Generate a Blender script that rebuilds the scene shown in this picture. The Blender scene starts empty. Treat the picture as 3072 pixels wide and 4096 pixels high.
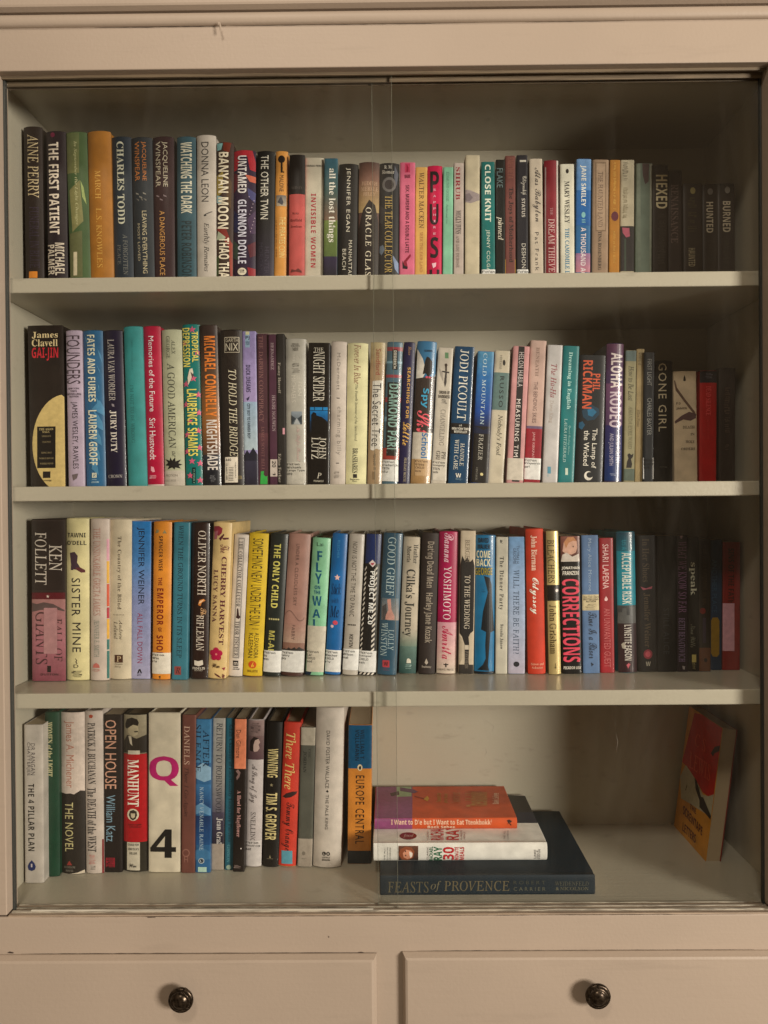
import bpy, bmesh, math, random
from mathutils import Vector, Matrix
from mathutils.geometry import tessellate_polygon
random.seed(7)
SC = bpy.context.scene
COL = SC.collection

# ------------------------------------------------------------------ camera
FPX, CX, CY = 3077.0, 1536.0, 2048.0            # focal length and centre, in pixels of the 3072 x 4096 photograph
RIGHT = Vector((0.9999423, 0.00711379, -0.00804981))
UPV = Vector((0.00798896, 0.00854103, 0.99993161))
FWD = Vector((-0.00718206, 0.99993822, -0.0084837))
cam = bpy.data.cameras.new("camera")
cam.sensor_fit = 'VERTICAL'
cam.sensor_height = 24.0
cam.lens = FPX / 4096 * 24.0
cam.clip_start, cam.clip_end = 0.02, 50
cam_ob = bpy.data.objects.new("camera", cam)
COL.objects.link(cam_ob)
cam_ob.matrix_world = Matrix((RIGHT, UPV, -FWD)).transposed().to_4x4()
SC.camera = cam_ob

# ------------------------------------------------------------------ light and exposure
w = bpy.data.worlds.new("World")
SC.world = w
w.use_nodes = True
bg = w.node_tree.nodes["Background"]
bg.inputs[0].default_value = (1.0, 0.71, 0.44, 1)
bg.inputs[1].default_value = 0.27
# the dim room behind the camera: soft lighter and darker parts, as walls and doorways give
wn = w.node_tree
wtc = wn.nodes.new("ShaderNodeTexCoord"); wno = wn.nodes.new("ShaderNodeTexNoise")
wno.inputs["Scale"].default_value = 2.2; wno.inputs["Detail"].default_value = 2
wmr = wn.nodes.new("ShaderNodeMapRange")
for i, v in ((1, .35), (2, .65), (3, .05), (4, .22)): wmr.inputs[i].default_value = v
wn.links.new(wtc.outputs["Generated"], wno.inputs["Vector"]); wn.links.new(wno.outputs[0], wmr.inputs[0]); wn.links.new(wmr.outputs[0], bg.inputs[1])
lamp = bpy.data.lights.new("room_lamp", 'POINT')     # warm lamp standing to the right of the camera
lamp.energy = 1090
lamp.color = (1.0, 0.91, 0.80)
lamp.shadow_soft_size = 0.7
lamp_ob = bpy.data.objects.new("room_lamp", lamp)
lamp_ob.location = (3.7, -2.4, 0.28)
COL.objects.link(lamp_ob)
ceil = bpy.data.lights.new("ceiling_lamp", 'AREA')     # round ceiling lamp over the camera
ceil.shape = 'DISK'
ceil.size = 0.55
ceil.energy = 30
ceil.color = (1.0, 0.88, 0.74)
ceil_ob = bpy.data.objects.new("ceiling_lamp", ceil)
ceil_ob.location = (-0.35, -0.95, 2.1)
COL.objects.link(ceil_ob)
SC.view_settings.view_transform = 'Standard'
SC.view_settings.look = 'None'
SC.view_settings.exposure = 0.3
SC.view_settings.gamma = 1.0
SC.view_settings.use_curve_mapping = False
SC.cycles.max_bounces = 10
SC.cycles.transparent_max_bounces = 16
SC.cycles.caustics_reflective = False
SC.cycles.caustics_refractive = False

def ray(px, py):
    return FWD + (px - CX) / FPX * RIGHT - (py - CY) / FPX * UPV
def at(px, py, Y):                                   # the point at depth Y seen at that pixel
    d = ray(px, py)
    return d * (Y / d.y)
def atz(px, py, z):
    d = ray(px, py)
    return d * (z / d.z)

# ------------------------------------------------------------------ colours and materials
GAIN = 1.30
def lin(c):
    c = c / 255
    return c / 12.92 if c <= .04045 else ((c + .055) / 1.055) ** 2.4
def hexc(h, g=None):
    g = GAIN if g is None else g
    r = [lin(int(h[i:i + 2], 16)) for i in (1, 3, 5)]
    k = (0.98, 1.0, 1.04)                            # takes out the warm lamp
    return tuple(min(.86, max(.004, 1.09 * v ** 1.17 * g * q)) for v, q in zip(r, k)) + (1,)

def nodes(name):
    m = bpy.data.materials.new(name)
    m.use_nodes = True
    nt = m.node_tree
    nt.nodes.clear()
    out = nt.nodes.new("ShaderNodeOutputMaterial")
    p = nt.nodes.new("ShaderNodeBsdfPrincipled")
    nt.links.new(p.outputs[0], out.inputs[0])
    return m, nt, p, out
def N(nt, t, **kw):
    n = nt.nodes.new(t)
    for k, v in kw.items():
        if hasattr(n, k): setattr(n, k, v)
        else: n.inputs[k.replace('_', ' ')].default_value = v
    return n

def ink_mat(name, rough, coat):
    m, nt, p, out = nodes(name)
    a = N(nt, "ShaderNodeAttribute"); a.attribute_name = "ink"
    tc = N(nt, "ShaderNodeTexCoord")
    no = N(nt, "ShaderNodeTexNoise"); no.inputs["Scale"].default_value = 140; no.inputs["Detail"].default_value = 3
    nt.links.new(tc.outputs["Object"], no.inputs["Vector"])
    mr = N(nt, "ShaderNodeMapRange"); mr.inputs[1].default_value = .3; mr.inputs[2].default_value = .7
    mr.inputs[3].default_value = .86; mr.inputs[4].default_value = 1.08
    nt.links.new(no.outputs[0], mr.inputs[0])
    mx = N(nt, "ShaderNodeMix"); mx.data_type = 'RGBA'; mx.blend_type = 'MULTIPLY'
    mx.inputs[0].default_value = 1
    nt.links.new(a.outputs["Color"], mx.inputs[6]); nt.links.new(mr.outputs[0], mx.inputs[7])
    nt.links.new(mx.outputs[2], p.inputs["Base Color"])
    p.inputs["Roughness"].default_value = rough
    p.inputs["Coat Weight"].default_value = coat
    p.inputs["Coat Roughness"].default_value = .12
    p.inputs["Specular IOR Level"].default_value = .35
    return m
INK = [ink_mat("printed_matte", .62, 0), ink_mat("printed_satin", .42, .06), ink_mat("printed_gloss", .34, .35)]

def cover_mat(name, col, gloss, metal=0.0):
    m, nt, p, out = nodes(name)
    tc = N(nt, "ShaderNodeTexCoord")
    no = N(nt, "ShaderNodeTexNoise"); no.inputs["Scale"].default_value = 45; no.inputs["Detail"].default_value = 6
    mp = N(nt, "ShaderNodeMapping"); mp.inputs["Location"].default_value = (random.random() * 9, random.random() * 9, random.random() * 9)
    nt.links.new(tc.outputs["Object"], mp.inputs[0]); nt.links.new(mp.outputs[0], no.inputs["Vector"])
    mr = N(nt, "ShaderNodeMapRange"); mr.inputs[1].default_value = .3; mr.inputs[2].default_value = .7
    mr.inputs[3].default_value = .84; mr.inputs[4].default_value = 1.12
    nt.links.new(no.outputs[0], mr.inputs[0])
    mx = N(nt, "ShaderNodeMix"); mx.data_type = 'RGBA'; mx.blend_type = 'MULTIPLY'; mx.inputs[0].default_value = 1
    mx.inputs[6].default_value = col
    nt.links.new(mr.outputs[0], mx.inputs[7]); nt.links.new(mx.outputs[2], p.inputs["Base Color"])
    b = N(nt, "ShaderNodeBump"); b.inputs["Strength"].default_value = .12; b.inputs["Distance"].default_value = .0006
    nt.links.new(no.outputs[0], b.inputs["Height"]); nt.links.new(b.outputs[0], p.inputs["Normal"])
    p.inputs["Roughness"].default_value = (.62, .42, .34)[gloss]
    p.inputs["Coat Weight"].default_value = (0, .06, .35)[gloss]
    p.inputs["Coat Roughness"].default_value = .12
    p.inputs["Specular IOR Level"].default_value = .35
    p.inputs["Metallic"].default_value = metal
    return m

def paper_mat():
    m, nt, p, out = nodes("page_edges")
    tc = N(nt, "ShaderNodeTexCoord")
    wv = N(nt, "ShaderNodeTexWave"); wv.bands_direction = 'X'
    wv.inputs["Scale"].default_value = 380; wv.inputs["Distortion"].default_value = 2.5; wv.inputs["Detail"].default_value = 2
    nt.links.new(tc.outputs["Object"], wv.inputs["Vector"])
    cr = N(nt, "ShaderNodeValToRGB")
    cr.color_ramp.elements[0].color = (.34, .25, .15, 1); cr.color_ramp.elements[1].color = (.55, .45, .30, 1)
    nt.links.new(wv.outputs[0], cr.inputs[0]); nt.links.new(cr.outputs[0], p.inputs["Base Color"])
    b = N(nt, "ShaderNodeBump"); b.inputs["Strength"].default_value = .4; b.inputs["Distance"].default_value = .0004
    nt.links.new(wv.outputs[0], b.inputs["Height"]); nt.links.new(b.outputs[0], p.inputs["Normal"])
    p.inputs["Roughness"].default_value = .9
    return m
PAPER = paper_mat()

def paint_mat(name, col, grime=0.0, rough=.48, streak=(1, 1, 1), ramp=(.44, .60)):
    m, nt, p, out = nodes(name)
    tc = N(nt, "ShaderNodeTexCoord")
    n1 = N(nt, "ShaderNodeTexNoise"); n1.inputs["Scale"].default_value = 3.2; n1.inputs["Detail"].default_value = 5
    n2 = N(nt, "ShaderNodeTexNoise"); n2.inputs["Scale"].default_value = 220; n2.inputs["Detail"].default_value = 3
    nt.links.new(tc.outputs["Object"], n1.inputs["Vector"]); nt.links.new(tc.outputs["Object"], n2.inputs["Vector"])
    mr = N(nt, "ShaderNodeMapRange"); mr.inputs[1].default_value = .3; mr.inputs[2].default_value = .7
    mr.inputs[3].default_value = .93; mr.inputs[4].default_value = 1.05
    nt.links.new(n1.outputs[0], mr.inputs[0])
    mx = N(nt, "ShaderNodeMix"); mx.data_type = 'RGBA'; mx.blend_type = 'MULTIPLY'; mx.inputs[0].default_value = 1
    mx.inputs[6].default_value = col
    nt.links.new(mr.outputs[0], mx.inputs[7])
    last = mx.outputs[2]
    if grime:
        mp = N(nt, "ShaderNodeMapping"); mp.inputs["Scale"].default_value = streak
        nt.links.new(tc.outputs["Object"], mp.inputs[0])
        n3 = N(nt, "ShaderNodeTexNoise"); n3.inputs["Scale"].default_value = 1.0; n3.inputs["Detail"].default_value = 8; n3.inputs["Roughness"].default_value = .65
        nt.links.new(mp.outputs[0], n3.inputs["Vector"])
        cr = N(nt, "ShaderNodeValToRGB")
        cr.color_ramp.elements[0].position = ramp[0]; cr.color_ramp.elements[0].color = (0, 0, 0, 1)
        cr.color_ramp.elements[1].position = ramp[1]; cr.color_ramp.elements[1].color = (1, 1, 1, 1)
        nt.links.new(n3.outputs[0], cr.inputs[0])
        ml = N(nt, "ShaderNodeMath"); ml.operation = 'MULTIPLY'; ml.inputs[1].default_value = grime
        nt.links.new(cr.outputs[0], ml.inputs[0])
        m2 = N(nt, "ShaderNodeMix"); m2.data_type = 'RGBA'
        nt.links.new(ml.outputs[0], m2.inputs[0]); nt.links.new(last, m2.inputs[6]); m2.inputs[7].default_value = (.05, .038, .028, 1)
        last = m2.outputs[2]
    nt.links.new(last, p.inputs["Base Color"])
    mb = N(nt, "ShaderNodeMapping"); mb.inputs["Scale"].default_value = (9, 160, 160)          # brush strokes along the boards
    n4 = N(nt, "ShaderNodeTexNoise"); n4.inputs["Scale"].default_value = 1.0; n4.inputs["Detail"].default_value = 4
    nt.links.new(tc.outputs["Object"], mb.inputs[0]); nt.links.new(mb.outputs[0], n4.inputs["Vector"])
    ad = N(nt, "ShaderNodeMath"); ad.operation = 'ADD'
    nt.links.new(n2.outputs[0], ad.inputs[0]); nt.links.new(n4.outputs[0], ad.inputs[1])
    b = N(nt, "ShaderNodeBump"); b.inputs["Strength"].default_value = .22; b.inputs["Distance"].default_value = .0009
    nt.links.new(ad.outputs[0], b.inputs["Height"]); nt.links.new(b.outputs[0], p.inputs["Normal"])
    p.inputs["Roughness"].default_value = rough
    p.inputs["Specular IOR Level"].default_value = .35
    return m
PAINT = paint_mat("pink_beige_paint", (.390, .312, .243, 1), grime=.10, streak=(5, 40, 40), ramp=(.56, .74))
INNER = paint_mat("inside_paint", (.445, .408, .318, 1), grime=.22, rough=.30, streak=(22, 22, 60), ramp=(.60, .74))
GRIMY = paint_mat("grimy_track_paint", (.46, .41, .32, 1), grime=.6, streak=(26, 420, 420), ramp=(.46, .56))
DARK = paint_mat("dark_track_paint", (.20, .15, .095, 1), grime=.5, streak=(10, 300, 300))
EDGE = paint_mat("worn_sill_paint", (.40, .305, .22, 1), grime=.3, streak=(20, 300, 300))

def glass_mat():
    m, nt, p, out = nodes("pane_glass")
    nt.nodes.remove(p)
    tr = N(nt, "ShaderNodeBsdfTransparent"); tr.inputs[0].default_value = (.984, .988, .983, 1)
    gl = N(nt, "ShaderNodeBsdfGlossy"); gl.inputs["Roughness"].default_value = .02
    fr = N(nt, "ShaderNodeFresnel"); fr.inputs[0].default_value = 1.46
    ge = N(nt, "ShaderNodeNewGeometry")               # same reflectance entering and leaving the sheet
    io = N(nt, "ShaderNodeMapRange"); io.inputs[3].default_value = 1.46; io.inputs[4].default_value = 1 / 1.46
    nt.links.new(ge.outputs["Backfacing"], io.inputs[0]); nt.links.new(io.outputs[0], fr.inputs[0])
    mx = N(nt, "ShaderNodeMixShader")
    nt.links.new(fr.outputs[0], mx.inputs[0]); nt.links.new(tr.outputs[0], mx.inputs[1]); nt.links.new(gl.outputs[0], mx.inputs[2])
    tc = N(nt, "ShaderNodeTexCoord"); mp = N(nt, "ShaderNodeMapping"); mp.inputs["Scale"].default_value = (7, 1, 1.1)      # dust and wiped smears, with upright reflection streaks painted into the same pale film
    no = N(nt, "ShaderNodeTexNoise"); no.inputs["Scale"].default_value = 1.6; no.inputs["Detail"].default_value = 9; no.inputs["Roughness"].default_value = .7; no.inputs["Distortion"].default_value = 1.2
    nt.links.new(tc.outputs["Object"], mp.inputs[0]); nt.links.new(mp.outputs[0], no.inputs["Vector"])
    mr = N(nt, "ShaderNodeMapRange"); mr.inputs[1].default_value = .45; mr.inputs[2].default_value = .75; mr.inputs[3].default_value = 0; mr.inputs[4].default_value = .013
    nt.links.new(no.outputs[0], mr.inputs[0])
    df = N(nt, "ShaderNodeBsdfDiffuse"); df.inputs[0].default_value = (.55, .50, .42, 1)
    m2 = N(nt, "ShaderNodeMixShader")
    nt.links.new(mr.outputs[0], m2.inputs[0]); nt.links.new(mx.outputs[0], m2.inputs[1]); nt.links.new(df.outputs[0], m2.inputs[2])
    nt.links.new(m2.outputs[0], out.inputs[0])
    e, nt, p, out = nodes("pane_edge")
    p.inputs["Base Color"].default_value = (.30, .31, .24, 1); p.inputs["Roughness"].default_value = .3
    return m, e
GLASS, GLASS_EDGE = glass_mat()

def simple_mat(name, col, rough=.5, metal=0.0, coat=0.0):
    m, nt, p, out = nodes(name)
    p.inputs["Base Color"].default_value = col; p.inputs["Roughness"].default_value = rough
    p.inputs["Metallic"].default_value = metal; p.inputs["Coat Weight"].default_value = coat
    return m
def bronze_mat():
    m, nt, p, out = nodes("dark_bronze")
    tc = N(nt, "ShaderNodeTexCoord")
    no = N(nt, "ShaderNodeTexNoise"); no.inputs["Scale"].default_value = 260; no.inputs["Detail"].default_value = 5
    nt.links.new(tc.outputs["Object"], no.inputs["Vector"])
    cr = N(nt, "ShaderNodeValToRGB")
    cr.color_ramp.elements[0].position = .35; cr.color_ramp.elements[0].color = (.018, .012, .008, 1)
    cr.color_ramp.elements[1].position = .75; cr.color_ramp.elements[1].color = (.115, .085, .058, 1)
    nt.links.new(no.outputs[0], cr.inputs[0]); nt.links.new(cr.outputs[0], p.inputs["Base Color"])
    p.inputs["Metallic"].default_value = .85; p.inputs["Roughness"].default_value = .30
    return m
BRONZE = bronze_mat()

# ------------------------------------------------------------------ objects
def link(name, me, parent=None, mats=()):
    o = bpy.data.objects.new(name, me)
    COL.objects.link(o)
    if me is not None:
        for m in mats: me.materials.append(m)
    if parent is not None: o.parent = parent
    return o
def empty(name, label, cat, group=None, mw=None):
    o = bpy.data.objects.new(name, None)
    o.empty_display_size = .02
    COL.objects.link(o)
    o["label"], o["category"] = label, cat
    if group: o["group"] = group
    if mw is not None: o.matrix_world = mw
    return o
def box(name, x0, x1, y0, y1, z0, z1, mat, parent, bev=.0012, seg=2):
    bm = bmesh.new()
    vs = [bm.verts.new((x, y, z)) for x in (x0, x1) for y in (y0, y1) for z in (z0, z1)]
    for f in ((0, 1, 3, 2), (4, 6, 7, 5), (0, 4, 5, 1), (2, 3, 7, 6), (0, 2, 6, 4), (1, 5, 7, 3)):
        bm.faces.new([vs[i] for i in f])
    bmesh.ops.recalc_face_normals(bm, faces=bm.faces)
    if bev: bmesh.ops.bevel(bm, geom=list(bm.edges), offset=bev, segments=seg, affect='EDGES', profile=.5)
    me = bpy.data.meshes.new(name)
    bm.to_mesh(me); bm.free()
    return link(name, me, parent, (mat,))
def prism_x(name, prof, x0, x1, mat, parent, smooth=False):     # a moulding: (y, z) profile run along x
    n = len(prof)
    vs = [(x, y, z) for x in (x0, x1) for y, z in prof]
    fs = [(i, (i + 1) % n, n + (i + 1) % n, n + i) for i in range(n)] + [tuple(range(n)), tuple(range(2 * n - 1, n - 1, -1))]
    me = bpy.data.meshes.new(name); me.from_pydata(vs, [], fs)
    bm = bmesh.new(); bm.from_mesh(me); bmesh.ops.recalc_face_normals(bm, faces=bm.faces); bm.to_mesh(me); bm.free()
    if smooth: me.shade_smooth(); me.set_sharp_from_angle(angle=math.radians(40))
    return link(name, me, parent, (mat,))


# ------------------------------------------------------------------ the cabinet
XL, XR = -.531, .521                    # opening between the stiles
WL, WR = -.556, .556                    # inner side walls
YF, YS, YB = 1.05, 1.085, 1.35          # face frame, shelf fronts, back panel
cab = empty('bookcase_cabinet', 'pink-beige painted cabinet with sliding glass panes, shelves and two drawers', 'cabinet', None, Matrix.Translation((0, YF, -1.0)))
cab_in = cab.matrix_world.inverted()
def cb(*a, **k):
    o = box(*a[:7], a[7], None, **k)
    o.parent = cab; o.matrix_parent_inverse = cab_in
    return o
def kid(o, p=None):
    o.parent = p or cab
    if p is None: o.matrix_parent_inverse = cab_in
    return o
cb('face_stile', XL - .25, XL, YF, YS - .003, -.56, .596, PAINT)
cb('face_stile', XR, XR + .25, YF, YS - .003, -.56, .596, PAINT)
cb('top_rail', XL - .25, XR + .25, YF + .0004, YS - .018, .5965, .665, PAINT)
# moulding over the rail: a half-round bead under a proud board
z1, z2 = .6540, .6705
prof = [(YF + .01, z1)]
for i in range(9):
    a = -math.pi / 2 + math.pi * i / 8
    prof.append((YF - .0005 - .0058 * math.cos(a) ** .8 if abs(math.cos(a)) > 1e-6 else YF - .0005, (z1 + z2) / 2 + (z2 - z1) / 2 * math.sin(a)))
prof.append((YF + .01, z2))
kid(prism_x('bead_moulding', prof, XL - .25, XR + .25, PAINT, None, True))
prof = [(YF + .012, .6745), (YF - .0015, .6745), (YF - .0085, .6775), (YF - .0095, .680), (YF - .0095, .80), (YF + .012, .80)]
kid(prism_x('cornice_board', prof, XL - .25, XR + .25, PAINT, None))
cb('rail_backing', XL - .25, XR + .25, YF + .0085, YF + .03, .666, .79, PAINT, bev=0)
# upper track for the panes
cb('upper_track', XL, XR, YF + .0125, YF + .0160, .5925, .5968, DARK, bev=.0005)
cb('upper_track', XL, XR, YF + .0232, YF + .0258, .5880, .6170, DARK, bev=.0005)
cb('upper_track', XL, XR, YF + .0315, YF + .0335, .5880, .6170, DARK, bev=.0005)
# carcass
cb('side_panel', WL - .02, WL, YS - .0035, YB, -.563, .618, INNER, bev=0)
cb('side_panel', WR, WR + .02, YS - .0035, YB, -.563, .618, INNER, bev=0)
cb('side_panel', XL - .26, WL - .02, YS - .0035, YS + .01, -.75, .75, PAINT, bev=0)
cb('side_panel', WR + .02, XR + .26, YS - .0035, YS + .01, -.75, .75, PAINT, bev=0)
cb('back_panel', WL - .02, WR + .02, YB, YB + .012, -.60, .66, INNER, bev=0)
cb('ceiling_panel', WL - .02, WR + .02, YS - .001, YB, .618, .64, INNER, bev=0)
cb('floor_panel', WL - .02, WR + .02, YS - .001, YB, -.588, -.563, INNER, bev=0)
for z0, z1_ in ((.304, .325), (.0098, .0305), (-.2845, -.263)):
    cb('shelf', WL + .0005, WR - .0005, YS, YB - .0005, z0, z1_, INNER, bev=.0016, seg=3)
# sill with worn grooves for the panes
cb('sill', XL - .02, XR + .02, YF + .0015, YS - .0015, -.600, -.5628, EDGE, bev=.0008)
for ya, yb, zz in ((YF + .0008, YF + .0045, -.5608), (YF + .0105, YF + .0150, -.5604), (YF + .0215, YF + .0250, -.5612), (YF + .0315, YF + .0338, -.5615)):
    o = cb('sill_ridge', XL + .001, XR - .001, ya, yb, -.566, zz, GRIMY if ya > YF + .005 else EDGE, bev=.0007)
white = paint_mat("white_track", (.56, .52, .43, 1), grime=.5, streak=(9, 300, 300))
cb('track_insert', XL + .028, at(1493, 3630, YF + .014).x, YF + .0112, YF + .0142, -.5606, -.5588, white, bev=.0004)
# lower face
cb('bottom_rail', XL - .25, XR + .25, YF, YF + .02, -.90, -.5625, PAINT, bev=.0014)

# drawers: proud fronts with a chamfer all round
def drawer(x0, x1, z0, z1, kx, kz):
    yf, ch, cd = YF - .0115, .0046, .0092
    vs = []
    for y, i in ((YF - .0004, 0), (yf + cd, 0), (yf + .0012, ch - .001), (yf, ch + .002)):
        vs += [(x0 + i, y, z0 + i), (x1 - i, y, z0 + i), (x1 - i, y, z1 - i), (x0 + i, y, z1 - i)]
    fs = [(4 * r + i, 4 * r + (i + 1) % 4, 4 * r + 4 + (i + 1) % 4, 4 * r + 4 + i) for r in range(3) for i in range(4)] + [(12, 13, 14, 15), (3, 2, 1, 0)]
    me = bpy.data.meshes.new('drawer_front'); me.from_pydata(vs, [], fs)
    bm = bmesh.new(); bm.from_mesh(me); bmesh.ops.recalc_face_normals(bm, faces=bm.faces); bm.to_mesh(me); bm.free()
    d = kid(link('drawer_front', me, None, (PAINT,)))
    # lathe knob
    pr = [(0.0075, 0), (0.008, 0.001), (0.0066, 0.0022), (0.0046, 0.0035), (0.0042, 0.006), (0.0052, 0.0085), (0.01, 0.0105), (0.015, 0.0122), (0.0168, 0.0142), (0.0168, 0.0168), (0.0158, 0.0182), (0.015, 0.0184), (0.014, 0.019), (0.0132, 0.0186), (0.0122, 0.0195), (0.011, 0.0202), (0.01, 0.02), (0.0092, 0.0209), (0.007, 0.0227), (0.004, 0.0237), (0, 0.024)]
    nseg = 40
    vs, fs = [], []
    for r, h in pr[:-1]:
        vs += [(kx + r * math.cos(2 * math.pi * i / nseg), yf - h, kz + r * math.sin(2 * math.pi * i / nseg)) for i in range(nseg)]
    vs.append((kx, yf - pr[-1][1], kz))
    for k in range(len(pr) - 2):
        fs += [(k * nseg + i, k * nseg + (i + 1) % nseg, (k + 1) * nseg + (i + 1) % nseg, (k + 1) * nseg + i) for i in range(nseg)]
    k = (len(pr) - 2) * nseg
    fs += [(k + i, k + (i + 1) % nseg, len(vs) - 1) for i in range(nseg)]
    me = bpy.data.meshes.new('knob'); me.from_pydata(vs, [], fs)
    bm = bmesh.new(); bm.from_mesh(me)
    for i in range(46):                                # beaded ring
        a = 2 * math.pi * i / 46
        bmesh.ops.create_icosphere(bm, subdivisions=1, radius=.00072, matrix=Matrix.Translation((kx + .0127 * math.cos(a), yf - .0192, kz + .0127 * math.sin(a))))
    bmesh.ops.recalc_face_normals(bm, faces=bm.faces); bm.to_mesh(me); bm.free()
    me.shade_smooth()
    kn = link('knob', me, None, (BRONZE,))
    kn.parent = d
    return d
dl = at(1506, 3815, YF - .0025); dr = at(1610, 3808, YF - .0025)
k1 = at(722, 4003, YF - .0285); k2 = at(2393, 3988, YF - .0285)
drawer(XL - .045, dl.x, dl.z - .103, dl.z, k1.x, k1.z)
drawer(dr.x, XR + .06, dr.z - .103, dr.z, k2.x, k2.z)

# sliding glass panes
def pane(x0, x1, y0, y1, z0, z1):
    vs = [(x, y, z) for x in (x0, x1) for y in (y0, y1) for z in (z0, z1)]
    fs = [(0, 1, 3, 2), (4, 6, 7, 5), (0, 4, 5, 1), (2, 3, 7, 6), (0, 2, 6, 4), (1, 5, 7, 3)]
    me = bpy.data.meshes.new('glass_pane'); me.from_pydata(vs, [], fs)
    bm = bmesh.new(); bm.from_mesh(me); bmesh.ops.recalc_face_normals(bm, faces=bm.faces); bm.to_mesh(me); bm.free()
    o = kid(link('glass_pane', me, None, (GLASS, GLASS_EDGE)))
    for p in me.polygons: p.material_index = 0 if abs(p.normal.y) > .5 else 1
    return o
px = at(1578, 2000, YF + .019).x
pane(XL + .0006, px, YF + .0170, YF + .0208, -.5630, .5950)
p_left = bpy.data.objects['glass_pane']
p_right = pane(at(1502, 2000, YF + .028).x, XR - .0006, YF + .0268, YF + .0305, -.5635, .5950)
arris = simple_mat("ground_glass_edge", (.16, .16, .12, 1), .35)
for xx, ya, yb, p in ((px, YF + .0169, YF + .0209, p_left), (at(1502, 2000, YF + .028).x - .0009, YF + .0267, YF + .0306, p_right)):
    o = box('ground_edge', xx, xx + .0005, ya, yb, -.5630, .5950, arris, None, bev=.0002, seg=1); o.parent = p
seal = simple_mat("pane_seal", (.03, .032, .028, 1), .6)
kid(box('pane_seal', XL - .0004, XL + .0028, YF + .0165, YF + .0235, -.5635, .5945, seal, None, bev=.0006))
kid(box('pane_seal', XR - .0022, XR + .0004, YF + .0262, YF + .0330, -.5635, .5945, seal, None, bev=.0006))
scr = simple_mat("scratch", (.20, .18, .15, 1), .8)
def scratch(pts, w, y):
    vs, fs = [], []
    for i, (x, yy) in enumerate(pts):
        a = at(x, yy, y)
        t = w * (1 - abs(2 * i / (len(pts) - 1) - 1) * .8)
        vs += [(a.x - t, y, a.z), (a.x + t, y, a.z)]
    fs = [(2 * i, 2 * i + 1, 2 * i + 3, 2 * i + 2) for i in range(len(pts) - 1)]
    me = bpy.data.meshes.new('scratch'); me.from_pydata(vs, [], fs)
    o = link('scratch', me, None, (scr,)); o.parent = p_right
ys = YF + .0266
scratch([(2459, 2890), (2466, 2900)], .0006, ys)
scratch([(2463, 2935), (2471, 2965), (2466, 3002)], .0002, ys)
scratch([(2440, 2992), (2448, 2985)], .0006, ys)
scratch([(1925, 2868), (1975, 2905), (1968, 2930)], .0003, ys)
scratch([(1940, 2990), (1946, 3010), (1938, 3022)], .0003, ys)

# chipped paint and specks on the frame
chip = simple_mat("chip", (.05, .032, .022, 1), .8)
def speck(pts, y):
    me = bpy.data.meshes.new('paint_chip')
    vs = [tuple(at(x, yy, y)) for x, yy in pts]
    me.from_pydata(vs, [], [tuple(range(len(vs)))])
    kid(link('paint_chip', me, None, (chip,)))
speck([(1430, 3810), (1445, 3807), (1456, 3810), (1457, 3814), (1432, 3815)], YF - .0006)
speck([(28, 3812), (40, 3806), (55, 3810), (52, 3814)], YF - .0006)
speck([(1313, 3744), (1317, 3746), (1316, 3752), (1314, 3750)], YF - .0006)
speck([(590, 3668), (622, 3667), (622, 3670), (590, 3671)], YF - .0006)

def crack(name, x0, x1, z, y, h, mat, n=26):           # an opened joint: an uneven thin dark line along the moulding
    xa, xb = at(x0, 100, y).x, at(x1, 100, y).x
    vs = []
    for i in range(n + 1):
        t = i / n
        hh = h * min(1, 6 * t, 6 * (1 - t)) * random.uniform(.25, 1) + .00008
        vs += [(xa + (xb - xa) * t, y, z - hh), (xa + (xb - xa) * t, y, z + hh * random.uniform(.2, .9))]
    me = bpy.data.meshes.new(name); me.from_pydata(vs, [], [(2 * i, 2 * i + 2, 2 * i + 3, 2 * i + 1) for i in range(n)])
    kid(link(name, me, None, (mat,)))
crack('joint_crack', 380, 905, .6537, YF - .0001, .0008, chip)
crack('joint_crack', 920, 1900, .6538, YF - .0001, .0004, chip, 40)
crack('joint_crack', 2100, 2500, .6538, YF - .0001, .00025, chip)
crack('joint_crack', 40, 1480, dl.z + .0006, YF - .0004, .0006, chip, 50)
crack('joint_crack', 1640, 3000, dr.z + .0005, YF - .0004, .0003, chip, 50)
crack('joint_crack', 60, 3000, -.5622, YF - .0004, .0004, chip, 120)
fl = [at(872, 88, YF - .008), at(879, 88, YF - .008), at(888, 122, YF - .009), at(881, 128, YF - .009), at(876, 104, YF - .0075)]
me = bpy.data.meshes.new('paint_flake'); me.from_pydata([tuple(p) for p in fl] + [(p.x + .0004, p.y + .0006, p.z) for p in fl], [], [(0, 1, 2, 3, 4), (9, 8, 7, 6, 5)] + [(i, (i + 1) % 5, 5 + (i + 1) % 5, 5 + i) for i in range(5)])
kid(link('paint_flake', me, None, (PAINT,)))

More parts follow.
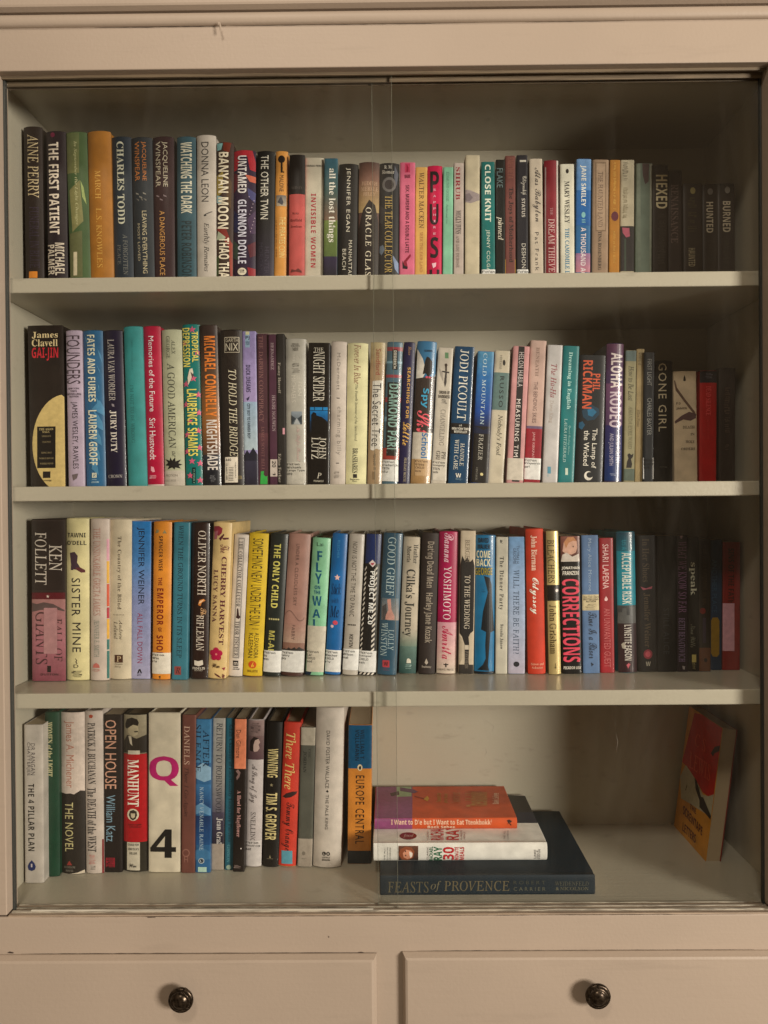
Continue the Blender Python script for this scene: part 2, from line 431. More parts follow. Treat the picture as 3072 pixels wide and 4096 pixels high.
# ------------------------------------------------------------------ lettering: glyph outlines kept as a packed table
GLYPHS_BOLD = [
 65,69,2,8,0,0,25,72,44,72,69,0,53,0,48,17,22,17,16,0,3,35,61,25,30,44,30,
 66,67,3,15,9,0,9,71,44,70,53,67,58,62,60,53,57,43,49,37,56,35,60,30,62,21,60,12,55,6,47,1,36,0,7,32,59,24,59,24,43,38,44,44,48,44,55,42,57,8,34,31,24,31,24,12,40,13,44,15,46,18,46,26,43,29,
 67,64,1,26,29,71,45,72,60,67,55,55,43,59,32,58,26,53,23,46,21,36,22,25,26,18,31,13,39,12,58,15,58,3,43,-1,28,0,20,4,14,9,9,16,7,25,6,36,7,46,10,55,14,62,21,68,
 68,74,2,12,9,0,9,71,42,70,51,67,58,62,64,56,67,47,68,36,66,21,58,9,46,2,29,0,9,32,59,24,59,24,12,31,12,47,18,53,36,51,46,47,53,41,58,
 69,56,1,12,9,0,9,71,50,71,50,59,24,59,24,43,48,43,48,31,24,31,24,12,50,12,50,0,
 70,55,1,10,9,0,9,71,50,71,50,59,24,59,24,41,48,41,48,28,24,28,24,0,
 71,72,1,29,32,71,49,72,64,68,59,56,52,59,43,60,37,59,27,53,22,42,21,36,23,23,29,15,34,12,50,13,50,28,36,28,36,40,64,40,64,3,46,-1,39,-1,25,1,14,8,8,20,6,36,7,46,10,55,15,62,23,68,
 72,77,1,12,9,0,9,71,24,71,24,43,52,43,52,71,68,71,68,0,52,0,52,31,24,31,24,0,
 73,39,1,12,3,63,3,71,36,71,36,63,27,59,27,13,36,9,36,0,3,0,3,9,12,13,12,59,
 74,33,1,13,9,5,9,71,24,71,23,-4,21,-10,18,-15,13,-18,2,-21,-7,-20,-7,-7,0,-8,4,-7,8,-4,
 75,66,1,12,9,0,9,71,24,71,24,39,49,71,66,71,41,40,66,0,49,0,31,30,24,26,24,0,
 76,56,1,6,9,0,9,71,24,71,24,12,53,12,53,0,
 77,94,1,13,9,0,9,71,30,71,47,17,65,71,85,71,85,0,71,0,72,56,53,0,39,0,22,56,23,0,
 78,81,1,10,9,0,9,71,28,71,59,18,59,71,72,71,72,0,53,0,22,54,23,0,
 79,80,2,24,29,71,40,73,50,71,59,68,66,62,70,55,73,46,74,36,73,25,70,16,66,9,59,4,50,0,40,-1,29,0,21,4,14,9,9,17,7,26,6,36,7,46,9,55,14,62,21,68,16,40,60,32,58,26,54,23,46,22,36,23,26,26,18,32,13,40,12,48,13,54,18,57,26,58,36,57,46,54,54,48,58,
 80,63,2,13,9,0,9,71,32,71,44,70,52,65,57,58,58,49,56,37,52,33,47,29,40,26,24,25,24,0,8,31,59,24,59,24,38,35,38,39,40,42,44,43,49,40,56,
 81,80,2,25,29,71,40,73,50,71,59,68,66,62,70,55,73,46,74,36,73,25,70,15,64,7,56,2,73,-17,54,-17,41,-1,29,0,21,4,14,9,9,17,7,26,6,36,7,46,9,55,14,62,21,68,16,40,60,32,58,26,54,23,46,22,36,23,26,26,18,32,13,40,12,48,13,54,18,57,26,58,36,57,46,54,54,48,58,
 82,66,2,13,9,0,9,71,42,70,51,66,57,59,58,45,54,38,45,31,66,0,49,0,32,27,24,27,24,0,8,29,59,24,59,24,40,35,40,40,42,42,45,42,54,40,57,
 83,55,1,30,20,71,35,72,51,67,46,56,29,60,25,59,21,56,21,49,43,36,49,29,51,25,51,20,49,11,44,5,36,0,25,-1,14,0,5,3,5,17,15,13,26,12,31,12,36,16,35,23,32,26,14,35,9,40,6,48,7,61,12,67,
 84,58,1,8,2,59,2,71,56,71,56,59,37,59,37,0,21,0,21,59,
 85,76,1,21,9,25,9,71,24,71,25,20,27,15,32,13,38,12,44,13,49,16,51,21,52,71,67,71,67,25,64,12,60,7,54,2,47,0,38,-1,25,1,16,6,10,15,
 86,65,1,8,24,0,0,71,15,71,33,13,36,29,50,71,65,71,41,0,
 87,97,1,14,18,0,0,71,15,71,28,14,41,71,56,71,66,29,69,14,82,71,97,71,79,0,61,0,48,54,35,0,
 88,67,1,12,24,37,2,71,18,71,34,46,49,71,65,71,43,36,67,0,49,0,33,27,16,0,0,0,
 89,62,1,9,24,27,0,71,16,71,31,42,46,71,62,71,39,28,39,0,24,0,
 90,58,1,10,3,59,3,71,55,71,55,62,20,12,56,12,56,0,2,0,2,10,37,59,
 97,60,2,23,25,55,40,55,47,51,51,45,53,36,53,0,43,0,40,7,32,1,27,-1,14,0,9,3,5,9,4,16,6,24,10,29,18,32,38,34,38,40,33,44,26,44,14,41,9,51,9,38,25,26,24,22,23,20,20,20,13,22,11,27,10,35,13,37,16,
 98,63,2,17,8,0,8,76,23,76,22,48,29,53,38,56,47,54,53,48,57,40,59,27,57,15,53,6,46,1,38,-1,32,0,22,6,19,0,14,28,43,25,40,23,36,23,21,25,15,28,12,34,11,38,12,41,15,43,21,43,35,41,40,38,43,33,44,
 99,51,1,23,24,55,37,55,48,52,44,40,31,44,23,39,20,27,20,20,23,15,26,12,36,11,47,16,47,3,39,0,30,-1,19,1,11,6,6,14,5,27,5,36,8,43,12,49,17,53,
 100,63,2,20,41,59,41,76,56,76,56,0,44,0,41,7,35,1,30,0,25,-1,17,1,10,6,6,15,5,27,6,40,10,48,17,54,26,56,31,55,35,53,42,48,14,36,42,30,44,26,42,22,39,20,34,20,20,22,15,26,12,30,11,36,12,39,15,41,19,41,34,39,39,
 101,59,2,25,23,55,30,56,40,54,48,49,53,41,55,24,20,24,21,18,23,14,28,11,33,10,43,11,52,14,52,3,38,-1,25,0,18,2,12,6,8,11,5,18,5,27,5,36,8,43,12,48,17,52,6,30,45,23,42,20,34,41,34,38,42,35,44,
 103,63,2,27,17,54,26,56,35,54,42,48,43,55,56,55,56,0,54,-10,49,-18,40,-22,23,-24,8,-21,8,-9,18,-12,29,-13,38,-10,41,-1,41,7,34,1,30,-1,25,-1,16,1,10,6,6,15,5,27,6,39,10,48,11,35,43,30,44,22,39,20,27,22,15,30,11,35,12,39,14,41,18,41,35,39,40,
 104,66,1,19,8,0,8,76,23,76,22,48,30,54,39,56,47,54,53,51,57,45,58,36,58,0,43,0,43,32,41,41,35,44,29,43,25,39,23,33,23,0,
 105,31,2,8,12,76,18,76,23,72,23,65,21,63,12,62,8,65,8,72,4,8,0,8,55,23,55,23,0,
 107,62,1,12,8,0,8,76,23,76,22,30,44,55,61,55,39,31,62,0,45,0,29,22,23,17,23,0,
 108,30,1,4,8,0,8,76,23,76,23,0,
 109,98,1,32,33,55,43,55,48,54,55,48,63,54,67,55,80,54,86,51,90,45,91,36,91,0,76,0,76,32,74,41,68,44,63,43,59,40,57,34,57,0,42,0,42,32,40,41,34,44,28,43,25,39,23,33,23,0,8,0,8,55,19,55,22,48,25,51,
 110,66,1,19,34,55,47,54,53,51,57,45,58,36,58,0,43,0,43,37,38,43,35,44,29,43,25,39,23,33,23,0,8,0,8,55,19,55,22,48,25,51,
 111,62,2,20,20,54,31,56,38,55,45,52,50,48,54,43,57,36,57,27,56,15,50,6,42,1,31,-1,24,0,17,2,12,6,8,12,5,19,5,27,6,39,12,48,12,31,44,26,43,22,40,20,27,22,15,26,12,31,11,36,12,40,15,42,27,40,40,36,43,
 112,63,2,18,33,55,38,56,47,54,53,48,57,40,59,27,57,15,53,6,46,1,38,-1,33,0,22,6,23,-24,8,-24,8,55,20,55,23,48,29,53,12,25,40,23,29,25,15,28,12,34,11,38,12,41,15,43,21,44,28,41,40,33,44,28,43,
 114,45,1,12,33,55,43,55,42,41,31,40,25,36,23,28,23,0,8,0,8,55,19,55,22,45,29,53,
 115,50,1,27,17,55,31,55,45,51,41,41,26,45,21,44,19,41,21,38,42,27,45,21,44,9,40,3,33,0,17,-1,5,2,5,15,14,11,23,10,29,11,31,15,30,17,27,20,11,28,6,33,5,36,6,47,10,52,
 116,43,1,20,11,55,15,66,24,66,24,55,40,55,40,43,24,43,24,17,25,14,28,11,40,13,40,2,31,-1,22,-1,14,3,12,6,9,17,9,43,2,43,2,50,
 117,66,1,19,8,19,8,55,22,55,23,18,27,12,31,11,37,12,41,16,42,21,43,55,58,55,58,0,47,0,45,7,37,1,32,-1,19,0,13,4,9,10,
 118,57,1,8,21,0,0,55,16,55,26,24,28,12,41,55,57,55,36,0,
 119,86,1,15,17,0,1,55,16,55,23,28,25,12,35,55,51,55,58,27,60,12,70,55,85,55,69,0,53,0,43,43,33,0,
 120,58,1,12,19,28,1,55,18,55,29,37,40,55,56,55,39,28,57,0,40,0,29,19,17,0,1,0,
 121,57,1,15,22,0,0,55,16,55,27,22,28,14,41,55,57,55,30,-14,25,-20,18,-23,11,-24,3,-23,3,-11,14,-11,19,-6,
 122,49,1,10,4,43,4,55,45,55,45,45,20,11,46,11,46,0,3,0,3,9,28,43,
 48,57,2,18,20,71,29,73,40,70,47,63,52,51,54,36,51,16,48,9,43,3,37,0,29,-1,17,1,10,9,5,20,4,36,6,56,9,63,14,68,14,33,59,29,60,24,59,21,54,19,46,19,25,21,17,24,13,29,11,33,13,36,17,38,25,38,46,36,54,
 49,57,1,7,6,53,29,71,41,71,41,0,26,0,27,56,13,44,
 50,57,1,20,23,72,36,72,41,70,49,63,52,53,51,47,47,38,23,13,54,13,54,0,4,0,4,11,31,38,37,48,36,55,32,59,24,59,12,53,4,62,14,69,
 51,57,1,39,20,72,37,71,45,68,49,63,51,55,50,49,47,44,36,37,43,36,49,32,52,27,53,21,52,15,46,5,41,2,33,0,13,0,4,3,4,16,13,12,23,11,30,12,34,14,37,17,37,24,34,29,26,31,15,31,15,43,26,43,33,45,36,49,36,55,31,60,26,60,17,58,11,55,4,65,14,70,
 52,57,2,11,2,25,33,71,47,71,47,27,56,27,56,15,47,15,47,0,32,0,32,15,2,15,3,33,54,15,27,32,27,
 55,57,1,7,3,59,3,71,54,71,54,62,27,0,11,0,38,59,
 57,57,2,28,17,71,28,72,34,71,41,69,46,65,50,59,53,51,54,41,51,23,47,12,43,8,33,1,18,-1,8,0,8,12,17,11,25,12,31,14,37,22,40,33,34,27,23,25,15,26,9,31,5,38,3,47,5,58,10,66,11,28,60,21,57,19,53,18,48,20,39,23,37,28,36,36,40,39,46,36,56,31,60]
GLYPHS_SERIF_BOLD = [
 65,65,2,20,7,11,31,69,33,69,59,8,63,3,66,3,66,0,34,0,34,3,40,4,42,7,38,20,15,20,11,7,13,4,19,3,19,0,-1,0,-1,3,4,5,3,17,24,26,48,36,24,
 66,66,3,19,2,65,2,68,33,68,52,64,59,52,55,42,43,37,57,31,62,20,61,11,55,5,47,1,35,0,2,0,2,3,9,5,11,8,11,55,9,63,10,32,65,29,64,27,61,27,38,35,38,39,41,42,45,42,51,40,61,37,64,10,29,34,27,34,27,7,30,4,39,5,42,7,44,12,44,26,41,31,37,34,
 67,70,1,31,29,68,39,69,58,65,61,66,62,69,65,69,65,46,62,46,58,54,53,61,47,65,40,66,26,58,21,34,26,11,41,4,53,7,64,16,67,13,54,2,38,-2,29,0,20,3,14,8,8,16,5,24,4,34,5,44,8,52,14,59,21,65,
 68,74,2,15,2,65,2,68,33,68,49,66,60,59,67,48,70,34,61,8,34,0,3,0,3,3,9,4,11,7,11,56,9,63,11,33,65,28,63,27,57,27,7,28,5,33,4,42,5,48,11,51,21,52,34,47,57,
 69,66,1,36,2,65,2,68,59,68,59,48,57,48,55,55,51,61,44,63,35,64,30,64,28,62,27,37,35,37,39,40,43,51,45,51,45,18,43,18,41,27,39,30,36,32,27,33,27,10,29,5,31,4,47,6,55,11,61,21,64,21,60,0,2,0,2,3,9,4,11,12,11,60,9,63,
 70,60,1,32,2,65,2,68,59,68,59,48,56,48,53,57,46,63,32,64,28,64,27,61,27,37,34,38,38,40,41,45,42,52,45,52,45,18,42,18,41,25,38,30,34,32,27,33,28,6,31,4,38,3,38,0,2,0,2,3,9,5,11,8,11,56,9,63,
 71,76,1,41,29,68,38,69,58,65,60,66,62,69,65,69,65,46,62,46,60,51,53,60,45,65,40,66,26,58,22,34,23,20,27,10,33,4,41,2,49,4,51,11,51,23,49,25,41,27,41,30,75,30,75,27,68,25,67,23,66,4,53,0,40,-2,30,0,21,3,14,8,9,15,5,24,4,34,5,44,9,52,14,59,21,65,
 72,78,1,36,2,65,2,68,36,68,36,65,30,64,28,62,27,37,51,37,50,62,48,64,42,65,42,68,76,68,76,65,69,63,67,56,67,8,71,3,76,3,76,0,42,0,42,3,49,5,50,7,51,33,27,33,28,7,29,5,36,3,36,0,2,0,2,3,9,5,11,12,11,60,9,63,
 73,39,1,16,2,65,2,68,36,68,36,65,29,64,28,61,27,12,29,5,37,3,37,0,2,0,2,3,9,5,11,11,11,61,9,64,
 74,49,1,24,12,65,12,68,47,68,47,65,41,64,39,61,38,13,33,-4,16,-10,12,-9,4,-6,0,0,-1,3,2,9,4,11,10,11,13,7,14,2,11,-3,12,-5,19,-5,22,-1,22,58,20,63,
 75,76,1,36,3,65,3,68,36,68,36,65,31,64,28,62,27,35,51,59,52,62,50,65,43,65,43,68,72,68,72,65,62,62,40,42,69,7,73,4,77,3,77,0,42,0,42,3,49,4,49,7,30,32,27,30,28,7,29,5,36,3,36,0,2,0,2,3,9,5,11,12,11,60,9,63,
 76,64,1,19,2,65,2,68,37,68,37,65,29,64,27,60,28,7,32,4,47,6,55,12,61,23,64,23,60,0,2,0,2,3,9,5,11,12,11,61,9,63,
 77,94,1,31,2,65,2,68,28,68,47,21,67,68,92,68,92,65,85,63,83,56,84,9,85,5,92,3,92,0,59,0,59,3,66,5,68,9,68,59,43,0,40,0,16,58,16,7,18,4,25,3,25,0,2,0,2,3,9,5,11,12,11,60,9,63,
 78,74,1,25,3,65,3,68,23,68,58,25,58,59,56,63,49,65,49,68,71,68,71,65,65,63,63,61,63,-2,60,-2,16,52,16,7,18,5,25,3,25,0,3,0,3,3,10,5,11,12,11,58,5,65,
 79,78,2,16,32,69,47,69,59,64,68,54,74,41,74,27,68,14,59,4,46,-1,32,-1,19,4,10,14,5,27,5,41,10,54,19,63,12,39,66,26,58,22,34,23,20,26,10,32,4,39,2,52,10,56,34,55,48,52,58,46,64,
 80,62,2,20,2,65,2,68,43,67,50,66,58,59,61,49,59,42,55,36,47,32,27,31,28,7,29,5,36,3,36,0,2,0,2,3,9,5,11,12,11,60,9,63,10,32,64,28,63,27,62,27,34,36,35,40,38,43,42,43,56,41,61,37,63,
 82,70,2,25,2,65,2,68,32,68,45,67,55,63,60,58,62,50,58,39,47,33,66,5,72,3,72,0,50,0,30,32,27,32,28,7,29,5,36,3,36,0,2,0,2,3,9,5,11,12,11,60,9,63,9,33,64,28,63,27,61,27,35,37,36,42,38,44,43,45,50,42,61,
 83,58,1,44,22,69,31,69,45,66,47,67,48,69,50,69,50,48,48,48,46,53,41,61,33,66,24,66,21,64,18,57,18,53,24,48,43,38,50,31,53,24,53,14,50,9,42,1,29,-2,13,2,10,1,9,-2,6,-2,6,24,9,24,12,14,17,7,22,4,29,2,34,3,38,5,41,9,42,13,40,19,17,33,11,38,8,43,7,49,10,60,17,67,
 84,63,1,20,2,47,2,68,61,68,61,47,59,47,53,60,39,65,40,7,41,5,49,3,49,0,14,0,14,3,21,5,23,7,23,65,15,63,10,60,6,55,4,47,
 85,73,1,32,2,65,2,68,36,68,36,65,29,63,27,60,27,21,28,13,30,8,35,4,41,3,54,8,58,24,58,60,56,63,49,65,49,68,71,68,71,65,64,63,63,60,63,27,61,14,57,5,48,0,37,-2,25,0,17,4,12,12,11,23,10,60,9,63,
 86,64,1,19,-2,65,-2,68,31,68,31,65,25,64,23,61,39,21,53,59,52,63,45,65,45,68,66,68,66,65,61,64,57,57,34,-2,32,-2,5,60,1,64,
 87,91,1,32,-2,65,-2,68,27,68,27,65,21,63,21,59,33,23,45,53,41,62,40,64,34,65,34,68,65,68,65,65,60,64,59,61,71,25,82,61,80,64,75,65,75,68,93,68,93,65,89,63,86,56,66,-2,64,-2,47,46,28,-2,25,-2,4,62,0,65,
 89,63,1,27,-2,65,-2,68,31,68,31,65,25,64,23,62,37,34,50,55,52,61,50,64,44,65,44,68,65,68,65,65,61,63,57,58,40,30,40,7,42,5,49,3,49,0,15,0,15,3,22,5,23,7,24,27,4,62,
 97,51,2,32,19,47,33,46,39,44,43,39,44,6,45,5,48,6,49,4,44,0,38,-2,32,0,30,5,23,0,14,-1,10,-1,4,5,3,9,5,15,9,20,30,28,29,40,25,44,17,43,16,41,18,36,18,32,14,29,9,29,5,32,6,39,7,41,14,46,6,30,25,21,21,18,12,19,7,23,5,30,9,
 98,54,2,19,1,65,1,68,21,68,21,42,26,46,33,47,38,47,46,41,50,31,50,18,48,11,40,2,35,-1,29,-2,22,0,16,4,6,-2,6,62,5,64,11,27,42,23,40,21,36,21,10,22,4,27,2,32,3,35,7,37,24,34,37,32,41,
 99,44,1,27,20,47,32,47,37,44,40,41,41,37,40,32,35,30,31,32,28,43,25,44,19,40,17,28,18,18,20,11,25,7,30,6,36,7,40,11,42,9,34,1,23,-2,18,-1,9,5,4,16,3,22,6,35,14,44,
 100,55,2,23,26,65,26,68,48,68,48,8,50,5,53,4,53,2,33,-2,33,6,28,0,21,-2,16,-1,12,2,5,10,3,22,4,29,8,40,17,47,22,47,28,46,33,42,33,62,32,64,11,26,42,22,41,19,37,18,23,19,9,22,5,26,4,30,6,33,11,33,36,31,40,
 101,45,2,21,18,47,23,47,31,46,37,42,41,35,42,26,42,25,17,25,21,11,30,6,35,8,40,13,42,11,34,2,23,-2,17,-1,9,5,4,16,4,30,6,36,13,44,6,24,44,19,41,17,29,30,29,29,41,27,43,
 102,32,1,29,18,68,32,68,36,66,38,63,39,60,38,55,33,53,28,56,29,66,24,66,22,62,22,46,30,46,30,41,22,41,22,6,24,4,30,2,30,0,2,0,2,2,7,4,8,11,8,41,2,41,2,46,8,46,9,60,13,65,
 103,49,3,33,18,47,47,45,47,40,40,40,43,35,43,30,43,26,38,19,31,16,19,15,15,11,17,8,39,6,45,2,47,-6,45,-12,41,-17,33,-20,13,-20,7,-18,3,-15,2,-11,4,-7,10,-4,5,0,4,5,4,8,6,11,15,16,6,22,3,32,4,36,9,43,12,23,44,20,43,18,41,17,31,18,22,20,19,23,19,26,19,28,22,30,31,28,41,26,43,10,31,-5,14,-5,12,-8,12,-13,18,-17,24,-17,35,-15,39,-10,39,-8,37,-6,
 104,57,1,31,3,66,3,68,22,68,22,40,28,45,36,47,46,43,49,32,49,6,52,3,54,2,54,0,30,0,30,2,34,4,35,8,35,36,33,40,30,40,26,39,22,35,22,6,24,3,27,2,27,0,3,0,3,2,7,4,8,8,8,59,7,64,
 105,30,2,8,12,68,18,68,22,64,22,58,18,54,12,54,8,58,8,64,13,3,44,3,46,22,46,22,6,24,3,27,2,27,0,3,0,3,2,7,4,8,8,8,41,7,42,
 107,53,1,32,3,65,3,68,22,68,22,25,36,39,36,41,35,43,31,44,31,46,51,46,51,44,46,42,33,31,52,5,56,2,56,0,31,0,31,2,35,3,35,6,24,22,22,20,22,6,24,3,27,2,27,0,3,0,3,2,7,4,8,8,8,62,7,64,
 108,30,1,13,3,65,3,68,22,68,22,8,23,4,27,2,27,0,3,0,3,2,7,4,8,8,8,62,6,65,
 109,83,1,48,28,45,35,47,44,45,48,39,54,45,62,47,72,43,75,32,75,6,77,3,80,2,80,0,56,0,56,2,60,4,61,8,61,36,59,40,56,40,52,39,48,35,49,6,51,3,53,2,53,0,30,0,30,2,34,4,35,8,34,36,32,40,30,40,25,39,22,35,22,6,24,3,26,2,26,0,3,0,3,2,7,4,8,8,8,40,5,43,3,44,3,46,22,46,22,39,
 110,57,1,31,28,46,36,47,46,43,49,32,49,6,52,3,54,2,54,0,30,0,30,2,34,4,35,8,35,36,33,40,30,40,26,39,22,35,22,6,24,3,27,2,27,0,3,0,3,2,7,4,8,8,8,40,5,43,3,44,3,46,22,46,22,40,
 111,50,2,16,19,47,31,47,37,44,44,36,46,30,46,16,44,10,37,2,31,-1,19,-1,13,2,9,5,4,16,4,30,6,36,13,44,12,25,45,21,43,19,40,17,23,19,6,22,3,25,2,29,3,31,6,33,23,31,40,29,43,
 112,55,2,26,27,45,34,48,39,47,47,41,52,30,52,17,50,11,43,2,39,-1,34,-2,27,0,22,5,23,-15,25,-18,29,-18,29,-21,3,-21,3,-18,7,-16,8,-10,8,40,7,42,3,44,3,46,21,46,21,39,11,30,41,25,40,22,35,22,10,25,6,29,4,33,5,36,9,38,23,36,37,34,40,
 114,43,1,25,31,47,38,47,41,45,43,40,43,37,39,34,35,33,28,39,24,36,23,33,23,5,24,4,29,2,29,0,3,0,3,2,7,4,8,8,8,41,7,42,3,44,3,46,22,46,22,38,25,42,
 115,43,1,32,15,46,21,48,32,45,36,48,36,33,34,33,32,38,26,43,19,44,17,43,16,39,17,35,33,26,38,19,37,8,34,3,29,0,23,-2,11,1,8,-1,5,-1,5,16,8,16,10,10,17,3,24,3,28,6,27,13,11,22,6,29,7,39,10,43,
 116,34,1,20,17,59,19,63,22,63,22,46,31,46,31,42,22,42,22,8,25,6,28,7,31,11,33,10,27,1,18,-1,13,-1,10,2,8,5,7,42,3,42,3,45,
 117,56,1,27,2,44,2,46,21,46,21,11,22,7,26,5,31,6,34,10,34,40,31,43,28,44,28,46,48,46,48,8,49,6,54,4,54,2,34,-2,34,6,28,1,20,-2,14,0,10,3,8,8,7,14,7,40,4,43,
 118,46,1,18,0,44,0,46,24,46,24,44,20,43,19,41,28,18,36,41,34,43,30,44,30,46,45,46,45,44,40,39,24,-2,21,-2,4,40,2,43,
 119,65,1,30,-2,44,-2,46,21,46,21,44,18,43,17,40,25,19,31,35,29,42,25,44,25,46,48,46,48,44,45,43,44,41,50,21,58,41,57,43,53,44,53,46,66,46,66,44,63,42,61,38,45,-2,43,-2,33,29,21,-2,18,-2,3,39,
 121,45,1,31,-1,44,-1,46,24,46,24,44,20,43,19,40,28,18,35,40,34,43,30,44,30,46,45,46,45,44,43,43,40,39,22,-10,17,-17,11,-21,4,-20,2,-19,0,-16,-1,-10,3,-6,8,-6,11,-9,11,-14,13,-15,18,-9,21,-1,5,39,2,43]
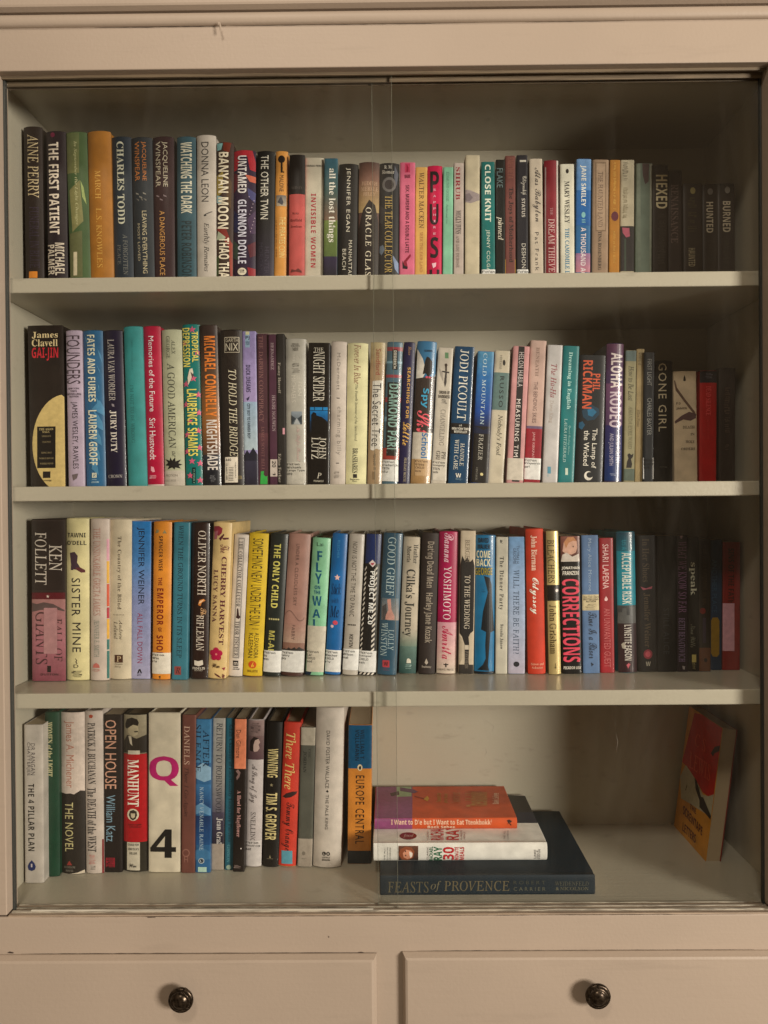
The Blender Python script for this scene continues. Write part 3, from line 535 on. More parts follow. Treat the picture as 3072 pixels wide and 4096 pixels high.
GLYPHS_SERIF = [
 65,69,2,22,22,46,38,71,40,71,51,9,54,4,61,2,61,0,33,0,33,2,40,4,40,7,38,24,14,23,7,13,4,5,6,3,11,2,11,0,-13,0,-13,2,-7,4,-2,8,3,16,27,33,55,37,27,
 66,65,3,19,-2,67,-2,69,24,69,42,65,50,54,48,44,36,37,46,31,51,22,52,15,50,10,46,6,34,1,-5,0,-5,2,0,2,3,7,7,57,6,65,10,24,66,20,65,17,63,16,40,17,39,30,40,36,43,39,48,39,55,34,63,12,17,35,15,33,14,11,15,5,22,3,31,4,37,8,40,14,40,23,38,28,34,32,29,35,
 67,70,1,34,23,69,33,71,50,68,53,70,55,70,55,50,53,50,50,59,46,64,41,66,29,67,23,64,14,55,10,42,10,26,14,16,19,9,26,4,35,3,47,6,56,15,58,14,53,7,48,2,41,-1,24,-1,17,2,10,6,5,12,1,19,-2,27,-2,41,4,54,13,65,
 68,76,2,19,-2,67,-2,69,34,68,42,66,50,62,56,56,60,49,63,41,63,25,56,12,50,7,43,3,35,1,-5,0,-5,2,-1,2,3,6,7,57,6,65,15,24,66,18,64,17,61,14,10,15,5,17,4,25,3,32,4,39,7,44,10,50,21,52,35,47,53,42,60,34,64,
 69,68,1,33,-2,67,-2,69,51,69,51,54,50,54,47,62,42,65,24,66,18,65,16,39,30,39,34,41,38,49,40,49,38,24,36,24,35,31,32,34,15,35,14,8,15,5,19,4,41,5,49,10,54,19,56,19,52,0,-5,0,-5,2,2,4,3,6,7,57,6,65,
 70,60,1,30,-2,67,-1,69,48,69,49,53,47,53,44,60,42,63,38,65,21,65,18,64,17,38,30,39,35,42,37,48,39,48,38,23,36,23,35,28,32,34,16,35,15,7,18,3,25,2,25,0,-5,0,-4,2,2,4,4,8,7,57,6,65,
 71,81,1,45,23,69,34,71,41,70,55,66,58,67,60,70,62,70,62,49,60,49,56,57,51,62,44,66,35,67,27,66,20,62,14,55,11,46,9,36,10,26,14,16,20,8,28,3,38,2,42,2,50,6,51,27,50,30,41,32,41,34,70,34,70,32,64,31,62,28,61,5,50,0,37,-2,27,-1,19,2,12,6,6,12,1,19,-2,34,0,48,8,60,13,65,
 72,78,1,40,-2,67,-2,69,26,69,26,67,19,65,17,63,16,39,45,39,47,39,48,41,49,62,46,66,40,67,40,69,68,69,68,67,63,67,60,63,56,12,57,5,65,2,65,0,37,0,37,2,44,4,46,8,48,32,46,35,44,35,15,34,14,7,17,3,23,2,23,0,-5,0,-5,2,2,4,4,8,7,57,6,65,
 73,37,1,16,-2,67,-1,69,26,69,26,67,22,67,18,63,15,12,16,5,23,2,23,0,-5,0,-4,2,2,4,4,8,7,57,6,65,
 74,38,1,20,0,67,0,69,29,69,29,67,23,66,21,63,17,11,14,4,10,0,4,-2,-5,1,-9,7,-9,11,-5,13,0,10,2,2,6,2,7,5,10,63,7,66,
 75,68,1,38,-2,67,-2,69,25,69,25,67,19,66,17,63,16,39,17,37,41,62,42,65,40,67,36,67,36,69,60,69,60,67,55,66,51,64,25,39,54,7,61,2,65,2,65,0,35,0,35,2,41,3,41,7,16,35,15,33,14,7,17,3,24,2,24,0,-5,0,-5,2,2,4,4,8,7,57,6,65,
 76,67,1,20,-1,67,-1,69,27,69,27,67,20,65,19,63,16,11,16,6,24,4,43,5,51,10,55,20,57,20,55,0,-4,0,-4,2,1,2,5,6,8,59,7,65,
 77,88,1,31,-2,67,-2,69,17,69,35,16,59,69,78,69,78,67,74,67,70,63,67,12,68,5,75,2,75,0,48,0,48,2,54,4,56,9,59,58,33,0,31,0,11,59,8,11,9,5,17,2,17,0,-5,0,-5,2,2,4,3,8,7,57,6,65,
 78,75,1,25,-2,67,-2,69,13,69,49,16,52,62,51,65,42,67,43,69,65,69,65,67,59,66,57,62,53,-2,51,-2,11,56,9,8,10,4,18,2,18,0,-5,0,-5,2,2,4,3,6,7,59,4,65,
 79,77,2,16,26,70,40,70,53,64,62,52,65,39,62,23,53,8,41,0,30,-2,22,-1,9,5,0,17,-3,31,-1,44,5,56,15,65,18,33,68,23,65,15,56,10,43,9,31,10,20,13,12,17,6,23,3,30,2,39,4,46,12,51,23,53,36,52,49,49,57,45,63,40,67,
 80,60,2,21,-2,67,-2,69,25,69,42,65,50,54,50,48,48,43,45,39,40,36,34,34,16,33,14,7,17,3,24,2,24,0,-5,0,-5,2,2,4,3,6,7,57,6,65,11,22,66,18,65,17,63,16,39,17,36,30,37,36,41,38,47,38,54,36,60,33,63,
 82,67,2,25,-2,67,-2,69,37,68,44,65,49,61,52,54,49,42,36,35,53,8,59,3,62,2,62,0,47,0,26,34,15,34,14,7,17,3,24,2,24,0,-5,0,-5,2,0,2,3,7,7,57,6,65,9,24,66,20,65,18,64,16,38,31,38,37,42,40,47,40,54,35,63,
 83,55,1,40,13,70,23,70,32,68,38,70,39,50,37,50,34,58,31,63,26,66,20,68,16,67,13,64,11,61,11,56,14,50,32,33,38,27,41,19,40,8,34,1,29,-1,16,-1,6,2,3,1,2,-1,1,-1,-1,22,1,22,4,13,9,7,15,3,21,2,28,3,32,8,32,12,30,21,6,44,2,53,2,58,5,66,
 84,63,1,23,-4,53,-4,69,54,69,54,52,53,52,50,60,48,63,38,66,33,65,31,64,28,6,31,3,39,2,39,0,7,0,7,2,16,4,17,9,21,62,20,65,5,64,0,60,-2,52,
 85,73,1,33,-4,67,-4,69,25,69,25,67,20,67,18,65,16,62,14,16,16,11,20,7,25,4,31,3,37,4,45,8,48,18,51,61,48,66,41,67,41,69,65,69,65,67,59,66,56,63,53,16,48,4,43,1,30,-2,21,0,13,4,7,9,4,21,5,62,3,66,
 86,65,1,19,-9,67,-9,69,19,69,19,67,12,65,12,62,19,14,48,61,48,66,41,67,41,69,62,69,62,67,59,67,54,62,14,-2,12,-2,1,63,-4,67,
 87,88,1,33,-8,67,-8,69,20,69,19,67,13,65,12,62,19,17,37,53,35,63,30,67,26,67,26,69,52,69,52,67,47,67,45,63,52,18,71,61,71,64,69,66,64,67,64,69,85,69,85,67,82,67,77,61,48,-2,46,-2,38,46,15,-2,13,-2,1,63,-1,65,
 88,68,1,38,-5,67,-5,69,26,69,25,67,19,66,18,63,30,42,45,61,46,64,44,67,38,67,38,69,62,69,62,67,59,67,53,62,32,37,49,6,53,3,60,2,60,0,29,0,29,2,36,3,37,6,25,30,9,9,9,5,11,3,17,2,17,0,-9,0,-9,2,-3,4,3,10,23,34,7,63,2,66,
 89,61,1,27,-12,67,-12,69,18,69,18,67,12,66,11,63,26,35,43,62,42,65,34,67,34,69,58,69,58,67,55,66,50,61,29,31,27,6,30,3,38,2,38,0,7,0,7,2,14,3,16,5,19,30,-1,62,-6,66,
 90,68,1,15,-1,52,1,69,53,69,12,4,44,5,51,10,55,19,57,19,55,0,-2,0,-2,2,39,65,10,64,4,60,1,52]
GLYPHS_ITALIC = [
 65,69,2,22,32,46,53,71,55,71,53,9,54,4,61,2,61,0,33,0,33,2,41,4,42,7,43,24,18,23,10,13,5,5,6,3,12,2,11,0,-13,0,-12,2,-6,4,0,8,3,21,27,44,55,43,27,
 66,65,3,19,12,67,13,69,38,69,55,65,61,54,57,44,44,37,53,31,56,22,55,15,52,10,42,3,26,0,-5,0,-5,2,0,2,5,7,19,57,19,65,10,38,66,33,65,31,63,24,40,25,39,38,40,45,43,49,48,51,55,47,63,12,24,35,22,33,16,8,16,5,20,3,32,4,39,8,43,14,45,23,44,28,41,32,36,35,
 67,70,1,32,37,69,48,71,64,68,70,70,65,50,63,50,62,59,60,64,55,66,49,67,37,64,26,55,18,42,16,26,17,16,21,9,27,4,35,3,48,6,59,15,61,14,48,2,41,-1,24,-1,17,2,12,6,7,12,5,19,5,34,7,41,15,54,27,65,
 68,76,2,18,12,67,13,69,48,68,56,66,63,62,67,56,70,49,71,41,68,25,59,12,44,3,35,1,-5,0,-5,2,0,2,5,6,19,57,19,65,14,38,66,32,64,30,61,16,10,16,5,18,4,33,4,40,7,51,15,58,28,60,43,58,53,54,60,47,64,
 69,68,1,33,12,67,13,69,66,69,63,54,61,54,60,62,56,65,38,66,32,65,24,39,39,39,43,41,48,49,50,49,43,24,41,24,41,31,39,34,23,35,16,8,16,5,19,4,42,5,51,10,58,19,60,19,52,0,-5,0,-5,2,3,4,5,6,19,57,19,65,
 70,60,1,30,12,67,13,69,63,69,60,53,58,53,57,60,55,63,51,65,33,65,31,62,25,38,38,39,44,42,47,48,49,48,43,23,40,23,41,28,39,34,24,35,17,7,19,3,25,2,25,0,-5,0,-4,2,3,4,6,8,19,57,20,65,
 71,81,1,43,37,69,49,71,55,70,69,66,77,70,72,49,70,49,68,57,64,62,57,66,49,67,40,66,33,62,26,55,20,46,17,36,16,26,17,16,22,8,29,3,38,2,48,4,53,10,57,28,55,31,48,32,48,34,77,34,77,32,71,31,68,28,62,5,50,0,37,-2,27,-1,19,2,13,6,8,12,5,19,4,27,7,41,15,55,27,65,
 72,78,1,40,12,67,13,69,40,69,40,67,33,65,31,63,25,39,53,39,56,39,57,41,62,62,60,66,54,67,55,69,83,69,82,67,77,67,73,63,59,12,58,5,66,2,65,0,37,0,38,2,45,4,48,8,54,32,54,35,51,35,23,34,16,7,17,3,23,2,23,0,-5,0,-5,2,3,4,5,8,19,57,19,65,
 73,37,1,16,12,67,13,69,41,69,41,67,36,67,31,63,17,12,17,5,24,2,23,0,-5,0,-4,2,3,4,6,8,19,57,20,65,
 76,67,1,20,14,67,14,69,42,69,41,67,34,65,32,63,18,11,18,6,25,4,44,5,53,10,59,20,61,20,55,0,-4,0,-3,2,1,2,6,6,21,59,21,65,
 77,88,1,32,12,67,13,69,32,69,39,16,74,69,93,69,92,67,88,67,83,63,69,12,69,5,76,2,75,0,48,0,48,2,55,4,58,9,72,58,33,0,31,0,23,59,10,11,10,5,12,3,18,2,17,0,-5,0,-5,2,2,4,5,8,19,57,19,65,
 78,75,1,25,12,67,13,69,27,69,53,16,65,62,64,65,57,67,57,69,80,69,79,67,72,66,70,62,52,-2,50,-2,23,56,10,8,11,4,18,2,18,0,-5,0,-5,2,3,4,5,6,19,59,18,65,
 79,77,2,21,41,70,55,70,62,68,67,64,70,59,73,52,74,45,72,34,63,17,51,5,41,0,30,-2,22,-1,16,2,10,5,6,10,4,17,4,31,9,44,17,56,28,65,18,48,68,42,67,32,61,23,50,17,37,15,26,16,12,19,6,23,3,30,2,35,2,44,8,53,17,59,29,62,43,61,57,59,63,54,67,
 80,60,2,20,12,67,13,69,40,69,56,65,61,54,60,48,53,39,48,36,41,34,23,33,16,7,18,3,25,2,24,0,-5,0,-5,2,3,4,5,6,19,57,19,65,12,36,66,32,65,31,63,24,39,25,36,38,37,44,41,48,47,50,54,49,60,46,63,42,65,
 82,67,2,25,12,67,13,69,51,68,58,65,62,61,63,54,58,42,43,35,55,8,59,3,63,2,62,0,47,0,33,34,23,34,16,7,18,3,24,2,24,0,-5,0,-5,2,0,2,5,7,19,57,19,65,9,37,66,33,65,31,64,24,38,39,38,46,42,50,47,52,54,48,63,
 83,55,1,38,27,70,38,70,47,68,52,70,49,50,48,50,47,58,44,63,40,66,35,68,30,67,26,64,24,61,23,56,27,47,39,33,43,27,45,19,44,13,39,4,29,-1,16,-1,6,2,0,-1,4,22,6,22,7,13,10,7,15,3,22,2,29,3,33,8,35,12,34,21,15,44,13,53,14,58,19,66,
 84,63,1,23,7,53,11,69,69,69,65,52,64,52,63,60,61,63,52,66,46,65,45,64,30,6,32,3,39,2,39,0,7,0,8,2,16,4,19,9,34,62,34,65,19,64,13,60,9,52,
 89,61,1,27,2,67,3,69,33,69,32,67,26,66,24,63,33,35,56,62,56,65,48,67,49,69,72,69,72,67,69,66,62,61,35,31,29,6,31,3,38,2,38,0,7,0,8,2,14,3,18,5,25,30,12,62,8,66,
 97,51,2,23,20,46,27,47,32,46,35,42,36,46,44,46,33,7,35,5,42,12,43,11,36,2,29,-1,26,0,25,3,28,18,18,3,13,0,4,-1,0,5,-1,10,3,26,7,34,13,41,11,28,45,23,43,18,40,11,26,8,11,9,6,12,5,20,10,30,25,33,38,31,43,
 98,51,2,19,21,72,24,72,15,37,23,45,32,47,37,46,42,43,45,38,45,26,40,15,30,5,19,0,7,-1,3,1,-1,5,14,63,13,67,8,68,8,70,13,28,42,23,41,19,38,15,32,8,8,9,2,14,1,20,3,25,6,33,18,36,25,36,36,31,41,
 99,44,1,27,22,46,34,47,39,43,39,37,37,34,31,35,30,38,33,43,32,44,24,43,19,40,12,29,10,22,9,11,14,4,18,3,26,6,34,12,36,11,25,2,15,-1,9,0,4,3,1,9,0,16,2,26,11,39,
 100,53,2,30,49,72,51,72,51,70,35,7,37,5,46,12,47,11,36,0,32,-1,28,0,27,4,30,17,20,3,15,0,9,-1,5,0,1,2,-1,6,-1,11,1,21,7,32,15,42,22,46,29,47,33,46,36,44,41,65,40,67,35,68,35,70,14,30,45,25,44,20,40,11,27,8,12,8,8,11,5,16,5,19,6,25,13,30,21,33,30,35,39,33,43,
 101,43,2,22,22,46,33,47,38,43,38,40,37,34,31,28,22,24,9,21,8,15,11,6,18,4,25,6,33,12,34,11,25,2,13,-1,7,0,3,3,0,8,-1,15,1,25,11,39,9,27,44,24,44,17,38,10,24,18,26,25,30,29,35,30,40,30,43,
 102,30,1,32,26,71,32,73,39,70,41,65,40,62,36,61,33,62,33,68,32,70,26,67,20,45,31,45,31,42,19,42,12,11,5,-13,-1,-20,-7,-23,-10,-22,-13,-19,-13,-14,-10,-13,-7,-14,-6,-20,-4,-19,0,-11,11,42,1,42,2,45,11,45,15,60,20,67,
 103,43,3,32,17,47,23,47,37,44,43,44,43,40,36,40,36,30,31,22,22,18,12,17,9,13,11,10,29,3,32,-1,33,-6,32,-11,27,-18,22,-21,9,-23,2,-22,-3,-20,-7,-16,-8,-11,-4,-3,5,4,2,6,1,9,9,18,3,23,2,29,2,34,8,42,10,22,45,16,42,10,32,10,27,12,21,17,19,22,22,28,33,28,40,27,43,9,8,3,1,-3,-1,-10,2,-17,11,-20,22,-17,26,-9,24,-5,20,-1,
 104,60,1,28,10,72,11,76,29,76,21,41,31,51,41,55,49,52,51,42,46,10,47,7,49,5,56,8,58,5,51,0,45,-1,42,0,37,5,37,15,42,42,41,47,37,48,32,46,26,41,21,33,13,0,4,0,18,67,16,71,
 105,26,2,8,16,69,20,69,23,66,23,62,20,59,16,59,13,62,13,66,16,17,47,19,47,19,45,9,8,11,5,14,7,19,12,21,11,13,2,5,-1,1,0,0,6,9,39,7,42,3,43,3,45,
 107,50,1,30,25,72,26,72,26,70,12,23,33,39,34,42,33,43,29,44,30,46,50,46,50,44,44,42,24,29,32,11,35,6,40,7,45,12,46,10,39,2,35,0,30,0,26,5,18,24,12,19,6,0,-2,0,16,63,16,66,9,68,10,70,
 108,26,1,16,23,72,25,72,25,70,8,7,10,5,18,12,20,11,12,2,8,0,3,-1,0,2,0,6,15,64,14,68,9,68,9,70,
 109,82,1,42,18,47,19,47,19,45,14,26,27,42,39,47,44,46,45,41,42,27,55,42,67,47,71,46,72,38,65,7,65,6,68,6,74,13,76,11,68,2,61,-1,57,0,56,8,64,38,63,40,61,41,52,35,45,26,39,16,34,0,26,0,36,35,36,40,34,41,26,37,17,27,11,15,6,0,-2,0,9,38,9,41,3,43,3,45,
 110,54,1,30,18,47,20,47,20,46,14,26,28,42,34,46,39,47,44,46,45,37,37,7,39,5,42,7,46,14,48,12,41,2,33,-1,28,2,29,10,36,38,35,40,31,40,24,35,16,25,10,12,6,0,-2,0,9,39,8,42,3,42,3,44,
 111,52,2,17,25,46,37,46,42,43,46,37,47,31,45,21,39,11,30,3,23,0,16,-1,9,0,4,3,1,8,0,21,2,27,9,37,19,44,12,29,45,25,43,20,40,12,27,8,12,9,8,13,2,21,2,25,5,34,18,38,34,36,42,
 112,51,2,25,25,45,34,47,39,46,43,44,45,39,45,28,40,16,32,6,26,2,15,-1,7,1,3,-17,5,-20,11,-21,11,-22,-14,-22,-14,-20,-7,-19,-6,-17,8,35,9,41,2,43,3,44,19,47,17,37,11,30,43,25,41,20,38,16,32,10,8,11,3,15,1,23,4,33,17,37,34,35,40,
 114,33,1,18,16,47,19,46,13,27,24,42,31,47,35,44,35,40,32,36,30,36,27,37,25,40,14,23,6,0,-2,0,8,39,7,42,2,42,2,44,
 115,37,1,30,13,46,22,47,29,45,33,47,31,32,29,32,26,41,19,45,15,43,14,39,14,35,26,18,26,9,22,3,16,-1,8,-1,1,1,-3,-1,-1,16,1,16,1,10,4,5,7,2,14,2,18,7,18,14,8,28,6,33,7,40,9,44,
 116,28,1,19,12,49,20,58,23,58,19,45,27,45,26,42,18,42,9,9,9,5,11,5,19,12,20,10,12,2,5,-1,1,0,0,5,10,42,3,42,3,44,
 117,54,1,30,16,47,19,47,19,45,9,9,10,6,12,5,18,8,26,17,34,30,39,46,47,46,37,7,39,5,42,7,47,12,48,11,41,2,33,-1,29,0,28,8,33,23,19,5,13,0,4,-1,1,3,1,10,8,40,7,42,2,43,2,45,
 118,44,1,19,34,47,38,47,40,44,41,41,36,29,24,13,11,-1,9,-1,6,37,3,42,-1,43,-1,45,12,47,14,42,16,9,28,21,34,32,36,36,31,43,
 119,66,1,24,11,47,14,42,15,14,36,47,37,47,41,11,52,24,57,33,58,36,55,41,54,45,58,47,62,45,63,41,60,31,36,-1,34,-1,31,33,9,-1,7,-1,6,38,3,42,-1,43,0,45,
 121,40,1,27,7,47,9,47,11,45,18,9,32,33,32,37,28,41,28,45,32,47,36,45,37,41,36,33,26,15,9,-10,-1,-20,-4,-22,-9,-23,-11,-20,-10,-16,-7,-15,-1,-16,1,-15,12,-1,4,36,2,41,-4,43,-3,45]
GLYPHS_SCRIPT = [
 65,74,4,39,80,62,87,64,89,63,73,33,61,6,66,9,84,25,89,27,91,27,71,8,66,5,59,3,59,1,43,-1,45,4,32,12,20,1,14,-1,8,-2,-1,1,-3,4,-4,8,-1,15,6,18,9,18,12,15,11,10,3,6,4,2,8,0,18,4,30,14,26,20,25,25,28,33,36,36,41,35,46,32,64,50,5,80,59,67,48,48,29,51,23,52,17,6,40,31,36,29,33,26,32,21,32,17,43,29,4,45,26,35,14,46,7,48,16,
 66,86,1,86,53,62,63,63,80,60,86,61,88,60,83,58,90,54,92,50,93,46,91,42,88,38,82,34,74,31,82,26,84,19,80,9,70,1,61,-1,55,1,53,6,56,12,62,17,64,17,58,11,56,6,57,3,59,3,63,5,69,13,72,21,72,28,70,30,65,30,64,31,65,33,73,33,79,41,81,48,80,53,78,57,70,50,52,14,39,4,31,1,23,0,15,1,10,3,7,7,6,12,8,18,15,21,18,21,22,18,21,12,13,9,13,6,15,4,22,3,30,5,37,12,55,43,65,53,75,58,69,60,56,60,43,56,32,51,22,42,21,36,22,32,27,31,33,32,40,37,45,44,49,52,51,48,50,42,44,33,35,27,29,26,24,27,19,33,18,37,21,45,29,52,35,56,
 67,70,2,55,38,62,47,63,52,61,38,57,25,47,20,38,20,34,22,29,27,26,38,42,48,51,59,58,69,62,77,62,82,58,82,55,80,49,70,38,54,28,41,25,37,17,36,11,38,4,44,2,56,5,61,9,65,14,65,20,64,22,56,23,52,20,49,17,48,10,46,9,44,11,44,17,48,23,55,26,59,26,63,26,68,21,68,14,64,7,57,3,48,0,39,0,34,2,26,7,24,16,26,24,16,28,13,37,15,43,18,49,23,55,8,74,60,68,58,61,51,43,28,56,34,68,44,75,54,75,59,
 69,56,2,71,46,62,59,62,64,59,67,55,68,50,66,45,59,39,53,40,51,41,49,43,49,48,54,53,57,54,59,53,55,49,54,46,55,43,57,42,63,44,65,50,64,54,59,59,55,60,47,57,42,51,41,47,41,38,51,37,53,33,48,31,38,35,33,32,30,29,24,21,21,12,24,4,31,2,37,3,46,7,52,14,52,17,52,20,49,23,43,23,40,20,38,17,36,9,34,8,32,12,33,18,36,23,40,26,46,27,53,24,55,17,55,14,48,5,40,1,31,-1,19,2,11,8,9,12,9,16,10,23,15,30,23,34,34,37,30,42,29,47,30,51,36,58,5,44,36,41,36,44,34,49,34,48,36,
 73,63,2,42,68,62,81,62,83,61,76,59,73,56,66,44,57,22,63,26,67,32,68,39,71,37,70,31,67,25,62,21,55,19,47,8,36,2,22,-1,15,0,10,3,6,6,5,11,6,14,11,20,15,20,20,19,22,15,19,11,13,9,13,5,21,2,26,3,32,6,40,18,34,20,30,23,27,28,26,33,27,38,30,43,34,47,47,55,10,70,59,60,57,52,53,45,48,36,34,35,29,36,24,41,21,54,45,61,53,
 74,53,2,46,61,61,73,62,76,61,69,59,65,54,44,11,47,10,52,6,52,-1,50,-4,43,-9,39,-11,34,-11,31,-10,44,-5,49,0,49,5,42,9,33,-5,16,-20,5,-25,0,-26,-8,-24,-10,-17,-9,-11,-5,-5,10,5,30,11,49,44,59,56,65,59,46,53,35,45,31,40,26,33,25,28,26,24,29,23,35,23,33,21,24,21,19,27,19,36,22,42,26,47,40,55,9,29,8,21,6,7,-3,-3,-14,-4,-19,-3,-22,0,-23,6,-21,12,-15,
 76,64,3,47,69,61,74,63,81,60,84,54,81,47,71,35,55,26,48,14,38,5,45,3,51,5,74,24,78,27,81,27,59,6,49,0,40,1,35,3,27,0,19,-1,9,1,7,6,9,10,17,12,31,9,39,24,32,25,26,29,23,34,21,40,22,45,26,51,31,56,37,59,45,62,60,62,59,60,51,59,40,55,36,52,31,45,29,37,30,33,36,27,40,26,51,45,63,58,8,75,60,70,58,65,53,56,30,65,35,74,45,78,56,77,59,6,17,10,12,9,10,6,14,2,24,3,29,6,
 78,66,1,39,53,61,56,62,59,61,56,42,58,19,71,48,74,51,78,52,81,51,82,49,81,47,73,44,68,36,59,12,60,5,47,-1,45,26,46,39,48,50,27,11,20,5,13,1,6,-1,-3,2,-6,9,-5,13,0,18,7,19,9,18,11,14,9,10,1,8,0,6,2,3,6,2,12,4,19,8,26,16,45,51,
 79,57,1,53,54,62,60,63,68,61,71,54,70,51,68,50,67,56,65,58,60,60,53,59,46,54,40,47,30,31,22,16,21,8,22,3,25,2,30,3,40,9,50,21,58,38,60,45,59,48,57,50,54,49,48,44,40,33,34,20,31,9,28,9,27,11,30,21,38,35,44,44,51,50,58,52,61,51,65,47,65,39,61,29,55,19,42,6,33,1,25,-1,19,0,13,4,10,9,9,16,10,22,15,34,23,44,33,52,43,58,
 82,87,1,81,55,62,67,62,81,61,90,62,90,60,86,59,91,57,96,51,97,47,95,42,91,37,85,33,75,30,78,27,79,22,75,5,77,5,96,24,100,26,104,27,78,1,72,-1,68,0,63,4,63,11,71,26,70,30,66,30,66,31,66,33,73,32,77,34,84,43,86,49,84,54,81,57,73,50,59,21,50,9,39,2,32,0,18,0,13,3,9,6,8,11,11,18,18,20,25,17,24,11,16,8,16,5,18,4,24,2,32,5,42,16,58,44,67,53,77,59,67,60,53,58,33,51,22,40,21,34,23,30,27,28,31,29,37,33,43,40,47,53,48,53,50,51,50,40,48,35,40,27,29,24,24,25,18,30,18,38,21,43,30,52,36,55,
 83,62,2,47,71,62,79,62,84,57,83,49,81,44,71,34,56,26,52,19,42,7,28,0,21,-1,13,0,8,3,4,6,3,11,4,15,9,20,16,20,20,17,19,11,11,8,11,5,16,2,25,3,30,7,35,14,40,24,33,25,27,29,24,34,23,40,24,45,27,51,32,55,46,62,58,62,61,61,59,59,51,59,42,55,32,45,30,37,31,33,37,27,41,26,53,47,62,56,8,75,60,71,58,66,52,57,30,65,35,75,46,79,55,78,59,
 84,62,2,30,48,61,58,62,79,59,86,61,87,60,86,57,82,53,76,52,51,58,41,56,29,47,24,39,24,33,27,30,30,30,37,34,43,43,45,54,49,47,49,40,47,35,40,28,36,27,27,27,24,29,21,36,22,41,25,47,31,53,39,58,28,65,50,68,52,69,50,66,45,60,22,57,15,51,9,44,4,35,0,25,-1,17,0,11,2,7,6,6,11,7,15,12,20,16,20,21,19,23,15,21,11,14,8,14,5,16,4,23,2,28,3,37,7,44,18,52,37,
 87,93,1,59,41,61,48,63,55,61,61,58,64,53,65,47,63,38,58,30,39,11,59,27,89,59,93,62,95,61,77,14,86,27,100,43,107,49,110,50,112,49,96,34,75,3,70,0,66,3,64,12,67,23,75,38,49,14,24,-1,21,1,23,4,37,20,49,39,53,48,53,52,51,58,47,60,43,59,33,55,24,48,16,37,15,31,16,26,20,24,25,26,34,37,38,47,39,53,41,53,43,47,43,37,41,32,33,24,28,22,18,22,12,27,12,34,16,42,21,49,29,55,
 97,53,2,21,24,30,33,30,35,26,37,30,48,31,36,6,37,5,39,6,46,11,48,9,35,0,29,0,25,3,25,6,19,1,12,-1,8,0,3,5,2,9,5,16,15,26,9,31,28,26,26,19,19,13,6,12,3,14,2,18,3,26,11,33,24,
 98,48,2,27,33,57,46,59,15,6,16,3,19,3,29,9,27,16,29,23,33,29,37,31,41,30,42,21,38,13,34,10,39,11,43,14,45,12,39,8,32,7,23,1,10,0,6,4,6,7,12,22,7,17,5,19,13,27,6,37,23,34,24,31,20,30,16,32,10,36,17,
 99,39,1,23,24,30,34,29,36,27,36,23,34,20,30,19,28,23,31,27,30,28,26,26,17,12,14,7,15,3,19,3,22,4,31,11,33,9,24,2,19,0,10,0,4,5,4,14,11,24,
 100,60,2,22,53,58,65,59,36,4,37,3,41,5,48,11,50,9,41,2,34,-1,28,1,26,6,20,1,13,-1,5,2,3,5,2,9,3,13,8,21,15,27,24,30,33,30,36,27,10,31,28,25,24,16,14,13,8,13,3,16,2,20,4,28,13,34,25,33,27,
 101,41,2,19,23,30,27,31,33,29,36,24,35,21,30,16,15,10,13,4,13,3,20,3,25,4,34,11,36,9,31,5,20,0,10,0,3,6,2,13,11,24,6,27,28,22,23,16,13,22,15,27,19,29,25,
 102,53,2,23,44,59,49,61,55,59,56,55,56,50,49,40,28,25,15,2,22,4,30,11,32,9,23,1,14,-1,-2,-27,-14,-29,5,4,4,8,9,11,17,24,9,17,7,19,18,29,33,50,8,48,57,44,56,40,50,28,28,38,35,45,42,49,48,50,55,
 103,53,3,24,36,30,49,31,34,4,45,11,47,9,31,0,16,-22,9,-28,1,-30,-6,-27,-9,-22,-2,-11,19,-1,21,3,17,0,12,-1,5,2,2,9,2,13,7,20,19,29,27,31,32,30,34,27,9,30,28,24,24,17,14,12,5,12,2,16,2,24,10,31,22,32,25,9,17,-4,9,-8,3,-12,-2,-17,-3,-23,-2,-26,1,-27,4,-25,9,-18,
 104,57,1,26,33,57,45,59,24,20,34,28,41,31,44,30,48,26,48,19,39,6,38,3,49,11,51,9,40,0,36,-1,31,2,29,8,30,12,40,28,33,24,28,19,15,0,2,-1,15,24,8,17,6,19,18,32,
 105,34,2,8,26,46,31,46,33,44,33,40,30,37,25,36,23,39,23,43,13,16,30,30,31,16,3,20,5,27,11,29,9,19,1,13,-1,7,1,5,6,12,22,7,17,5,19,
 107,54,2,8,33,57,45,59,14,0,2,-1,16,25,8,17,6,19,19,34,22,41,30,49,29,50,24,47,22,44,21,41,23,41,27,34,19,40,15,39,6,47,11,48,9,39,2,36,0,30,0,27,3,26,5,31,16,25,18,26,19,32,21,37,28,
 108,42,1,16,33,57,45,59,16,5,17,4,19,4,28,11,30,9,18,0,11,0,6,4,6,7,7,11,12,21,7,17,5,19,15,29,
 109,80,1,38,35,28,42,31,44,30,47,27,47,20,56,28,63,31,69,29,70,26,70,19,61,4,63,4,72,11,74,9,69,4,59,-1,54,2,53,4,53,12,62,25,62,28,53,21,38,0,23,-1,37,20,39,25,39,27,30,20,15,0,0,-1,15,23,14,23,8,17,6,19,14,27,22,31,25,29,25,20,
 110,58,1,27,35,28,42,31,47,29,49,26,48,18,39,4,41,4,50,11,52,9,47,4,37,-1,32,2,30,4,31,12,41,28,37,26,28,17,15,0,0,-1,15,23,14,23,8,17,6,19,14,27,22,31,25,29,25,20,
 111,45,2,16,24,30,32,30,38,26,38,18,31,8,38,12,40,10,33,6,26,4,20,0,14,-1,9,0,3,5,3,10,5,17,15,27,12,30,28,25,24,20,17,15,9,15,3,18,3,21,5,21,8,26,11,31,18,33,25,32,27,
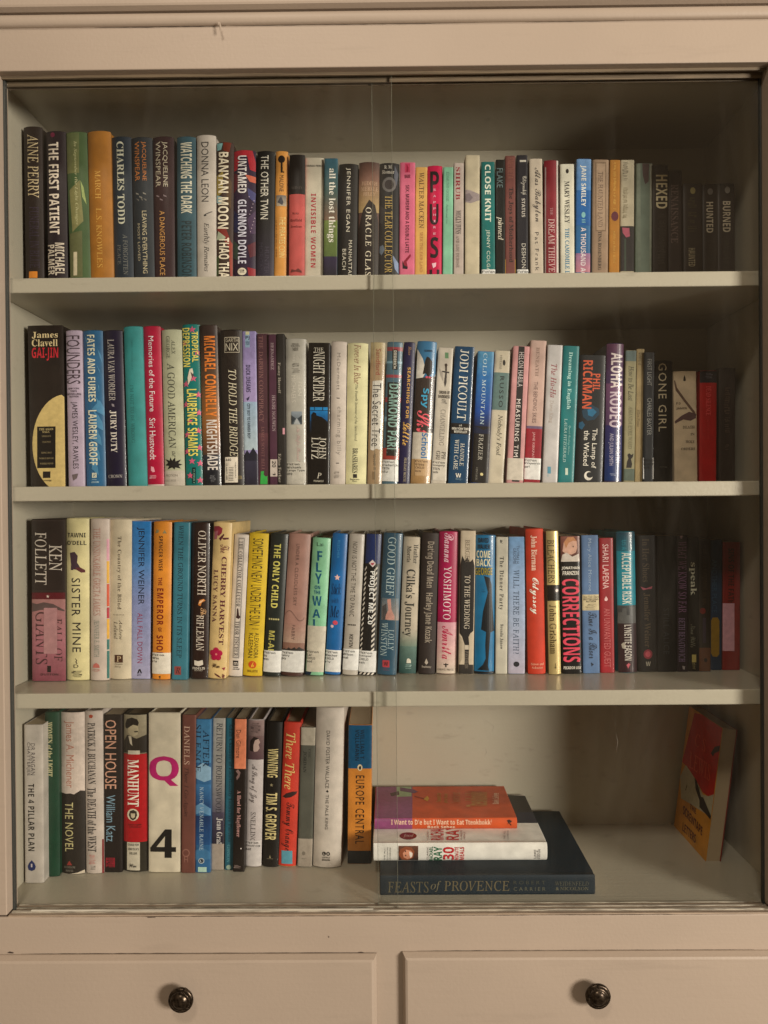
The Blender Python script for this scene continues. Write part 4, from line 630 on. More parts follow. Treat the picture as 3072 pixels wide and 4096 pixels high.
 112,54,1,29,29,53,41,54,25,25,31,29,37,31,40,30,43,26,42,16,35,6,34,3,39,5,46,11,48,9,36,0,29,0,27,2,25,4,25,10,36,25,36,27,33,27,27,22,20,14,-3,-27,-15,-28,12,21,7,17,5,19,14,28,
 114,41,1,21,15,33,17,33,18,29,29,27,32,24,31,19,22,6,22,3,26,5,34,11,35,9,23,0,16,0,13,1,10,7,13,16,22,25,15,24,7,17,5,19,12,25,
 115,35,1,25,19,33,21,34,23,32,21,28,25,20,26,15,24,8,29,12,31,11,19,1,13,-1,6,0,1,4,1,8,3,11,7,11,9,9,9,6,5,3,8,2,11,3,16,14,16,25,7,17,5,19,
 116,44,1,19,32,56,45,57,37,44,44,44,43,41,35,41,16,6,17,3,21,5,28,11,30,9,17,0,10,0,8,1,6,7,12,22,7,17,5,19,16,31,
 117,59,1,25,16,30,31,31,18,8,18,4,22,6,28,11,40,30,54,31,40,4,45,5,52,11,53,9,41,0,34,0,31,1,29,4,29,9,21,2,17,0,10,0,6,4,6,6,12,22,7,17,5,19,
 118,47,2,29,19,31,23,29,24,23,15,6,16,3,24,4,30,9,27,13,27,19,30,26,35,30,40,30,43,25,41,17,35,10,43,14,45,12,40,8,33,7,25,1,17,-1,12,0,6,4,6,8,7,13,13,23,8,19,6,21,14,28,6,38,24,35,24,31,20,30,14,32,11,37,16,
 121,58,2,33,21,31,26,29,28,24,26,17,18,3,22,4,27,10,41,30,55,31,40,4,50,11,51,9,37,0,27,-15,20,-24,13,-29,1,-30,-3,-25,-4,-22,-2,-17,2,-11,9,-7,24,0,29,8,22,2,16,-1,13,0,9,4,9,12,15,23,7,17,5,19,15,28,8,23,-4,7,-13,3,-18,1,-23,2,-26,5,-28,9,-26,13,-21,
 122,44,2,38,37,31,40,30,40,26,23,9,29,4,36,11,38,9,30,2,30,-6,26,-15,18,-23,7,-29,1,-30,-5,-28,-7,-24,-5,-18,0,-12,22,2,21,7,17,4,12,3,8,3,7,5,9,8,20,9,25,15,16,16,14,20,15,24,8,17,6,19,14,27,22,31,25,30,27,26,22,18,27,18,34,28,8,21,-2,3,-13,-2,-19,-3,-24,-3,-26,0,-27,4,-26,8,-21]
GL = {}
def read_glyphs(style, d):
    i = 0
    while i < len(d):
        ch, adv, nl = chr(d[i]), d[i + 1], d[i + 2]
        i += 3
        loops = []
        for _ in range(nl):
            k = d[i]
            loops.append([(d[i + 1 + 2 * j], d[i + 2 + 2 * j]) for j in range(k)])
            i += 1 + 2 * k
        GL[style + ch] = (adv, loops)
for style, table in (('b', GLYPHS_BOLD), ('R', GLYPHS_SERIF_BOLD), ('r', GLYPHS_SERIF), ('i', GLYPHS_ITALIC), ('c', GLYPHS_SCRIPT)): read_glyphs(style, table)
def plain_glyph(ch):                                  # the plain sans letters come from Blender's own font
    ms = []
    for body in (ch, ch + ch):
        cu = bpy.data.curves.new("letter", 'FONT'); cu.body = body; cu.resolution_u = 2
        ob = bpy.data.objects.new("letter", cu)
        ms.append(bpy.data.meshes.new_from_object(ob))
        bpy.data.objects.remove(ob); bpy.data.curves.remove(cu)
    vs = [(v.co.x * 100, v.co.y * 100) for v in ms[0].vertices]
    fs = [tuple(p.vertices) for p in ms[0].polygons]
    adv = max([v.co.x for v in ms[1].vertices], default=0) * 100 - max([v[0] for v in vs], default=0)
    for m in ms: bpy.data.meshes.remove(m)
    return adv, vs, fs
TRI = {}
def glyph(font, ch):
    for f in (font, 'R' if font in 'ri' else font):
        key = f + ch
        if key in GL: break
    else: key = 's' + ch
    if key not in TRI and key[0] == 's': TRI[key] = plain_glyph(ch)
    if key not in TRI:
        adv, loops = GL[key]
        vs = [p for L in loops for p in L]
        tri = tessellate_polygon([[Vector((x, y, 0)) for x, y in L] for L in loops]) if loops else []
        TRI[key] = (adv, vs, tri)
    return TRI[key]
TXT = {}
def text_geo(s, font, sp=0):
    key = (s, font, sp)
    if key not in TXT:
        vs, fs, x = [], [], 0
        sp *= .67
        for ch in s:
            if ch == ' ': x += 28 + sp; continue
            g = glyph(font, ch)
            adv, gv, tri = g
            o = len(vs)
            vs += [(x + a, b) for a, b in gv]
            fs += [tuple(o + i for i in t) for t in tri]
            x += adv + sp
        xs, ys = [v[0] for v in vs], [v[1] for v in vs]
        ax, ay = min(xs), min(ys)
        wx, wy = max(max(xs) - ax, 1), max(max(ys) - ay, 1)
        TXT[key] = ([((a - ax) / wx, (b - ay) / wy) for a, b in vs], fs)
    return TXT[key]

# element constructors, in the pixels of the current view -------------------------------------------
VW = [0, 0, 1]
def view(x0, y0, W): VW[:] = [x0, y0, W / 1659]
def T(s, x0, x1, y0, y1, c, f='s', sp=0): return ('T', s, x0, x1, y0, y1, c, f, sp)   # lettering that runs down the spine
def H(s, x0, x1, y0, y1, c, f='s', sp=0): return ('H', s, x0, x1, y0, y1, c, f, sp)   # upright lettering
def R(x0, x1, y0, y1, c, c2=None): return ('R', x0, x1, y0, y1, c, c2)
def P(pts, c): return ('P', pts, c)
def O(x0, x1, y0, y1, c): return ('P', [((x0 + x1) / 2 + (x1 - x0) / 2 * math.cos(a * math.pi / 9), (y0 + y1) / 2 + (y1 - y0) / 2 * math.sin(a * math.pi / 9)) for a in range(18)], c)
def L(x0, x1, y0, y1, lines, c='#c8c6c0', tc='#262422', lh=27, dy=8): return ('L', x0, x1, y0, y1, lines, c, tc, lh, dy)
def D(x0, x1, y0, y1, c, k=1): return ('D', x0, x1, y0, y1, c, k)                      # print too small or faint to read

def poly_geo(pts):
    return [tuple(p) for p in pts], [tuple(t) for t in tessellate_polygon([[Vector((x, y, 0)) for x, y in pts]])]

def decal_mesh(name, geos, put, cuts, off, parent, mat, g):
    """geos: [(points, faces, colours)] in view pixels; put(p) -> (a, b); surf(a, b, off) -> local point."""
    to2, surf = put
    vs, fs, cs = [], [], []
    for pts, faces, col in geos:
        o = len(vs)
        vs += [to2(p) for p in pts]
        fs += [tuple(o + i for i in f) for f in faces]
        cs += col if isinstance(col, list) else [col] * len(pts)
    bm = bmesh.new()
    lay = bm.verts.layers.float_color.new("ink")
    bv = []
    for (a, b), c in zip(vs, cs):
        v = bm.verts.new((a, b, 0)); v[lay] = c; bv.append(v)
    for f in fs:
        try: bm.faces.new([bv[i] for i in f])
        except ValueError: pass
    if cuts:
        lo, hi = min(v[0] for v in vs), max(v[0] for v in vs)
        for u in cuts:
            if lo + 1e-4 < u < hi - 1e-4:
                bmesh.ops.bisect_plane(bm, geom=bm.verts[:] + bm.edges[:] + bm.faces[:], plane_co=(u, 0, 0), plane_no=(1, 0, 0), dist=1e-6)
    for v in bm.verts: v.co = surf(v.co.x, v.co.y, off)
    me = bpy.data.meshes.new(name)
    bm.to_mesh(me); bm.free()
    return link(name, me, parent, (mat,))

def decals(root, els, put, cuts, mat, g, slope=0.0, base=.00012):
    off = base
    nlet = 0
    for e in els:
        off += .00004
        k = e[0]
        if k in 'TH':
            _, s, x0, x1, y0, y1, c, f, sp = e
            gv, gf = text_geo(s, f, sp)
            if k == 'T':
                drift = abs(slope) * (y1 - y0)
                gw = max(.5 * (x1 - x0), (x1 - x0) - drift)
                xm, ym = (x0 + x1) / 2, (y0 + y1) / 2
                pts = [(xm + (b - .5) * gw + slope * (y0 + a * (y1 - y0) - ym), y0 + a * (y1 - y0)) for a, b in gv]
            else:
                pts = [(x0 + a * (x1 - x0), y1 - b * (y1 - y0)) for a, b in gv]
            nlet += 1
            nm = 'title_lettering' if nlet == 1 else 'author_lettering' if nlet == 2 else 'small_lettering'
            decal_mesh(nm, [(pts, gf, hexc(c, g))], put, cuts, off + .00006, root, mat, g)
        elif k in 'VS':
            if k == 'V':                              # lettering that runs upwards
                _, s, x0, x1, y0, y1, c, f = e
                gv, gf = text_geo(s, f)
                pts = [(x0 + (1 - b) * (x1 - x0), y1 - a * (y1 - y0)) for a, b in gv]
            else:                                     # lettering on a slanted cover: start of cap line, end of cap line, end of base line
                _, s, p0, p1, p2, c, f = e
                gv, gf = text_geo(s, f)
                pts = [(p0[0] + a * (p1[0] - p0[0]) + (1 - b) * (p2[0] - p1[0]), p0[1] + a * (p1[1] - p0[1]) + (1 - b) * (p2[1] - p1[1])) for a, b in gv]
            nlet += 1
            decal_mesh('title_lettering' if nlet == 1 else 'small_lettering', [(pts, gf, hexc(c, g))], put, cuts, off + .00006, root, mat, g)
        elif k == 'R':
            _, x0, x1, y0, y1, c, c2 = e
            a, b = hexc(c, g), hexc(c2 or c, g)
            ny = 1
            pts = [(x0 + slope * 0, y0), (x1, y0), (x1, y1), (x0, y1)]
            decal_mesh('printed_panel', [(pts, [(0, 1, 2, 3)], [a, a, b, b])], put, cuts, off, root, mat, g)
        elif k == 'P':
            pts, faces = poly_geo(e[1])
            decal_mesh('printed_motif', [(pts, faces, hexc(e[2], g))], put, cuts, off, root, mat, g)
        elif k == 'D':
            _, x0, x1, y0, y1, c, kk = e
            geos, y = [], y0
            while y < y1:
                h = random.uniform(5, 11) * kk
                if random.random() < .85:
                    a, b = x0 + (x1 - x0) * random.uniform(0, .25), x1 - (x1 - x0) * random.uniform(0, .3)
                    q = [(a, y), (b, y), (b, y + h * .4), (a, y + h * .4)]
                    geos.append((q, [(0, 1, 2, 3)], hexc(c, g)))
                    if random.random() < .6:
                        m_ = random.choice((a, b - (b - a) * .3))
                        q = [(m_, y), (m_ + (b - a) * .3, y), (m_ + (b - a) * .3, y + h * .8), (m_, y + h * .8)]
                        geos.append((q, [(0, 1, 2, 3)], hexc(c, g)))
                y += h
            if geos: decal_mesh('small_lettering', geos, put, cuts, off + .00006, root, mat, g)
        elif k == 'L':
            _, x0, x1, y0, y1, lines, c, tc, lh, dy = e
            lab = decal_mesh('spine_label', [([(x0, y0), (x1, y0), (x1, y1), (x0, y1)], [(0, 1, 2, 3)], hexc(c, g))], put, cuts, off + .00016, root, INK[1], g)
            geos = []
            for i, s in enumerate(lines):
                gv, gf = text_geo(s, 'b')
                n_ = max(len(s), 1)
                wd = min((x1 - x0) * .92, n_ * lh * .50)
                yy = y0 + dy + i * lh
                geos.append(([(x0 + 4 + a * wd, yy + lh * .72 - b * lh * .72) for a, b in gv], gf, hexc(tc, g)))
            if geos: decal_mesh('label_lettering', geos, put, cuts, off + .00024, lab, INK[0], g)

# ------------------------------------------------------------------ books
US = [0, .02, .06, .12, .2, .3, .4, .5, .6, .7, .8, .88, .94, .98, 1]
def book_body(root, W, Hh, dep, hc, b, n, mat, name='cover'):
    t = .0026 if hc else .0007
    ins = .0030 if hc else .0004
    prof = lambda u: -b * (1 - abs(2 * u - 1) ** n)
    e = .0011 if hc else .0004
    outer = [(-W / 2, dep), (-W / 2, dep * .5)] + [((u - .5) * W, prof(u)) for u in US] + [(W / 2, dep * .5), (W / 2, dep)]
    if hc:                                            # the joint groove beside the spine
        outer = [(-W / 2, dep), (-W / 2, .014), (-W / 2 + .0012, .008), (-W / 2 + .0003, .003)] + [((u - .5) * W, prof(u)) for u in US] + [(W / 2 - .0003, .003), (W / 2 - .0012, .008), (W / 2, .014), (W / 2, dep)]
    inner = []
    for x, y in outer:
        inner.append((max(-W / 2 + t, min(W / 2 - t, x)), max(y + t, t)))
    inner[0] = (inner[0][0], dep); inner[-1] = (inner[-1][0], dep)
    m = len(outer)
    rings = [(e, 0.0), (0, e), (0, Hh - e), (e, Hh)]
    vs = []
    for i_, z in rings:
        for x, y in outer:
            k = 1 - 2 * i_ / W
            vs.append((x * k, y + (i_ if y < .002 else 0), z))
    for z in (0.0, Hh):
        vs += [(x, y, z) for x, y in inner]
    fs = []
    for r in range(3):
        for i in range(m - 1):
            fs.append((r * m + i, r * m + i + 1, (r + 1) * m + i + 1, (r + 1) * m + i))
    ib, it = 4 * m, 5 * m
    for i in range(m - 1):
        fs.append((it + i, it + i + 1, ib + i + 1, ib + i))
        fs.append((ib + i, ib + i + 1, i + 1, i))
        fs.append((3 * m + i, 3 * m + i + 1, it + i + 1, it + i))
    for i, s in ((0, 1), (m - 1, -1)):
        q = (i, m + i, 2 * m + i, 3 * m + i, it + i, ib + i)
        fs.append(q if s > 0 else q[::-1])
    me = bpy.data.meshes.new(name); me.from_pydata(vs, [], fs)
    bm = bmesh.new(); bm.from_mesh(me); bmesh.ops.recalc_face_normals(bm, faces=bm.faces); bm.to_mesh(me); bm.free()
    me.shade_smooth(); me.set_sharp_from_angle(angle=math.radians(38))
    link(name, me, root, (mat,))
    box('page_block', -W / 2 + t + .0001, W / 2 - t - .0001, t + (.002 if hc else .0002), dep - (.004 if hc else .0006), ins, Hh - ins, PAPER, root, bev=0)
    return prof

ORD = "first second third fourth fifth sixth seventh eighth ninth tenth eleventh twelfth thirteenth fourteenth fifteenth sixteenth seventeenth eighteenth nineteenth twentieth".split()
ORD += ["twenty-" + o for o in ORD[:9]]
SHELF = {}
CUR = [None]
ROWS = {1: ("top", .325), 2: ("second", .0305), 3: ("third", -.263), 4: ("bottom", -.563)}
def row(k): CUR[0] = k; SHELF[k] = []
def b(desc, c, quad, kind='h', gloss=1, *els, metal=0.0, dep=None, g=None):
    """one standing book: quad = top-left x, top-right x, top y, bottom-left x, bottom-right x, bottom y in view pixels."""
    rw = CUR[0]
    x0, y0, s = VW
    q = quad
    X = lambda v: x0 + v * s
    Yp = lambda v: y0 + v * s
    zs = ROWS[rw][1]
    cx = X((q[3] + q[4]) / 2)
    if rw >= 3:
        Y = max(1.125, min(1.215, atz(cx, Yp(q[5]), zs).y))
    else:
        Y = 1.158 + .045 * (cx / 3072) + random.uniform(-.004, .004)
    top, bot = at(X((q[0] + q[1]) / 2), Yp(q[2]), Y), at(cx, Yp(q[5]), Y)
    W = ((q[1] - q[0]) + (q[4] - q[3])) / 2 * s * Y / FPX
    lean = math.atan2(top.x - bot.x, top.z - bot.z)
    basex = bot.x + (zs - bot.z) * math.tan(lean)
    lift = abs(math.sin(lean)) * W / 2 + .0003
    Hh = (top.z - zs - lift) / math.cos(lean)
    hc = kind == 'h'
    bul = min(.0065, .13 * W) if hc else min(.0012, .05 * W)
    if kind == 'f': hc, bul = True, .0015
    n = 2.3 if kind == 'h' else 7
    dep = dep or (.152 if hc else .132)
    dep = min(dep, 1.345 - Y)
    yaw = math.radians(random.uniform(-.7, .7))
    mw = Matrix.Translation((basex, Y + bul, zs + lift)) @ Matrix.Rotation(lean, 4, 'Y') @ Matrix.Rotation(yaw, 4, 'Z')
    root = empty('book', desc, 'book', 'books on the %s shelf' % ROWS[rw][0], mw)
    SHELF[rw].append((basex, root, desc))
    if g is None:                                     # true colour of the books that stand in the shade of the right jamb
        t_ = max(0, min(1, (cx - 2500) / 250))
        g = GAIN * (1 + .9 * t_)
    mat = cover_mat('cover_' + str(len(bpy.data.materials)), hexc(c, g), gloss, metal)
    prof = book_body(root, W, Hh, dep, hc, bul, n, mat)
    zv = lambda z: (z - (zs + lift)) / math.cos(lean)
    zt, zb = zv(top.z), zv(bot.z)
    def to2(p):
        f = (p[1] - q[2]) / (q[5] - q[2])
        xl, xr = q[0] + f * (q[3] - q[0]), q[1] + f * (q[4] - q[1])
        return (max(.004, min(.996, (p[0] - xl) / (xr - xl))), max(.0006, min(Hh - .0006, zt + f * (zb - zt))))
    surf = lambda u, z, off: Vector(((u - .5) * W * (1 + 2 * off / W), prof(u) - off, z))
    slope = ((q[3] + q[4]) - (q[0] + q[1])) / 2 / (q[5] - q[2])
    decals(root, els, (to2, surf), US[1:-1] if bul > .0008 else None, INK[gloss], g, slope)
    return root

# ------------------------------------------------------------------ top shelf
row(1)
view(0, 450, 800)
b('black-brown hardback with cream capitals and orange sticker', '#2b211c', (183, 345, 112, 210, 354, 1375), 'h', 1,
  T('ANNE PERRY', 222, 322, 180, 705, '#b5a584', 'r'), T('FUNERAL IN BLUE', 240, 325, 780, 1290, '#3d3340', 'r'), L(243, 308, 1318, 1372, [], '#c27f33'))
b('dark plum hardback with bold white title and pink dot', '#2a2024', (376, 537, 150, 392, 556, 1372), 'h', 1,
  T('THE FIRST PATIENT', 398, 494, 245, 1010, '#cbbfae', 'b'), T('MICHAEL', 455, 533, 1080, 1350, '#bdb2a1', 'b'), T('PALMER', 392, 455, 1095, 1345, '#b8ad9c', 'b'), O(418, 455, 165, 205, '#6e2440'))
b('leafy green hardback with faint handwritten-style title', '#465a38', (540, 712, 155, 575, 746, 1372), 'h', 1,
  R(545, 655, 165, 500, '#5f6844', '#6f7048'), P([(572, 640), (660, 560), (690, 900), (600, 990)], '#7d7a52'), P([(575, 1000), (680, 980), (685, 1365), (578, 1365)], '#616343'),
  P([(665, 560), (690, 620), (712, 760), (680, 700)], '#8f9a62'), T('In September the Light Changes', 605, 655, 235, 930, '#b3b088', 'i'), L(610, 641, 1155, 1350, [], '#b8ae93'))
b('plain mustard-orange hardback with pale outlined title', '#97692b', (716, 910, 148, 745, 936, 1370), 'h', 1,
  T('MARCH', 785, 838, 480, 715, '#c49c56', 'r'), T('L.S. KNOWLES', 795, 852, 790, 1285, '#bd954e', 'r'))
b('slate-black hardback with white serif author name', '#27313a', (916, 1084, 195, 940, 1106, 1368), 'h', 1,
  T('CHARLES TODD', 965, 1036, 240, 925, '#b3b29f', 'R'), T('A FORGOTTEN', 1018, 1062, 1010, 1345, '#74746e', 'r'), T('PEACE', 973, 1005, 1095, 1260, '#6a6a66', 'r'))
b('charcoal hardback with orange author name over white title', '#2b3136', (1086, 1256, 200, 1110, 1276, 1368), 'h', 1,
  T('JACQUELINE', 1168, 1215, 240, 565, '#b0743e', 's'), T('WINSPEAR', 1112, 1160, 240, 565, '#b0743e', 's'), T('LEAVING EVERYTHING', 1178, 1224, 815, 1335, '#b3a98d', 's'), T('MOST LOVED', 1140, 1166, 920, 1230, '#a39a82', 's'),
  *[P([(1125 + i * 30, 660 + (i % 2) * 30), (1150 + i * 30, 672 + (i % 2) * 30), (1152 + i * 30, 682 + (i % 2) * 30), (1127 + i * 30, 674 + (i % 2) * 30)], '#7d7a72') for i in range(3)], *[P([(1128 + i * 30, 710 - (i % 2) * 20), (1155 + i * 30, 722), (1152 + i * 30, 735)], '#6d6a64') for i in range(3)])
b('deep maroon hardback with white author name and tan title', '#372326', (1258, 1440, 195, 1278, 1442, 1365), 'h', 2,
  T('JACQUELINE', 1340, 1392, 240, 615, '#b0a793', 's'), T('WINSPEAR', 1286, 1332, 240, 615, '#b0a793', 's'), T('A DANGEROUS PLACE', 1324, 1370, 815, 1350, '#b98f58', 's'),
  *[P([(1295 + i * 30, 680 + (i % 2) * 30), (1320 + i * 30, 692 + (i % 2) * 30), (1322 + i * 30, 702 + (i % 2) * 30), (1297 + i * 30, 694 + (i % 2) * 30)], '#7d6f70') for i in range(3)])
b('dusty teal hardback with tall condensed white title', '#35525a', (1464, 1618, 195, 1466, 1628, 1365), 'h', 1,
  T('WATCHING THE DARK', 1498, 1592, 245, 835, '#bdb9a6', 'b'), T('PETER ROBINSON', 1505, 1592, 900, 1375, '#223438', 'b'))
view(700, 500, 800)
b('pale grey hardback with thin dark capitals and italic title', '#aca499', (178, 335, 78, 182, 340, 1258), 'h', 1,
  T('DONNA LEON', 218, 280, 140, 635, '#3a3836', 's'), T('Earthly Remains', 230, 286, 810, 1215, '#2e2c2b', 'i'), P([(238, 745), (258, 735), (262, 752), (244, 757)], '#3a3836'), P([(255, 735), (300, 715), (312, 718), (262, 741)], '#5a5652'))
b('jungle-patterned dark hardback with bold white title', '#3c2a22', (338, 490, 140, 342, 472, 1258), 'h', 1,
  P([(338, 150), (395, 150), (380, 205), (345, 210)], '#7da8a6'), P([(400, 140), (470, 145), (450, 230), (400, 210)], '#6d2c1c'), P([(342, 420), (400, 380), (395, 560), (342, 600)], '#8a7a3e'), P([(420, 400), (470, 470), (462, 700), (430, 640)], '#54402a'),
  P([(345, 580), (400, 600), (380, 660), (345, 640)], '#86a0a0'), P([(345, 860), (420, 850), (470, 1000), (440, 1010)], '#7a2a20'), P([(360, 880), (420, 930), (400, 960), (345, 950)], '#9aa08a'), P([(440, 950), (470, 980), (468, 1258), (452, 1258)], '#8a3a26'), P([(345, 1100), (370, 1080), (365, 1250), (345, 1255)], '#3c4a2a'),
  T('BANYAN MOON', 356, 446, 225, 860, '#d2c8b2', 'b'), T('THAO THAI', 366, 447, 935, 1290, '#d2c8b2', 'b'))
b('purple marbled hardback with red arch and bold white lettering', '#33253a', (486, 666, 205, 480, 666, 1255), 'h', 2,
  P([(487, 380), (490, 215), (560, 207), (640, 210), (664, 300), (664, 380), (620, 370), (600, 260), (540, 262), (515, 370)], '#a22f3a'), P([(580, 410), (668, 425), (668, 475), (620, 470)], '#b0604a'), P([(484, 390), (540, 420), (520, 520), (484, 560)], '#5c2430'), P([(600, 520), (666, 560), (660, 640), (610, 600)], '#4a4a70'),
  P([(484, 700), (540, 760), (530, 900), (484, 880)], '#262a4c'), P([(600, 780), (664, 700), (664, 900), (620, 900)], '#4c3a52'), P([(484, 950), (530, 1000), (520, 1120), (484, 1100)], '#3a4a40'), P([(600, 1000), (664, 960), (664, 1080), (620, 1100)], '#5a2a34'), P([(600, 1180), (664, 1190), (664, 1250), (610, 1250)], '#8a2c34'),
  *[O(610 + (i * 37) % 45, 617 + (i * 37) % 45, 590 + i * 29, 598 + i * 29, '#a898a0') for i in range(11)],
  T('UNTAMED', 524, 594, 255, 565, '#cfcac6', 'b'), T('GLENNON DOYLE', 524, 594, 620, 1150, '#c5c3cc', 'b'), O(522, 593, 1185, 1247, '#c9c1ad'), D(535, 580, 1200, 1230, '#5a524c'))
b('black hardback with thin white title fading to purple foot', '#20201e', (680, 828, 212, 670, 816, 1252), 'h', 1,
  R(672, 828, 780, 1252, '#22201f', '#37323f'), T('THE OTHER TWIN', 708, 777, 250, 780, '#c3beb0', 's'), T('HUNTER', 742, 780, 1010, 1235, '#48434e', 's'), T('MORGAN', 693, 730, 975, 1225, '#403c46', 's'))
b('tan hardback with black key and outlined title', '#c08d4b', (838, 936, 212, 820, 922, 1252), 'h', 1,
  O(856, 912, 252, 315, '#241a14'), R(878, 893, 310, 395, '#241a14'), R(893, 905, 385, 395, '#241a14'), T('MALONE', 866, 902, 415, 552, '#4a3420', 's'), R(842, 922, 582, 672, '#6f6a66', '#a89c88'), P([(850, 640), (880, 590), (900, 640), (890, 665)], '#4a4a50'), T('THE PIRATES COIN', 862, 914, 760, 1098, '#e6c084', 's'), D(838, 850, 790, 1090, '#8a6434'))
b('dusty rose hardback with a black upper third', '#b45a55', (948, 1080, 242, 945, 1072, 1250), 'h', 1,
  R(946, 1082, 242, 572, '#211b18'), H('MIND', 965, 1050, 508, 530, '#5a524c', 'r'), H('Kay', 975, 1030, 722, 745, '#7a302e', 'R'), H('Redfield', 958, 1052, 778, 800, '#7a302e', 'R'), H('Jamison', 960, 1050, 832, 852, '#7a302e', 'R'), P([(960, 1222), (970, 1195), (1000, 1205), (1020, 1188), (1048, 1210), (1050, 1225), (1005, 1216)], '#6b3530'))
b('off-white paperback with red vertical title', '#b9b2a0', (1082, 1232, 270, 1076, 1226, 1250), 'p', 0,
  H('CRIADO PEREZ', 1088, 1224, 331, 347, '#2a2826', 'b'), T('INVISIBLE WOMEN', 1126, 1170, 570, 1182, '#a8283a', 'b', 14))
b('meadow-picture paperback with lowercase white title', '#3c5560', (1238, 1352, 275, 1235, 1340, 1250), 'p', 2,
  R(1236, 1352, 275, 560, '#33606e', '#3e5550'), R(1236, 1352, 560, 790, '#3e5550', '#765f4e'), R(1236, 1350, 790, 1090, '#6e7c44', '#5a6a3c'), R(1235, 1350, 1090, 1250, '#38304a', '#26242e'), T('all the lost things', 1262, 1332, 360, 972, '#d6d1c4', 'R'))
b('black hardback with spaced white sans author name', '#1f1c19', (1358, 1526, 318, 1350, 1506, 1248), 'h', 1,
  T('JENNIFER EGAN', 1410, 1458, 355, 885, '#c0baa9', 's', 10), T('MANHATTAN', 1436, 1468, 955, 1268, '#bfb9a8', 's', 8), T('BEACH', 1388, 1420, 1028, 1200, '#bfb9a8', 's', 8))
view(1400, 550, 800)
b('brown hardback picturing a dark hooded figure', '#5a4038', (78, 242, 200, 64, 236, 1142), 'h', 1,
  R(66, 242, 205, 340, '#4d342e', '#7a5a4c'), R(66, 242, 340, 620, '#7a5a4c', '#a08a60'), P([(66, 1138), (74, 750), (108, 600), (160, 515), (208, 560), (234, 700), (236, 1138)], '#261c19'), H('JUDITH', 98, 225, 365, 396, '#b59a80', 'r'), H('MERKLE', 95, 232, 410, 442, '#b59a80', 'r'), H('RILEY', 112, 210, 455, 482, '#b59a80', 'r'), T('ORACLE GLASS', 125, 178, 580, 1190, '#cfc6b0', 'r', 14))
b('smoky dark hardback with gold title and ringed motif', '#2b2b2d', (246, 410, 208, 240, 406, 1140), 'h', 2,
  H('R. M.', 285, 350, 230, 258, '#b8b2a6', 'R'), H('Romero', 268, 382, 270, 300, '#b8b2a6', 'R'), O(268, 382, 328, 452, '#6c6866'), O(288, 362, 350, 432, '#3a3334'), P([(370, 230), (400, 300), (385, 400), (365, 330)], '#5d6068'), P([(248, 900), (275, 890), (290, 930), (262, 975), (246, 950)], '#6a7480'), P([(350, 970), (400, 1040), (402, 1130), (370, 1090)], '#7a88a0'), P([(250, 560), (300, 600), (270, 720), (246, 700)], '#3c3a3c'), T('THE TEAR COLLECTOR', 288, 352, 480, 1122, '#b9a064', 'r'))
b('bubblegum pink paperback with dark red hand-lettered title', '#c0687e', (416, 540, 205, 410, 536, 1138), 'p', 1,
  R(456, 498, 215, 290, '#b2405e'), P([(470, 220), (486, 250), (482, 285), (468, 285)], '#8a1c3c'), H('BARR', 455, 500, 308, 337, '#6a2038', 'b'), T('SEX, MURDER AND A DOUBLE LATTE', 456, 492, 395, 956, '#5a1a30', 'b'), P([(445, 1030), (500, 965), (505, 985), (470, 1030), (480, 1080), (440, 1090)], '#8a2038'), P([(436, 1020), (450, 1060), (480, 1075), (475, 1092), (438, 1088)], '#2a1820'))
b('straw-yellow paperback with brown serif lettering', '#c09a5a', (546, 640, 245, 538, 636, 1135), 'p', 0, T('WALTER MACKEN', 572, 614, 290, 752, '#4a2f22', 'r'), T('SEEK THE FAIR LAND', 578, 604, 785, 1116, '#9a6038', 'r'))
b('hot pink hardback with huge black stacked letters', '#b3174a', (645, 766, 230, 640, 766, 1135), 'h', 2,
  H('P', 668, 738, 280, 455, '#2a1a20', 'b'), H('U', 664, 734, 550, 725, '#2a1a20', 'b'), H('S', 668, 732, 825, 1000, '#2a1a20', 'b'), H('H', 662, 742, 1095, 1260, '#2a1a20', 'b'), *[H(ch, 692, 712, 425 + i * 52, 443 + i * 52, '#d89aa8', 'b') for i, ch in enumerate('SAPPHIRE')], P([(680, 1045), (715, 1038), (712, 1070), (690, 1085)], '#d8b0b8'))
b('mint green paperback with tiny dark lettering', '#7fae92', (776, 856, 245, 770, 850, 1135), 'p', 1, T('EDMUND GOSSE', 798, 822, 285, 530, '#4a6a62', 'r'), T('Father and Son', 797, 814, 555, 715, '#55766c', 'i'))
b('pale mauve-grey paperback with red and black serif lettering', '#a89c92', (862, 945, 210, 862, 940, 1135), 'p', 0, T('SHRUB', 878, 914, 245, 515, '#8a2a35', 'R'), T('MOLLY IVINS', 877, 920, 605, 800, '#3a3432', 'R'), T('AND LOU DUBOSE', 880, 906, 815, 1080, '#6a5f58', 'R'))
b('tall cream paperback with grey cloud band and no lettering', '#b0a68e', (958, 1076, 145, 955, 1072, 1132), 'p', 0, P([(956, 430), (1000, 438), (1072, 470), (1072, 520), (1000, 545), (956, 535)], '#8d8280'), P([(956, 470), (990, 460), (1020, 500), (990, 530), (956, 520)], '#746a6c'))
b('deep teal paperback with white title and fiction label', '#1f6a66', (1086, 1202, 200, 1098, 1200, 1130), 'p', 2, T('CLOSE KNIT', 1118, 1170, 225, 700, '#c9cdbd', 'b'), T('JENNY COLGAN', 1126, 1162, 765, 1150, '#c0c6b6', 's', 6), L(1099, 1199, 1095, 1160, ['Fiction'], lh=30))
b('narrow glossy black paperback with cream script title', '#1d1f1e', (1212, 1282, 182, 1208, 1286, 1128), 'p', 2, T('FLAKE', 1220, 1266, 255, 415, '#6a7a7a', 's'), T('pinned', 1216, 1272, 655, 850, '#cdc6b4', 'i'))
